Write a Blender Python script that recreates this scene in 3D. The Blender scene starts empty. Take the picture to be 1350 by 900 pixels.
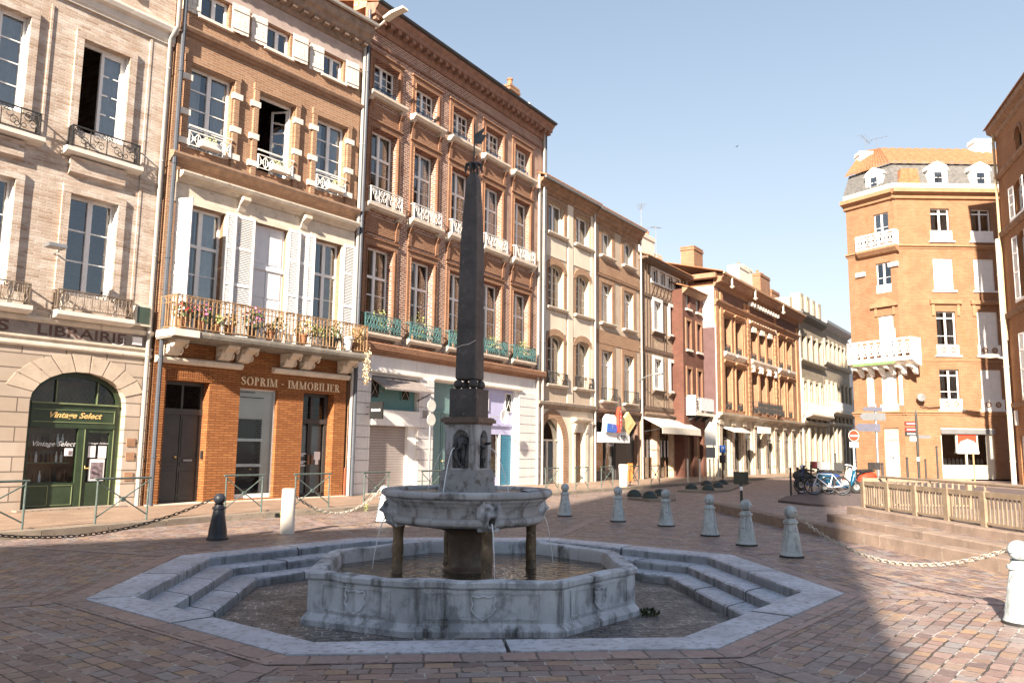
SUN=4.2; SUNC=(1.0,.87,.72); SKY=(.85,.4,1.6,.095,.85); EXPO=2.1
import bpy, bmesh, math, random
from math import sin, cos, pi, radians
from mathutils import Vector, Matrix, noise as mnoise
random.seed(7)
SC = bpy.context.scene
COL = SC.collection

# ------------------------------------------------------------------ mesh builder
class MB:
    def __init__(s): s.v=[]; s.f=[]; s.m=[]; s.cm=0; s.uv=None
    def mat(s,i): s.cm=i; return s
    def face(s,pts):
        n=len(s.v); s.v+= [tuple(p) for p in pts]; s.f.append(tuple(range(n,n+len(pts)))); s.m.append(s.cm); return s
    def grid(s,rows,close=False):
        n=len(s.v); w=len(rows[0])
        for r in rows: s.v+=[tuple(p) for p in r]
        for i in range(len(rows)-1):
            for j in range(w if close else w-1):
                k=(j+1)%w
                s.f.append((n+i*w+j,n+i*w+k,n+(i+1)*w+k,n+(i+1)*w+j)); s.m.append(s.cm)
        return s
    def box(s,x0,x1,y0,y1,z0,z1):
        n=len(s.v)
        s.v+=[(x0,y0,z0),(x1,y0,z0),(x1,y1,z0),(x0,y1,z0),(x0,y0,z1),(x1,y0,z1),(x1,y1,z1),(x0,y1,z1)]
        for q in ((0,3,2,1),(4,5,6,7),(0,1,5,4),(1,2,6,5),(2,3,7,6),(3,0,4,7)):
            s.f.append(tuple(n+i for i in q)); s.m.append(s.cm)
        return s
    def prism(s,poly,y0,y1):            # polygon in (x,z), extruded along y; polygon counter-clockwise seen from -y
        n=len(s.v); k=len(poly)
        s.v+=[(p[0],y0,p[1]) for p in poly]+[(p[0],y1,p[1]) for p in poly]
        s.f.append(tuple(n+i for i in range(k))); s.m.append(s.cm)
        s.f.append(tuple(n+k+i for i in reversed(range(k)))); s.m.append(s.cm)
        for i in range(k):
            j=(i+1)%k; s.f.append((n+j,n+i,n+k+i,n+k+j)); s.m.append(s.cm)
        return s
    def prof(s,u0,u1,pts,cap=True):     # profile polygon in (y,z) extruded along x
        n=len(s.v); k=len(pts)
        s.v+=[(u0,p[0],p[1]) for p in pts]+[(u1,p[0],p[1]) for p in pts]
        if cap:
            s.f.append(tuple(n+i for i in range(k))); s.m.append(s.cm)
            s.f.append(tuple(n+k+i for i in reversed(range(k)))); s.m.append(s.cm)
        for i in range(k):
            j=(i+1)%k; s.f.append((n+i,n+k+i,n+k+j,n+j)); s.m.append(s.cm)
        return s
    def plan(s,poly,z0,z1,bottom=True):             # polygon in (x,y), extruded along z
        n=len(s.v); k=len(poly)
        s.v+=[(p[0],p[1],z0) for p in poly]+[(p[0],p[1],z1) for p in poly]
        if bottom: s.f.append(tuple(n+i for i in reversed(range(k)))); s.m.append(s.cm)
        s.f.append(tuple(n+k+i for i in range(k))); s.m.append(s.cm)
        for i in range(k):
            j=(i+1)%k; s.f.append((n+i,n+j,n+k+j,n+k+i)); s.m.append(s.cm)
        return s
    def lathe(s,prof,n=24,c=(0,0,0),a0=0.0,a1=2*pi,rot=0):
        full=abs(a1-a0-2*pi)<1e-6; steps=n if full else n+1
        rows=[[(c[0]+r*cos(a0+(a1-a0)*i/n+rot),c[1]+r*sin(a0+(a1-a0)*i/n+rot),c[2]+z) for i in range(steps)] for r,z in prof]
        return s.grid(rows,close=full)
    def tube(s,pts,r,n=5,closed=False,radii=None):
        pts=[Vector(p) for p in pts]; rows=[]
        for i,p in enumerate(pts):
            if closed: t=pts[(i+1)%len(pts)]-pts[i-1]
            else: t=pts[min(i+1,len(pts)-1)]-pts[max(i-1,0)]
            t=t.normalized() if t.length>1e-9 else Vector((0,0,1))
            a=Vector((0,1,0)) if abs(t.y)<.9 else Vector((1,0,0))
            x=t.cross(a).normalized(); y=t.cross(x)
            rr=radii[i] if radii else r
            rows.append([p+x*rr*cos(2*pi*k/n)+y*rr*sin(2*pi*k/n) for k in range(n)])
        if closed: rows.append(rows[0])
        s.grid(rows,close=True)
        if not closed: s.face(list(reversed(rows[0]))); s.face(rows[-1])
        return s
    def bar(s,a,b,w,d=None):            # straight rectangular bar
        return s.tube([a,b],(w if d is None else d)*.7,4)
    def ring(s,c,R,r,n=14,axis='y',m=5):
        pts=[]
        for i in range(n):
            a=2*pi*i/n
            if axis=='y': pts.append((c[0]+R*cos(a),c[1],c[2]+R*sin(a)))
            elif axis=='x': pts.append((c[0],c[1]+R*cos(a),c[2]+R*sin(a)))
            else: pts.append((c[0]+R*cos(a),c[1]+R*sin(a),c[2]))
        return s.tube(pts,r,m,closed=True)
    def ball(s,c,r,n=12,sz=1.0,sx=1.0,sy=1.0):
        rows=[]
        for i in range(n//2+1):
            t=-pi/2+pi*i/(n//2)
            rows.append([(c[0]+sx*r*cos(t)*cos(2*pi*k/n),c[1]+sy*r*cos(t)*sin(2*pi*k/n),c[2]+sz*r*sin(t)) for k in range(n)])
        return s.grid(rows,close=True)
    def add(s,o,off=(0,0,0),rz=0,sc=1.0):
        n=len(s.v); c,q=cos(rz),sin(rz)
        for x,y,z in o.v: s.v.append((off[0]+sc*(x*c-y*q),off[1]+sc*(x*q+y*c),off[2]+sc*z))
        s.f+=[tuple(n+i for i in f) for f in o.f]; s.m+=o.m; return s
    def clusters(s,gap):                # separate pieces lying further apart than gap
        par=list(range(len(s.v)))
        def fd(i):
            while par[i]!=i: par[i]=par[par[i]]; i=par[i]
            return i
        for f in s.f:
            for i in f[1:]: par[fd(i)]=fd(f[0])
        bb={}
        for i,v in enumerate(s.v):
            r=fd(i); b=bb.setdefault(r,[*v,*v])
            for k in range(3): b[k]=min(b[k],v[k]); b[k+3]=max(b[k+3],v[k])
        ks=list(bb); cp={k:k for k in ks}
        def g(i):
            while cp[i]!=i: i=cp[i]
            return i
        for a in range(len(ks)):
            for b in range(a):
                A,B=bb[ks[a]],bb[ks[b]]
                if all(A[k]-gap<=B[k+3] and B[k]-gap<=A[k+3] for k in range(3)): cp[g(ks[a])]=g(ks[b])
        out={}
        for f,m in zip(s.f,s.m): out.setdefault(g(fd(f[0])),[]).append((f,m))
        res=[]
        for fs in out.values():
            q=MB(); mp={}
            for f,m in fs:
                t=[]
                for i in f:
                    if i not in mp: mp[i]=len(q.v); q.v.append(s.v[i])
                    t.append(mp[i])
                q.f.append(tuple(t)); q.m.append(m)
            res.append(q)
        return res
    def mesh(s,name,mats,smooth=None,weld=False):
        me=bpy.data.meshes.new(name); me.from_pydata(s.v,[],s.f)
        for m in (mats if isinstance(mats,(list,tuple)) else [mats]): me.materials.append(m)
        me.polygons.foreach_set('material_index',s.m)
        if weld:
            bm=bmesh.new(); bm.from_mesh(me); bmesh.ops.remove_doubles(bm,verts=bm.verts,dist=1e-4); bm.to_mesh(me); bm.free()
        if smooth:
            me.polygons.foreach_set('use_smooth',[True]*len(me.polygons)); me.set_sharp_from_angle(angle=radians(smooth))
        me.update(); return me
    def build(s,name,mats,parent=None,loc=(0,0,0),rz=0,smooth=None,weld=False,split=None):
        if split is not None:
            return [q.build(name,mats,parent,loc,rz,smooth) for q in s.clusters(split)][0]
        return link(name,s.mesh(name,mats,smooth,weld),parent,loc,rz)

def link(name,me,parent=None,loc=(0,0,0),rz=0):
    o=bpy.data.objects.new(name,me); COL.objects.link(o); o.location=loc; o.rotation_euler=(0,0,rz)
    if parent: o.parent=parent
    return o
def tag(o,label,cat,group=None):
    o['label']=label; o['category']=cat
    if group: o['group']=group
    return o
def struct(o,kind='structure'): o['kind']=kind; return o
def empty(name,loc,rz,label,cat,group=None):
    return tag(link(name,None,None,loc,rz),label,cat,group)
def copy_tree(o,parent=None):
    c=o.copy(); COL.objects.link(c)
    if parent: c.parent=parent
    for ch in list(o.children): copy_tree(ch,c)
    return c

# ------------------------------------------------------------------ materials
MATS={}
def nodes(name):
    m=bpy.data.materials.new(name); m.use_nodes=True; nt=m.node_tree; b=nt.nodes['Principled BSDF']; MATS[name]=m
    return m,nt,b
def N(nt,t,**kw):
    n=nt.nodes.new(t)
    for k,v in kw.items():
        if k in n.inputs: n.inputs[k].default_value=v
        else: setattr(n,k,v)
    return n
def rgb(c): return (c[0],c[1],c[2],1)
def mixc(nt,fac,a,b,blend='MIX'):
    n=nt.nodes.new('ShaderNodeMix'); n.data_type='RGBA'; n.blend_type=blend
    def put(sock,v):
        if isinstance(v,bpy.types.NodeSocket): nt.links.new(v,sock)
        elif isinstance(v,(int,float)): sock.default_value=v
        else: sock.default_value=rgb(v)
    put(n.inputs[0],fac); put(n.inputs[6],a); put(n.inputs[7],b)
    return n.outputs[2]
def ramp(nt,src,lo,hi):
    n=nt.nodes.new('ShaderNodeMapRange'); n.inputs[1].default_value=lo; n.inputs[2].default_value=hi
    nt.links.new(src,n.inputs[0]); return n.outputs[0]
def wallco(nt,sc=(1,1,1)):
    tc=N(nt,'ShaderNodeTexCoord'); sp=N(nt,'ShaderNodeSeparateXYZ'); nt.links.new(tc.outputs['Object'],sp.inputs[0])
    a=N(nt,'ShaderNodeMath',operation='ADD'); nt.links.new(sp.outputs[0],a.inputs[0]); nt.links.new(sp.outputs[1],a.inputs[1])
    c=N(nt,'ShaderNodeCombineXYZ'); nt.links.new(a.outputs[0],c.inputs[0]); nt.links.new(sp.outputs[2],c.inputs[1])
    return tc,c.outputs[0]
def noise(nt,vec,scale,detail=4,rough=.6,stretch=None):
    if stretch:
        mp=N(nt,'ShaderNodeMapping'); mp.inputs['Scale'].default_value=stretch; nt.links.new(vec,mp.inputs[0]); vec=mp.outputs[0]
    n=N(nt,'ShaderNodeTexNoise'); n.inputs['Scale'].default_value=scale; n.inputs['Detail'].default_value=detail; n.inputs['Roughness'].default_value=rough
    nt.links.new(vec,n.inputs['Vector']); return n.outputs['Fac']
def bumpn(nt,b,h,strength,dist=.01,prev=None):
    n=N(nt,'ShaderNodeBump'); n.inputs['Strength'].default_value=strength; n.inputs['Distance'].default_value=dist
    nt.links.new(h,n.inputs['Height'])
    if prev: nt.links.new(prev,n.inputs['Normal'])
    nt.links.new(n.outputs[0],b.inputs['Normal']); return n.outputs[0]
ALB=.86
def alb(c):
    if c is None: return None
    k=ALB if max(c)<.6 else .95
    return tuple(x*k for x in c)
def M(name,col,rough=.75,var=.18,sc=2.5,bump=.15,bsc=25,metal=0,dirt=None,dirt_lo=.55,streak=None,spec=.4,slo=.5,sst=(3,3,.25)):
    col,dirt,streak=alb(col),alb(dirt),alb(streak)
    m,nt,b=nodes(name); tc=N(nt,'ShaderNodeTexCoord'); v=tc.outputs['Object']
    f=noise(nt,v,sc,5); c=mixc(nt,ramp(nt,f,.3,.7),[x*(1-var) for x in col],[min(1,x*(1+var)) for x in col])
    if dirt:
        f2=noise(nt,v,sc*2.3,6,.65); c=mixc(nt,ramp(nt,f2,dirt_lo,dirt_lo+.12),c,dirt)
    if streak:
        f3=noise(nt,v,4,6,.65,sst); c=mixc(nt,ramp(nt,f3,slo,slo+.16),c,streak)
    nt.links.new(c,b.inputs['Base Color']); b.inputs['Roughness'].default_value=rough; b.inputs['Metallic'].default_value=metal
    b.inputs['Specular IOR Level'].default_value=spec
    if bump: bumpn(nt,b,noise(nt,v,bsc,4),bump)
    return m
def brick(name,c1,c2,cm,bw=.27,bh=.066,mort=.011,bump=.6,patch=None,plo=.5,pw=.15,psc=(1,1,1),rough=.85,stain=None,bias=0,offset=.5):
    c1,c2,cm,patch,stain=[alb(q) for q in (c1,c2,cm,patch,stain)]
    m,nt,b=nodes(name); tc,v=wallco(nt)
    n0=noise(nt,tc.outputs['Object'],1.1,4)
    t=N(nt,'ShaderNodeTexBrick'); t.offset=offset; t.inputs['Scale'].default_value=1; t.inputs['Brick Width'].default_value=bw; t.inputs['Row Height'].default_value=bh
    t.inputs['Mortar Size'].default_value=mort; t.inputs['Mortar Smooth'].default_value=.3; t.inputs['Bias'].default_value=bias
    t.inputs['Color1'].default_value=rgb(c1); t.inputs['Color2'].default_value=rgb(c2); t.inputs['Mortar'].default_value=rgb(cm)
    nt.links.new(v,t.inputs['Vector'])
    c=mixc(nt,ramp(nt,n0,.3,.75),t.outputs['Color'],mixc(nt,.35,t.outputs['Color'],[.5*(x+y) for x,y in zip(c1,c2)],'MULTIPLY'))
    if patch:
        pn=noise(nt,tc.outputs['Object'],2.2,6,.7,psc); c=mixc(nt,ramp(nt,pn,plo,plo+pw),c,patch)
    if stain:
        s=noise(nt,tc.outputs['Object'],.9,5,.6,(1.5,1.5,.4)); c=mixc(nt,ramp(nt,s,.52,.8),c,stain)
    nt.links.new(c,b.inputs['Base Color']); b.inputs['Roughness'].default_value=rough; b.inputs['Specular IOR Level'].default_value=.25
    inv=N(nt,'ShaderNodeMath',operation='SUBTRACT'); inv.inputs[0].default_value=1; nt.links.new(t.outputs['Fac'],inv.inputs[1])
    p=bumpn(nt,b,inv.outputs[0],bump,.012); bumpn(nt,b,noise(nt,tc.outputs['Object'],45,3),.35,.008,p)
    return m

def glass_mat(name,tint,ior=2.3):
    m=bpy.data.materials.new(name); m.use_nodes=True; nt=m.node_tree; nt.nodes.clear(); MATS[name]=m
    out=N(nt,'ShaderNodeOutputMaterial'); tr=N(nt,'ShaderNodeBsdfTransparent'); tr.inputs[0].default_value=rgb(tint)
    gl=N(nt,'ShaderNodeBsdfGlossy'); gl.inputs['Roughness'].default_value=.02; gl.inputs['Color'].default_value=(.92,.96,1,1)
    fr=N(nt,'ShaderNodeFresnel'); fr.inputs[0].default_value=ior
    tc=N(nt,'ShaderNodeTexCoord'); bp=N(nt,'ShaderNodeBump'); bp.inputs['Strength'].default_value=.12; bp.inputs['Distance'].default_value=.03
    nt.links.new(noise(nt,tc.outputs['Object'],3.0,2),bp.inputs['Height']); nt.links.new(bp.outputs[0],gl.inputs['Normal'])
    mx=N(nt,'ShaderNodeMixShader'); nt.links.new(fr.outputs[0],mx.inputs[0]); nt.links.new(tr.outputs[0],mx.inputs[1]); nt.links.new(gl.outputs[0],mx.inputs[2])
    nt.links.new(mx.outputs[0],out.inputs[0]); return m

GLASS=glass_mat('window_glass',(.8,.84,.86)); SHOPGLASS=glass_mat('shop_glass',(.92,.94,.94),1.45)
WHITE=M('white_paint',(.78,.77,.75),.5,.07,3,.06,40)
OLDWHITE=M('old_white_paint',(.62,.58,.52),.7,.2,6,.3,30,dirt=(.33,.26,.2),dirt_lo=.58)
CREAM=M('cream_frame',(.66,.6,.5),.6,.1)
CURT=M('net_curtain',(.82,.82,.82),.9,.08,6,.1,20)
CURTB=M('lined_curtain',(.6,.46,.33),.9,.15,4,.1,20)
DARKIN=M('dark_room',(.03,.027,.025),.9,.1)
IRON=M('wrought_iron',(.035,.035,.035),.55,.3,8,.1)
RUST=M('rusty_iron',(.30,.18,.09),.8,.35,9,.3,40,dirt=(.55,.46,.34),dirt_lo=.56)
WIRON=M('white_iron',(.68,.67,.64),.6,.15,8,.1,dirt=(.35,.28,.22),dirt_lo=.62)
GIRON=M('verdigris_iron',(.06,.16,.16),.6,.3,9,.2,dirt=(.24,.38,.36),dirt_lo=.55)
PIPE=M('zinc_pipe',(.42,.40,.37),.5,.12,3,.05)
PIPEB=M('blue_grey_pipe',(.075,.085,.105),.5,.15,3,.05)
STONE=M('pale_stone',(.62,.54,.44),.85,.15,3,.35,20,dirt=(.36,.29,.22),dirt_lo=.6)
STONEW=M('white_stone',(.72,.66,.58),.85,.1,3,.25,20,dirt=(.42,.36,.3),dirt_lo=.64)
STONED=M('weathered_stone',(.3,.24,.19),.9,.3,4,.45,18,dirt=(.14,.11,.09),dirt_lo=.55)
PLASTER=M('beige_render',(.52,.42,.32),.9,.12,1.2,.2,30,streak=(.4,.32,.25))
PLASTERL=M('light_render',(.66,.57,.46),.9,.1,1.2,.2,30)
WHITEWASH=M('white_render',(.74,.7,.67),.85,.06,1.5,.12,30,streak=(.62,.58,.55))
SLATE=M('slate',(.13,.125,.12),.8,.3,5,.4,14)
TILE=M('terracotta_tile',(.33,.15,.07),.85,.35,5,.4,18,dirt=(.18,.1,.06),dirt_lo=.56)
DARKGREY=M('dark_grey_paint',(.055,.05,.048),.45,.15,4,.05)
DGREEN=M('bottle_green_paint',(.035,.055,.028),.4,.2,4,.06)
OLIVE=M('worn_green_edge',(.2,.24,.12),.5,.2)
TEAL=M('teal_paint',(.13,.3,.31),.55,.1,3,.06)
TEALD=M('grey_teal_paint',(.16,.27,.27),.6,.12,3,.06)
BLUED=M('blue_door_paint',(.05,.24,.36),.5,.12,3,.05)
LILAC=M('lilac_paint',(.5,.5,.72),.6,.06,3,.06)
BLACK=M('black_plastic',(.02,.02,.02),.45,.2)
GOLD=M('gold_leaf',(.75,.5,.2),.45,.1,8,.05)
ROLLER=brick('roller_shutter_slats',(.45,.4,.38),(.43,.38,.36),(.28,.25,.23),4,.09,.012,.4,rough=.6)
WOOD=M('brown_wood',(.2,.11,.06),.65,.25,5,.2,30)
TIMBER=M('old_timber',(.16,.11,.08),.85,.3,6,.4,25)
AWN=M('cream_awning_cloth',(.6,.55,.47),.9,.1,4,.1)
GREY=M('grey_metal',(.33,.34,.35),.45,.1,4,.05,metal=.6)
SIGNW=M('white_sign',(.8,.8,.8),.4,.04,4,0)
RED=M('red_sign',(.75,.06,.03),.4,.06,4,0)
BLUE=M('blue_sign',(.04,.16,.6),.4,.06,4,0)
YEL=M('yellow_sign',(.8,.62,.3),.45,.12,4,0)
LEAF=M('leaf_green',(.07,.12,.03),.6,.5,20,0)
LEAFP=M('pale_leaf',(.3,.33,.12),.6,.4,20,0)
DRYL=M('dry_leaf',(.4,.27,.11),.8,.4,20,0)
FLR=M('red_petals',(.6,.05,.05),.6,.3,20,0)
FLP=M('pink_petals',(.75,.2,.4),.6,.3,20,0)
TERRA=M('clay_pot',(.4,.18,.09),.85,.2,6,.1)
BARR=M('green_grey_paint',(.085,.115,.105),.5,.3,9,.15,dirt=(.2,.23,.21),dirt_lo=.6)
# ------------------------------------------------------------------ facade helpers (local: x along the wall, y into the house, z up)
def wall(mb,u0,u1,z0,z1,holes=(),d=.25,y=0.0):
    us=sorted({u0,u1,*[h[0] for h in holes],*[h[1] for h in holes]}); zs=sorted({z0,z1,*[h[2] for h in holes],*[h[3] for h in holes]})
    us=[u for u in us if u0<=u<=u1]; zs=[z for z in zs if z0<=z<=z1]
    for i in range(len(us)-1):
        for j in range(len(zs)-1):
            cu=(us[i]+us[i+1])/2; cz=(zs[j]+zs[j+1])/2
            if any(h[0]<cu<h[1] and h[2]<cz<h[3] for h in holes): continue
            mb.face([(us[i],y,zs[j]),(us[i+1],y,zs[j]),(us[i+1],y,zs[j+1]),(us[i],y,zs[j+1])])
    for h in holes:
        a,b,c,e=h[:4]; dd=h[4] if len(h)>4 else d
        mb.face([(a,y,c),(a,y,e),(a,y+dd,e),(a,y+dd,c)]); mb.face([(b,y,e),(b,y,c),(b,y+dd,c),(b,y+dd,e)])
        mb.face([(a,y,e),(b,y,e),(b,y+dd,e),(a,y+dd,e)]); mb.face([(a,y,c),(a,y+dd,c),(b,y+dd,c),(b,y,c)])
    return mb
def arc(u0,u1,zs,zc,n=14):
    cu=(u0+u1)/2; r=(u1-u0)/2
    return [(cu-r*cos(pi*i/n),zs+(zc-zs)*sin(pi*i/n)) for i in range(n+1)]
def spandrel(mb,u0,u1,zs,zc,d=.25,y=0.0,n=14):
    p=arc(u0,u1,zs,zc,n); cu=(u0+u1)/2
    for i in range(n):
        a,b=p[i],p[i+1]; k=u0 if (a[0]+b[0])/2<cu else u1
        mb.face([(a[0],y,a[1]),(b[0],y,b[1]),(b[0],y,zc),(a[0],y,zc)]) if True else None
        mb.face([(a[0],y,a[1]),(a[0],y+d,a[1]),(b[0],y+d,b[1]),(b[0],y,b[1])])
    return mb
def shell(mb,u0,u1,z0,z1,dep,y=.0,top=True):   # side, back and top walls behind a front sheet
    mb.face([(u0,y,z0),(u0,y,z1),(u0,dep,z1),(u0,dep,z0)]); mb.face([(u1,y,z1),(u1,y,z0),(u1,dep,z0),(u1,dep,z1)])
    mb.face([(u0,dep,z0),(u0,dep,z1),(u1,dep,z1),(u1,dep,z0)])
    if top: mb.face([(u0,y,z1),(u1,y,z1),(u1,dep,z1),(u0,dep,z1)])
    return mb
def trim(mb,u0,u1,z0,z1,w,p,bottom=False,top=True):
    mb.box(u0-w,u0,-p,.01,z0,z1); mb.box(u1,u1+w,-p,.01,z0,z1)
    if top: mb.box(u0-w,u1+w,-p-.003,.01,z1,z1+w)
    if bottom: mb.box(u0-w,u1+w,-p-.003,.01,z0-w,z0)
    return mb
def moulding(mb,u0,u1,z0,z1,p,steps=3,y=0):
    h=(z1-z0)/steps
    pts=[(y+.02,z0)]
    for i in range(steps):
        q=p*(i+1)/steps; pts+= [(y-q,z0+h*i+ (0 if i else 0)),(y-q,z0+h*(i+1))]
    pts.append((y+.02,z1)); mb.prof(u0,u1,pts); return mb
WC={}
def cached(key,fn):
    if key not in WC: WC[key]=fn()
    return WC[key]
def window(root,u0,u1,z0,z1,y=.22,cols=2,rows=3,transom=None,mat=WHITE,curtain=None,leaf=None,fw=.075,name='window',arch=0):
    w,h=round(u1-u0,3),round(z1-z0,3)
    def fr():
        m=MB(); 
        m.box(0,fw,-.03,.04,0,h); m.box(w-fw,w,-.03,.04,0,h); m.box(fw,w-fw,-.03,.04,0,fw*1.4); m.box(fw,w-fw,-.03,.04,h-fw,h)
        top=h-fw
        if transom:
            zt=h*transom; m.box(fw,w-fw,-.045,.04,zt-.045,zt+.045)
        zt=h*transom if transom else h-fw
        if cols>=2: m.box(w/2-.06,w/2+.06,-.05,.04,fw*1.4,h-fw)
        if cols>2:
            for c in range(cols):
                if c and abs(c/cols-.5)>.01: m.box(w*c/cols-.018,w*c/cols+.018,-.02,.02,fw*1.4,h-fw)
        for r in range(1,rows):
            z=fw*1.4+(zt-fw*1.4)*r/rows; m.box(fw,w/2-.055,-.018,.02,z-.02,z+.02); m.box(w/2+.055,w-fw,-.018,.02,z-.014,z+.014)
        if arch:
            p=arc(fw,w-fw,h-arch,h-fw,10)
            for i in range(10): m.face([(p[i][0],-.02,p[i][1]),(p[i+1][0],-.02,p[i+1][1]),(p[i+1][0],-.02,h),(p[i][0],-.02,h)])
        return m.mesh(name,mat)
    k=('w',w,h,cols,rows,transom,mat.name,fw,arch)
    o=link(name,cached(k,fr),root,(u0,y,z0))
    def pn(): return MB().face([(fw,0,fw),(w-fw,0,fw),(w-fw,0,h-fw),(fw,0,h-fw)]).mesh('pane',GLASS)
    link('pane',cached(('p',w,h,fw),pn),o)
    if curtain:
        cm,cs=curtain
        def cu():
            m=MB(); 
            for a,b in cs:
                n=max(6,int((b-a)*w/.05)); rows_=[[((a+(b-a)*i/n)*w,.09+.02*sin(i*1.9),z) for i in range(n+1)] for z in (.05,h-.05)]
                m.grid(rows_)
            return m.mesh('curtain',cm)
        link('curtain',cached(('c',w,h,cm.name,tuple(cs)),cu),o)
    return o
CU_SIDES=lambda m:(m,((.03,.36),(.64,.97)))
CU_FULL=lambda m:(m,((.03,.97),))
CU_R=lambda m:(m,((.42,.97),))
CU_L=lambda m:(m,((.03,.55),))
def scurve(cx,cz,w,h,turns=1.25,n=18,flip=1,y=0):
    pts=[]
    for i in range(n+1):
        t=i/n; a=t*turns*2*pi; r=(1-t*.8)
        pts.append((cx+flip*w*r*cos(a),y,cz+h*r*sin(a)))
    return pts
def railing(w,h,style,r=.011):
    m=MB(); m.box(0,w,-.018,.018,h-.03,h); m.box(0,w,-.012,.012,.02,.045)
    m.box(0,.03,-.016,.016,0,h); m.box(w-.03,w,-.016,.016,0,h)
    if style=='scroll':
        n=max(2,round(w/(h*.75))); s=(w-.06)/n
        for i in range(n):
            cx=.03+s*(i+.5); cz=h*.52; f=1 if i%2 else -1
            m.tube(scurve(cx-s*.12,cz+h*.12,s*.3,h*.26,1.4,16,f),r,4); m.tube(scurve(cx+s*.14,cz-h*.16,s*.26,h*.22,1.4,16,-f),r,4)
            m.ring((cx+s*.3*f,0,cz+h*.3),h*.09,r,8); m.ring((cx-s*.32*f,0,cz-h*.26),h*.1,r,8)
            m.box(.03+s*i-.009,.03+s*i+.009,-.009,.009,.04,h-.03)
    elif style=='dense':
        n=max(3,round(w/.16)); s=(w-.06)/n
        for i in range(n):
            cx=.03+s*(i+.5)
            for k in range(2):
                f=1 if (i+k)%2 else -1; cz=h*(.3+.38*k)
                m.tube(scurve(cx,cz,s*.5,h*.2,1.3,12,f),r*1.25,4)
            m.tube([(cx-s*.5,0,.05),(cx,0,h*.5),(cx+s*.5,0,h-.05)],r,4); m.tube([(cx+s*.5,0,.05),(cx,0,h*.5),(cx-s*.5,0,h-.05)],r,4)
            m.ball((cx,0,h*.5),.03,6)
    elif style=='lyre':
        n=max(2,round(w/.2)); s=(w-.06)/n
        for i in range(n):
            cx=.03+s*(i+.5)
            m.tube([(cx-.02,0,.04),(cx-s*.34,0,h*.3),(cx-s*.2,0,h*.62),(cx-s*.3,0,h-.04)],r,4); m.tube([(cx+.02,0,.04),(cx+s*.34,0,h*.3),(cx+s*.2,0,h*.62),(cx+s*.3,0,h-.04)],r,4)
            m.ring((cx,0,h*.82),s*.2,r,7); m.box(.03+s*i-.007,.03+s*i+.007,-.007,.007,.04,h-.03)
    elif style=='cross':
        n=max(2,round(w/.24)); s=(w-.06)/n
        for i in range(n):
            a=.03+s*i; m.bar((a,0,.04),(a+s,0,h-.03),r*1.3); m.bar((a+s,0,.04),(a,0,h-.03),r*1.3); m.box(a-.008,a+.008,-.008,.008,.04,h-.03); m.ring((a+s/2,0,h*.5),h*.13,r,8)
    elif style=='bars':
        n=max(2,round(w/.125)); s=(w-.06)/n
        for i in range(n+1):
            a=.03+s*i; m.box(a-r*.8,a+r*.8,-r*.8,r*.8,.02,h-.03)
            if i<n and i%2==0: m.tube([(a,0,h-.2),(a+s*.15,0,h-.09),(a+s,0,h-.045),(a+s*1.85,0,h-.09),(a+s*2,0,h-.2)],r*.8,4)
        m.box(0,w,-.012,.012,h-.2,h-.18)
    elif style=='plain':
        n=max(2,round(w/.12)); s=(w-.06)/n
        for i in range(n+1): m.box(.03+s*i-.006,.03+s*i+.006,-.006,.006,.02,h-.03)
    return m
def rail(root,u0,u1,z0,z1,y,style,mat,name='railing',ends=True,r=.011):
    w,h=u1-u0,z1-z0
    def f():
        m=railing(w,h,style,r)
        if ends and -y>.08: 
            e=railing(-y-.01,h,'plain' if style!='bars' else 'bars',r)
            for uu in (.016,w-.016):
                for (x,yy,z) in e.v: m.v.append((uu-yy*1.0,x,z))
                n=len(m.v)-len(e.v); m.f+=[tuple(n+i for i in q) for q in e.f]; m.m+=e.m
        return m.mesh(name,mat)
    return link(name,cached(('r',round(w,2),round(h,2),style,mat.name,round(y,2),ends,name),f),root,(u0,y,z0))
def shutter(root,u0,u1,z0,z1,y=-.03,mat=WHITE,louvre=True,ang=0,hinge='l',batten=False):
    w,h=round(abs(u1-u0),3),round(z1-z0,3)
    def f():
        m=MB(); s=.06
        if louvre:
            m.box(0,s,-.02,.02,0,h); m.box(w-s,w,-.02,.02,0,h)
            for z in (0,h*.42,h*.72,h-.09): m.box(s,w-s,-.02,.02,z,z+.09)
            z=.09
            while z<h-.1:
                if not any(q-.02<z<q+.07 for q in (h*.42,h*.72)): m.face([(s,-.016,z),(w-s,-.016,z),(w-s,.016,z+.045),(s,.016,z+.045)])
                z+=.05
        else:
            n=max(2,round(w/.14))
            for i in range(n): m.box(w*i/n+.004,w*(i+1)/n-.004,-.018,.018,.01*(i%2),h-.008*((i+1)%3))
            m.box(.01,w-.01,-.04,-.018,h*.12,h*.24); m.box(.01,w-.01,-.04,-.018,h*.76,h*.88)
        return m.mesh('shutter',mat)
    o=link('shutter',cached(('s',w,h,louvre,mat.name),f),root,(min(u0,u1),y,z0))
    if ang:
        if hinge=='l': o.rotation_euler=(0,0,ang)
        else:
            o.location=(max(u0,u1)-w*cos(ang),y-w*sin(ang),z0); o.rotation_euler=(0,0,ang)
    return o
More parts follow.
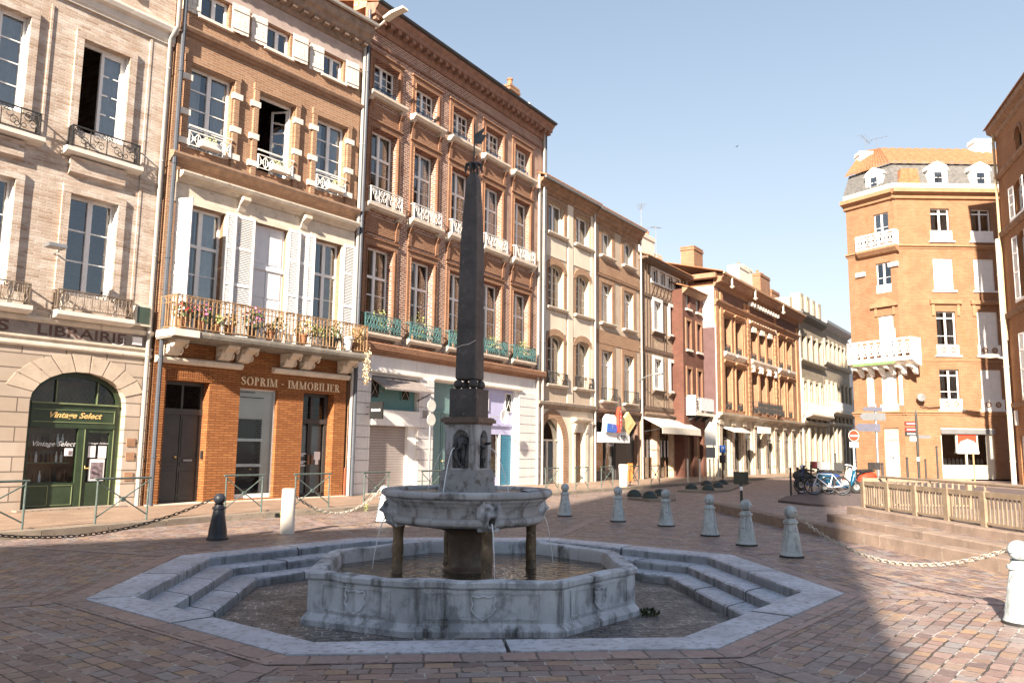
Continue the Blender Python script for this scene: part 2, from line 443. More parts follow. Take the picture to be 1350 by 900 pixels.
def text_mb(s,width,height=None,shear=0,off=0.0,ext=.012,space=1.0):
    c=bpy.data.curves.new('t','FONT'); c.body=s; c.size=1; c.shear=shear; c.offset=off; c.extrude=0; c.resolution_u=3; c.space_character=space
    o=bpy.data.objects.new('t',c); COL.objects.link(o); dg=bpy.context.evaluated_depsgraph_get(); dg.update()
    me=bpy.data.meshes.new_from_object(o.evaluated_get(dg)); xs=[v.co.x for v in me.vertices]; ys=[v.co.y for v in me.vertices]
    x0,x1,y0,y1=min(xs),max(xs),min(ys),max(ys); m=MB(); sx=width/(x1-x0); sy=(height/(y1-y0)) if height else sx
    P=[((v.co.x-x0)*sx,(v.co.y-y0)*sy) for v in me.vertices]
    for p in me.polygons:
        q=[(P[i][0],0,P[i][1]) for i in p.vertices]
        m.face(q)
        if ext:
            for a,b in zip(q,q[1:]+q[:1]): pass
    if ext:
        from collections import Counter
        cnt=Counter()
        for p in me.polygons:
            vs=list(p.vertices)
            for a,b in zip(vs,vs[1:]+vs[:1]): cnt[tuple(sorted((a,b)))]+=1
        for p in me.polygons:
            vs=list(p.vertices)
            for a,b in zip(vs,vs[1:]+vs[:1]):
                if cnt[tuple(sorted((a,b)))]==1: m.face([(P[a][0],0,P[a][1]),(P[b][0],0,P[b][1]),(P[b][0],ext,P[b][1]),(P[a][0],ext,P[a][1])])
    bpy.data.objects.remove(o); bpy.data.curves.remove(c); bpy.data.meshes.remove(me); return m
def lettering(root,s,u0,z0,width,height,y,mat,**kw):
    return text_mb(s,width,height,**kw).build('lettering',mat,root,(u0,y,z0))
def downpipe(root,u,z0,z1,y=-.1,r=.05,mat=PIPE,kinks=()):
    m=MB(); pts=[(u,y,z0)]
    for kz,du,dy in kinks: pts+=[(pts[-1][0],pts[-1][1],kz-.15),(pts[-1][0]+du,pts[-1][1]+dy,kz+.15)]
    pts.append((pts[-1][0],pts[-1][1],z1)); m.tube(pts,r,8)
    z=z0+1.2
    while z<z1: m.lathe([(r*1.25,0),(r*1.25,.04)],8,(u if not kinks else pts[-1][0] if z>kinks[-1][0] else u,y if not kinks else pts[-1][1] if z>kinks[-1][0] else y,z)); z+=2.6
    return m.build('downpipe',mat,root,smooth=40)
def tiles(root,u0,u1,y0,z0,y1,z1,pitch=.2,amp=.045,name='roof',mat=None):
    m=MB(); n=int((u1-u0)/pitch*6); rows=[]
    for j,t in enumerate((0,.05,1)):
        rows.append([(u0+(u1-u0)*i/n,y0+(y1-y0)*t,z0+(z1-z0)*t+amp*abs(sin(pi*(u0+(u1-u0)*i/n)/pitch))) for i in range(n+1)])
    m.grid(rows); m.face([(u0,y0,z0-.03),(u1,y0,z0-.03),(u1,y1,z1-.03),(u0,y1,z1-.03)])
    m.grid([[(p[0],p[1],z0-.03) for p in rows[0]],rows[0]])
    m.face([rows[0][0],rows[-1][0],(u0,y1,z1-.03),(u0,y0,z0-.03)]); m.face([rows[0][-1],rows[-1][-1],(u1,y1,z1-.03),(u1,y0,z0-.03)])
    return m.build(name,mat or TILE,root)
def chimney(root,u,y,z0,z1,w,d,mat,pots=0,capmat=None):
    m=MB(); m.box(u,u+w,y,y+d,z0,z1); m.box(u-.06,u+w+.06,y-.06,y+d+.06,z1-.18,z1-.06); m.box(u-.03,u+w+.03,y-.03,y+d+.03,z1,z1+.1)
    o=m.build('chimney',mat,root)
    for i in range(pots):
        MB().lathe([(.13,0),(.11,.35),(.14,.36),(.14,.42),(.09,.42)],10,(u+w*(i+.5)/pots,y+d/2,z1+.1)).build('chimney_pot',TERRA,o,smooth=40)
    return o
def antenna(root,u,y,z0,z1,arm=.9,n=6,ang=.4):
    m=MB(); m.tube([(u,y,z0),(u,y,z1)],.022,5)
    c,s=cos(ang),sin(ang); z=z1-.15
    m.tube([(u-arm*c,y-arm*s,z),(u+arm*c,y+arm*s,z+.12)],.014,4)
    for i in range(n):
        t=-1+2*i/(n-1); h=.32-.03*i; p=(u+arm*c*t,y+arm*s*t,z+.06+.06*t); m.tube([(p[0]+s*h,p[1]-c*h,p[2]),(p[0]-s*h,p[1]+c*h,p[2])],.009,4)
    return m.build('antenna',GREY,root)
def leaves(mb,c,r,n,size=.06,sz=1.0,seed=0):
    R=random.Random(seed)
    for _ in range(n):
        while True:
            p=Vector((R.uniform(-1,1),R.uniform(-1,1),R.uniform(-1,1)))
            if p.length<1: break
        p=Vector((c[0]+p.x*r,c[1]+p.y*r,c[2]+p.z*r*sz)); a=Vector((R.gauss(0,1),R.gauss(0,1),R.gauss(0,1))).normalized(); b=a.orthogonal().normalized(); q=a.cross(b); s=size*R.uniform(.6,1.4)
        mb.face([p-b*s*.5,p+q*s*.3,p+b*s*.5,p-q*s*.3])
    return mb

def serif_mb(text,width,height,ext):
    """Roman capitals with thick and thin strokes and serifs, cut as solid letters."""
    def ell(cx,cz,rx,rz,t): return (cx+rx*cos(t),cz+rz*sin(t))
    def bowl(cz,ro,ri,x0=.24,a0=-pi/2,a1=pi/2,wx=.34,n=8):
        out=[]
        for i in range(n):
            t,u=a0+(a1-a0)*i/n,a0+(a1-a0)*(i+1)/n
            out.append([ell(x0,cz,wx,ro,t),ell(x0,cz,wx,ro,u),ell(x0,cz,wx-.15,ri,u),ell(x0,cz,wx-.15,ri,t)])
        return out
    R=lambda a,b,c,d:[(a,c),(b,c),(b,d),(a,d)]
    def stem(x,w=.16): return [R(x,x+w,0,1),R(x-.09,x+w+.09,0,.055),R(x-.09,x+w+.09,.945,1)]
    def diag(a,b,w): return [[(a[0],a[1]),(b[0],b[1]),(b[0]+w,b[1]),(a[0]+w,a[1])]]
    def G(c):
        if c=='I': return .36,stem(.1)
        if c=='L': return .68,stem(.1)+[R(.2,.62,0,.055),[(.54,.05),(.62,.05),(.62,.26)]]
        if c=='E': return .68,stem(.1)+[R(.2,.58,0,.055),R(.2,.56,.945,1),R(.2,.46,.485,.535),[(.52,.05),(.6,.05),(.6,.25)],[(.5,.95),(.57,.75),(.57,.95)],R(.43,.47,.42,.6)]
        if c=='P': return .66,stem(.1)+bowl(.74,.26,.205)
        if c=='B': return .68,stem(.1)+bowl(.76,.24,.185,wx=.32)+bowl(.27,.27,.215,wx=.38)
        if c=='R': return .78,stem(.1)+bowl(.74,.26,.205)+diag((.54,0),(.3,.5),.18)+[R(.52,.8,0,.055)]
        if c=='M': return 1.06,[R(.1,.16,0,1),R(.0,.26,0,.055),R(.74,.9,0,1),R(.66,.98,0,.055),R(.0,.2,.945,1),R(.8,.98,.945,1)]+diag((.4,0),(.08,1),.15)+diag((.45,.0),(.76,1),.05)
        if c=='O': return .88,[q for h in (0,1) for q in [[ell(.43,.5,.4,.52,t),ell(.43,.5,.4,.52,u),ell(.43,.5,.245,.465,u),ell(.43,.5,.245,.465,t)] for t,u in [(h*pi+pi*i/10,h*pi+pi*(i+1)/10) for i in range(10)]]]
        if c=='S':
            pts=[(.5,.72),(.49,.86),(.38,.96),(.26,.97),(.13,.9),(.1,.76),(.17,.63),(.32,.52),(.46,.4),(.5,.25),(.44,.1),(.3,.03),(.17,.05),(.08,.16),(.07,.3)]; ws=[.03,.04,.05,.06,.1,.14,.17,.19,.17,.14,.1,.06,.05,.04,.03]; out=[]
            L=[]
            for i,(x,z) in enumerate(pts):
                a,b=pts[max(0,i-1)],pts[min(len(pts)-1,i+1)]; dx,dz=b[0]-a[0],b[1]-a[1]; l=math.hypot(dx,dz); L.append(((x-dz/l*ws[i]/2,z+dx/l*ws[i]/2),(x+dz/l*ws[i]/2,z-dx/l*ws[i]/2)))
            return .6,[[L[i][0],L[i][1],L[i+1][1],L[i+1][0]] for i in range(len(L)-1)]
        if c=='-': return .5,[R(.1,.36,.38,.47)]
        return .3,[]
    x=0; P=[]
    for c in text:
        w,pl=G(c); P+=[[(q[0]+x,q[1]) for q in f] for f in pl]; x+=w+.05
    m=MB()
    for k,f in enumerate(P): e=.0006*(k%3); m.prism([(q[0]*width/x,q[1]*height) for q in f],-e,ext)
    return m
BK={}
BK['A']=brick('limewashed_brick',(.60,.50,.42),(.44,.31,.225),(.58,.5,.43),.34,.075,.016,1.0,patch=(.63,.56,.49),plo=.47,pw=.14,psc=(.6,.6,1.8),stain=(.46,.33,.24))
BK['Ag']=brick('rusticated_stone',(.58,.49,.41),(.50,.41,.33),(.2,.16,.13),.98,.335,.014,1.0,stain=(.42,.3,.22))
BK['B']=brick('orange_brick',(.45,.26,.155),(.34,.18,.105),(.47,.34,.24),.28,.07,.015,1.0,stain=(.34,.19,.115))
BK['Bg']=brick('new_orange_brick',(.46,.195,.068),(.33,.125,.042),(.2,.085,.036),.3,.068,.013,.9)
BK['C']=brick('red_brown_brick',(.35,.16,.10),(.19,.085,.062),(.6,.46,.37),.24,.085,.022,1.0,patch=(.24,.115,.085),plo=.52,pw=.2)
BK['Cs']=brick('brick_window_surround',(.34,.165,.09),(.25,.115,.065),(.42,.28,.19),.3,.075,.013,.8,stain=(.24,.12,.075))
BK['D']=brick('worn_brick',(.42,.23,.13),(.3,.16,.095),(.46,.34,.24),.26,.07,.014,.8)
BK['G']=brick('dark_red_brick',(.17,.065,.045),(.12,.05,.037),(.2,.11,.08),.25,.07,.012,.6)
BK['H']=brick('ochre_brick',(.40,.21,.115),(.32,.155,.08),(.4,.27,.19),.26,.07,.012,.6,stain=(.27,.14,.085))
BK['K']=brick('bright_orange_brick',(.36,.185,.10),(.285,.14,.07),(.37,.23,.145),.32,.1,.016,.6,stain=(.31,.14,.065))
BK['L']=brick('brown_brick',(.44,.2,.085),(.36,.155,.065),(.40,.23,.12),.28,.075,.014,.6)

def building(name,loc,deg,label):
    return empty(name,(loc[0],loc[1],0),radians(deg),label,'building')

# ================= A : cream townhouse with the arched shop
def build_A():
    r=building('townhouse',(-9.5,20.7),54,'limewashed cream brick townhouse with the old LIBRAIRIE band above a dark green arched shop')
    W=BK['A']; w2=(-2.2,-1.02); cols=(w2,(-4.62,-3.44),(-7.04,-5.86))
    holes=[]
    for a,b in cols: holes+=[(a,b,9.28,11.65),(a,b,5.2,7.68),(a,b,13.35,15.6)]
    m=MB(); wall(m,-9,.16,4.5,18,holes,.28); shell(m,-9,.16,.1,18,9)
    for a,b in cols:
        for z0,z1 in ((9.28,11.65),(5.2,7.68),(13.35,15.6)): trim(m,a,b,z0,z1,.19,.065)
        m.prof(a-.1,b+.1,[(-.003,8.12),(-.1,8.2),(-.1,8.5),(-.16,8.56),(-.003,8.56)])
    m.box(-.5,-.44,-.035,0,4.6,12.5); m.box(-.44,.1,-.02,0,4.6,12.5); m.box(-3.0,-2.95,-.03,0,8.9,12.2)
    m.build('wall',W,r)
    m=MB(); ha=(-2.68,-.4); wall(m,-9,.16,.1,3.86,[(ha[0],ha[1],.1,3.37),(-6.9,-4.6,.1,3.37)],.35); spandrel(m,*ha,2.62,3.37,.35); spandrel(m,-6.9,-4.6,2.62,3.37,.35)
    m.build('ground_floor_wall',BK['Ag'],r)
    m=MB(); p=arc(*ha,2.62,3.37,11); q=arc(ha[0]-.62,ha[1]+.5,2.62,3.8,11)
    for i in range(11):
        if i in (0,10): continue
        a,b,c,d=p[i],p[i+1],q[i+1],q[i]; g=.012
        sh=lambda P,Q,t:(P[0]+(Q[0]-P[0])*t,P[1]+(Q[1]-P[1])*t)
        m.prism([sh(a,b,.05),sh(a,b,.95),sh(d,c,.95),sh(d,c,.05)],-.018,-.001)
    m.build('arch_stones',M('voussoir_stone',(.56,.46,.36),.85,.12,2.5,.4,16,dirt=(.42,.32,.24),dirt_lo=.6),r,split=.001)
    m=MB(); m.prof(-9,.16,[(.02,3.86),(-.05,3.86),(-.07,3.9),(-.07,3.95),(-.03,3.97),(-.03,4.05),(-.07,4.07),(-.07,4.12),(.02,4.12)])
    m.prof(-9,.16,[(.02,4.44),(-.06,4.44),(-.1,4.5),(-.1,4.56),(.02,4.56)])
    m.build('string_course',STONE,r,split=.05)
    f=MB().box(-9,.16,-.02,.02,4.12,4.44).build('fascia_band',M('grey_brown_band',(.30,.26,.23),.9,.25,3,.3,18,dirt=(.4,.34,.3),dirt_lo=.5),r)
    LT=M('faded_maroon_letters',(.13,.075,.06),.8,.3,6)
    lettering(f,'LIBRAIRIE',-2.66,4.165,2.12,.245,-.024,LT,off=.012,ext=.003)
    lettering(f,'S',-3.53,4.165,.26,.245,-.024,LT,off=.012,ext=.003)
    m=MB(); m.prof(-9,.16,[(.02,12.45),(-.06,12.45),(-.06,12.52),(-.1,12.54),(-.1,12.72),(-.22,12.76),(-.26,12.86),(-.26,12.92),(-.05,13.0),(.02,13.0)]); m.build('cornice',STONEW,r)
    for i,(a,b) in enumerate(cols):
        if i: window(r,a,b,9.28,11.65,.2,2,4,None,WHITE,CU_R(CURT))
        else:
            o=MB().box(a,a+.05,.16,.24,9.28,11.65).box(b-.05,b,.16,.24,9.28,11.65).box(a+.05,b-.05,.16,.24,11.58,11.65).box(a+.05,b-.05,.16,.24,9.28,9.36).build('window',WHITE,r); window(o,(a+b)/2-.03,b-.05,9.36,11.58,.2,1,4,None,WHITE,CU_FULL(CURT),name='casement')
            window(o,0,.52,0,2.22,0,1,4,None,WHITE,None,name='casement').matrix_local=Matrix.Translation((a+.06,.22,9.36))@Matrix.Rotation(radians(82),4,'Z')
        for z0,z1 in ((9.28,11.65),(5.2,7.68),(13.35,15.6)): MB().box(b-.012,b-.001,.03,.2,z0,z1).build('window_jamb',WHITE,r)
        window(r,a,b,5.2,7.68,.22,2,3,None,WHITE,None); window(r,a,b,13.35,15.6,.22,2,4,None,WHITE,CU_SIDES(CURT))
        MB().prof(a-.28,b+.46,[(.02,8.58),(-.22,8.62),(-.28,8.66),(-.28,8.76),(.02,8.78)]).build('sill',STONEW,r)
        MB().prof(a-.2,b+.5,[(.02,4.56),(-.28,4.6),(-.34,4.66),(-.34,4.76),(.02,4.78)]).build('balcony_ledge',STONEW,r)
        rail(r,a-.18,b+.35,8.78,9.32,-.24,'scroll',IRON,'railing'); rail(r,a-.2,b+.45,4.8,5.27,-.28,'lyre',M('bronze_iron',(.16,.12,.09),.6,.3,8) if i==0 else MATS['bronze_iron'],'railing')
        m=MB()
        for uu in (a-.02,b+.05): m.lathe([(.05,0),(.06,.05),(.035,.1),(.07,.2),(.07,.25),(.035,.36),(.06,.4),(.06,.44)],10,(uu,-.2,4.79))
        m.build('baluster',STONEW,r,smooth=40,split=.02)
    # shop front
    s=MB(); y=.22; y2=.34
    p=arc(-2.68,-.4,2.62,3.37,14); q=arc(-2.56,-.52,2.62,3.25,14)
    for i in range(14): s.face([(p[i][0],y,p[i][1]),(p[i+1][0],y,p[i+1][1]),(q[i+1][0],y,q[i+1][1]),(q[i][0],y,q[i][1])]); s.face([(q[i][0],y,q[i][1]),(q[i+1][0],y,q[i+1][1]),(q[i+1][0],y2,q[i+1][1]),(q[i][0],y2,q[i][1])])
    s.box(-2.68,-2.54,y,y2,.1,2.62); s.box(-.54,-.4,y,y2,.1,2.62)
    s.box(-2.54,-.54,y-.02,y2,2.1,2.6); s.box(-2.54,-.54,y-.02,y2,2.02,2.1)
    s.box(-1.42,-1.26,y-.01,y2,.1,2.02); s.box(-2.54,-1.42,y,y2,.12,.72); s.box(-2.54,-.54,y+.02,y2,.1,.16)
    s.box(-2.02,-1.98,y+.02,y2,2.6,3.2); s.box(-1.04,-1.0,y+.02,y2,2.6,3.2)
    sf=s.build('shop_front',DGREEN,r)
    e=MB()
    for a,b,c,d in ((-2.5,-.58,2.17,2.44),):
        e.box(a,b,y-.035,y-.02,c-.02,c); e.box(a,b,y-.035,y-.02,d,d+.015); e.box(b,b+.015,y-.035,y-.02,c-.02,d+.015)
    e.box(-2.56,-.5,y-.06,y-.02,2.585,2.62)
    for a,b in ((-2.48,-2.02),(-1.94,-1.46)):
        e.box(a,b,y-.014,y,.2,.215); e.box(b-.015,b,y-.014,y,.2,.66); e.box(a,b,y-.014,y,.655,.67)
    e.box(-1.27,-1.25,y-.02,y,.12,2.0); e.box(-.56,-.545,y-.02,y,.12,2.0); e.box(-2.01,-1.99,y,y+.02,2.62,3.15); e.box(-1.03,-1.01,y,y+.02,2.62,3.15); e.box(-.41,-.395,y-.02,y,.12,2.7)
    e.build('moulding',OLIVE,sf)
    lettering(sf,'Vintage Select',-2.12,2.215,1.24,.185,y-.03,GOLD,shear=.35,off=.02,ext=.006)
    lettering(sf,'Vintage Select',-2.42,1.55,.98,.15,y+.03,SIGNW,shear=.35,ext=0); lettering(sf,'Vintage Select',-1.16,1.63,.52,.06,y+.03,SIGNW,shear=.35,ext=0)
    MB().face([(-2.54,y+.06,.72),(-1.42,y+.06,.72),(-1.42,y+.06,2.02),(-2.54,y+.06,2.02)]).build('pane',SHOPGLASS,sf)
    m=MB(); 
    for i in range(14): m.face([(q[i][0],y+.06,2.6),(q[i+1][0],y+.06,2.6),(q[i+1][0],y+.06,q[i+1][1]),(q[i][0],y+.06,q[i][1])])
    m.build('pane',SHOPGLASS,sf)
    m=MB()
    for k in range(-8,9):
        a=-1.5+k*.12; m.bar((a,y+.09,2.62),(a+.28,y+.09,3.0),.005); m.bar((a+.28,y+.09,2.62),(a,y+.09,3.0),.005)
    m.build('lattice',OLIVE,sf)
    dr=MB().box(-1.26,-1.16,y+.01,y2-.04,.16,2.02).box(-.64,-.54,y+.01,y2-.04,.16,2.02).box(-1.16,-.64,y+.01,y2-.04,1.93,2.02).box(-1.16,-.64,y+.01,y2-.04,.16,.72).build('door',DGREEN,r)
    MB().face([(-1.16,y+.06,.72),(-.64,y+.06,.72),(-.64,y+.06,1.93),(-1.16,y+.06,1.93)]).build('pane',SHOPGLASS,dr)
    MB().tube([(-1.22,y-.05,1.12),(-1.22,y-.05,1.06),(-1.1,y-.05,1.06)],.014,6).build('handle',GOLD,dr)
    PO=M('printed_poster',(.22,.17,.19),.5,.8,9,0); 
    m=MB(); m.mat(0).box(-1.13,-.95,y+.03,y+.05,1.32,1.6).box(-.87,-.68,y+.03,y+.05,1.3,1.6).box(-1.08,-.7,y+.035,y+.05,.75,1.28).box(-1.68,-1.5,y+.03,y+.05,1.36,1.54); m.mat(1).box(-1.04,-.74,y+.028,y+.034,.8,1.2).box(-1.6,-1.52,y+.025,y+.03,1.38,1.48)
    m.build('poster',[SIGNW,PO],dr,split=.01)
    m=MB().box(-2.6,-.5,.9,.95,.1,3.2); m.build('shop_back',WOOD,sf)
    m=MB(); 
    for z in (.74,1.2,1.62): m.box(-2.5,-1.46,.45,.6,z-.02,z)
    m.build('shelf',OLIVE,sf,split=.02)
    bm_=MB(); R=random.Random(3)
    for z in (.74,1.2,1.62):
        for k in range(9):
            bm_.mat(R.randrange(3)).lathe([(.03,0),(.03,.16),(.012,.2),(.012,.26)],7,(-2.44+k*.115,.52,z))
    bm_.build('bottle',[SIGNW,BLACK,WOOD],sf,smooth=40,split=.005)
    MB().box(-2.85,-.3,-.25,.35,.1,.15).build('step',STONED,r)
    m=MB().box(-.46,-.02,-.22,-.0,4.66,5.2).mat(1).box(-.4,-.08,-.235,-.22,4.72,5.14); m.build('alarm_box',[CREAM,M('alarm_green',(.06,.09,.07),.3,.2)],r)
    MB().box(-.4,-.16,-.1,-.03,4.17,4.37).build('junction_box',WHITE,r)
    MB().tube([(-.62,-.05,4.3),(-.62,-.06,4.16),(-.72,-.06,4.1),(-.9,-.06,4.13)],.014,5).build('cable',WHITE,r)
    downpipe(r,-.0,.12,18,-.12,.055,PIPE,((12.75,.06,-.22),))
    m=MB(); 
    for z in (1.6,1.25,.75): m.box(-.32,-.1,-.02,.01,z,z+.2)
    m.build('wall_plate',M('rust_patch',(.36,.2,.12),.9,.3),r,split=.02)
    return r
build_A()
fl=empty('wall_floodlight',(0,0,0),0,'small flat floodlight on a short arm on the cream townhouse wall','floodlight')
def at(P,deg,u,y,z): a=radians(deg); return (P[0]+u*cos(a)-y*sin(a),P[1]+u*sin(a)+y*cos(a),z)
fl.location=at((-9.5,20.7),54,-2.55,0,6.12); fl.rotation_euler=(0,0,radians(54))
MB().tube([(0.1,0,0),(.1,-.25,.02),(0,-.42,.08)],.02,6).build('arm',GREY,fl)
MB().prof(-.28,.12,[(-.62,.05),(-.34,.03),(-.34,.11),(-.6,.13)]).build('head',GREY,fl)

# ================= B : orange brick house with long balcony
def build_B():
    P=(-9.14,20.91); r=building('brick_house',P,52.5,'orange brick house with white louvred shutters and a long flowered balcony')
    att=((.42,1.3),(2.6,3.45),(4.76,5.6)); r3=((.26,1.56),(2.46,3.72),(4.62,5.82)); r2=((.3,1.54),(2.52,3.68),(4.7,5.8))
    holes=[(a,b,13.62,14.38) for a,b in att]+[(a,b,9.74,12.1) for a,b in r3]+[(a,b,4.62,8.12) for a,b in r2]
    m=MB(); wall(m,-.2,6.4,4.5,15.3,holes,.26); shell(m,-.2,6.4,.1,15.3,9)
    for a,b in r3: 
        m.box(a-.2,a-.04,-.08,.01,9.5,12.14); m.box(b+.04,b+.2,-.08,.01,9.5,12.14); m.box(a-.22,b+.22,-.085,.01,12.14,12.34); m.box(a-.1,b+.1,-.06,.01,12.1,12.14)
    m.build('wall',BK['B'],r)
    m=MB()
    for a,b in r3:
        for z in (9.78,10.6,11.6):
            m.box(a-.3,a+.01,-.095,.02,z,z+.17); m.box(b-.01,b+.3,-.095,.02,z,z+.17)
    m.build('white_block',STONEW,r,split=.01)
    m=MB(); m.prof(-.2,6.4,[(.02,12.86),(-.06,12.9),(-.06,12.96),(-.14,12.98),(-.18,13.06),(-.18,13.1),(-.05,13.16),(.02,13.16)])
    m.prof(-.2,6.4,[(.02,9.2),(-.05,9.2),(-.08,9.26),(-.2,9.32),(-.24,9.4),(-.24,9.46),(.02,9.52)])
    m.build('string_course',M('brown_moulding',(.34,.22,.15),.85,.25,4,.3,20),r,split=.05)
    m=MB(); m.prof(.05,6.3,[(.02,8.68),(-.1,8.72),(-.14,8.78),(-.3,8.84),(-.34,8.92),(-.34,8.96),(.02,9.02)]); m.box(-.02,6.35,-.03,.01,8.14,8.68)
    for a,b in r2: m.box(a-.16,b+.16,-.09,.01,8.14,8.28); m.box(a-.12,a,-.06,.02,4.62,8.14); m.box(b,b+.12,-.06,.02,4.62,8.14)
    for u in (2.05,4.25): m.prof(u-.12,u+.12,[(.02,8.3),(-.08,8.34),(-.14,8.5),(-.32,8.62),(-.32,8.72),(.02,8.72)])
    m.build('frieze',STONE,r)
    m=MB(); m.prof(-.2,6.45,[(.02,15.0),(-.08,15.05),(-.1,15.2),(-.34,15.28),(-.38,15.42),(-.5,15.5),(-.54,15.66),(-.54,15.78),(.02,15.9)])
    k=-.1
    while k<6.3: m.box(k,k+.16,-.32,-.02,15.16,15.3); k+=.42
    m.build('cornice',M('brown_cornice',(.30,.22,.17),.85,.3,4,.4,18,dirt=(.4,.3,.22),dirt_lo=.6),r)
    MB().box(-.2,6.4,-.02,.015,14.42,15.0).build('painted_frieze',M('mauve_render',(.45,.36,.32),.9,.15,3,.2),r)
    tiles(r,-.25,6.45,-.6,15.8,5,17.6)
    m=MB(); m.prof(-.25,6.5,[(-.6,15.78),(-.68,15.8),(-.7,15.88),(-.62,15.9)]); m.build('gutter',PIPE,r)
    for i,(a,b) in enumerate(att):
        window(r,a,b,13.62,14.38,.16,2,1,None,WHITE,None)
        MB().box(a-.1,b+.1,-.1,.03,13.53,13.61).build('sill',STONEW,r)
        shutter(r,a-.56,a-.04,13.58,14.46,-.06,OLDWHITE,False,-.12,'r'); shutter(r,b+.06,b+.6 if i<2 else b+.58,13.58,14.46,-.06,OLDWHITE,False,-.1)
    for i,(a,b) in enumerate(r3):
        if i!=1: window(r,a,b,9.74,12.1,.2,2,4,None,WHITE,CU_SIDES(CURT))
        else:
            m=MB().box(a,a+.06,.16,.24,9.74,12.1).box(b-.06,b,.16,.24,9.74,12.1).box(a+.06,b-.06,.16,.24,12.04,12.1).box(a+.06,b-.06,.16,.24,9.74,9.8)
            o=m.build('window',WHITE,r)
            for hx,sg in ((a+.06,1),(b-.06,-1)):
                lf=MB(); w=.54; h=2.2; lf.box(0,.06,-.02,.02,0,h); lf.box(w-.06,w,-.02,.02,0,h)
                for z in (0,.72,1.46,h-.06): lf.box(.06,w-.06,-.018,.018,z,z+.05)
                l=lf.build('casement',WHITE,o,(hx,.22,9.81),radians(75) if sg>0 else radians(180-62))
                MB().face([(.06,0,.05),(w-.06,0,.05),(w-.06,0,h-.05),(.06,0,h-.05)]).build('pane',GLASS,l)
        rail(r,a,b,9.76,10.2,-.1,'cross',WIRON,'railing',True,.012)
        m=MB().box(a-.02,b+.02,-.13,-.1,10.3,10.35); m.build('handrail',WIRON,r)
    for i,(a,b) in enumerate(r2):
        if i==1:
            m=MB().box(a,b,.1,.16,4.62,8.12)
            for x in (a+.08,(a+b)/2+.04):
                for z0,z1 in ((4.9,5.9),(5.98,6.75),(7.0,8.0)): m.box(x,x+(b-a)/2-.13,.085,.1,z0,z1)
            m.box(a,b,.05,.1,6.8,6.92); m.box((a+b)/2-.03,(a+b)/2+.03,.08,.1,4.62,6.8)
            m.build('inner_shutter',M('pale_grey_paint',(.66,.67,.7),.6,.06,3),r)
        else: window(r,a,b,4.62,8.12,.2,2,3,.7,WHITE,CU_R(CURT) if i==0 else CU_R(CURTB),fw=.07)
    for u0,u1,ang,hg in ((-.22,.3,1.25,'r'),(1.56,1.86,.5,'l'),(1.86,2.5,.05,'l'),(3.7,4.1,.35,'l'),(4.1,4.4,-.2,'l'),(4.4,4.68,.4,'l'),(5.86,6.36,.04,'l')):
        if hg=='r': o=shutter(r,u0,u1,4.62,8.2,-.1,WHITE,True,0); o.rotation_euler=(0,0,-radians(68)); o.location=(.06,-.05,4.62)
        else: shutter(r,u0,u1,4.62,8.2,-.09,WHITE,True,-ang*.35)
    # balcony
    b=MB().prof(-.2,6.42,[(.02,4.36),(-.74,4.38),(-.84,4.44),(-.86,4.52),(-.84,4.6),(.02,4.62)]).build('balcony',M('mossy_slab',(.22,.2,.17),.9,.3,3,.5,15,dirt=(.4,.34,.27),dirt_lo=.6),r)
    MB().box(-.22,.5,-.88,.0,4.42,4.6).build('slab_end',STONEW,b)
    rail(b,-.16,6.38,4.63,5.5,-.8,'bars',RUST,'railing',True,.016)
    for u in (.02,1.55,2.17,3.68,4.36,5.86):
        pts=[(.02,3.97),(-.08,3.97),(-.2,4.02),(-.26,4.12),(-.3,4.2),(-.46,4.26),(-.6,4.3),(-.62,4.37),(.02,4.37)]
        o=MB().prof(u,u+.36,pts).build('corbel',STONE,b)
        m=MB()
        for k in range(2):
            for zz,yy,rr in ((4.12,-.2,.1),(4.26,-.45,.08)):
                x=u-.012 if k==0 else u+.372
                m.ring((x,yy,zz),rr,.02,10,'x'); m.ring((x,yy,zz),rr*.45,.018,8,'x')
        m.build('scroll_carving',STONE,o,split=.01)
    # ground floor
    G=BK['Bg']; dh=(.17,1.42,.1,3.35); wh=(2.38,3.66,.18,3.28); gh=(4.6,5.8,.14,3.3)
    m=MB(); wall(m,-.2,6.28,.1,4.5,[dh,wh,gh],.42); m.box(-.2,-.18,-.0,.4,.1,4.5)
    for k in range(22): m.box(.1+k*.066,.1+k*.066+.05,-.018,.0,3.36,3.62)
    m.build('ground_floor_wall',G,r)
    MB().prof(-.2,2.35,[(.02,3.78),(-.1,3.78),(-.16,3.86),(-.16,3.92),(.02,3.97)]).prof(3.4,6.3,[(.02,3.78),(-.1,3.78),(-.16,3.86),(-.16,3.92),(.02,3.97)]).build('string_course',STONE,r,split=.05)
    SB=M('bronze_letters',(.72,.55,.36),.4,.1,6,0); serif_mb('SOPRIM - IMMOBILIER',3.62,.235,.03).build('lettering',SB,r,(2.38,-.035,3.375))
    a,bb=.17,1.42; y=.28; d=MB()
    d.box(a,a+.08,y,y+.1,.1,3.35); d.box(bb-.08,bb,y,y+.1,.1,3.35); d.box(a,bb,y-.02,y+.1,2.46,2.62); d.box(a+.08,bb-.08,y,y+.1,3.25,3.35); d.box(.78,.84,y+.01,y+.1,2.62,3.25)
    d.box(a+.08,.79,y+.03,y+.08,.12,2.46); d.box(.81,bb-.08,y+.03,y+.08,.12,2.46)
    for x0,x1 in ((.3,.74),(.86,1.28)):
        for z0,z1 in ((.2,.28),(.36,.95),(1.1,1.2),(1.32,2.36)): d.box(x0,x1,y+.012,y+.03,z0,z1)
    do=d.build('door',DARKGREY,r)
    m=MB()
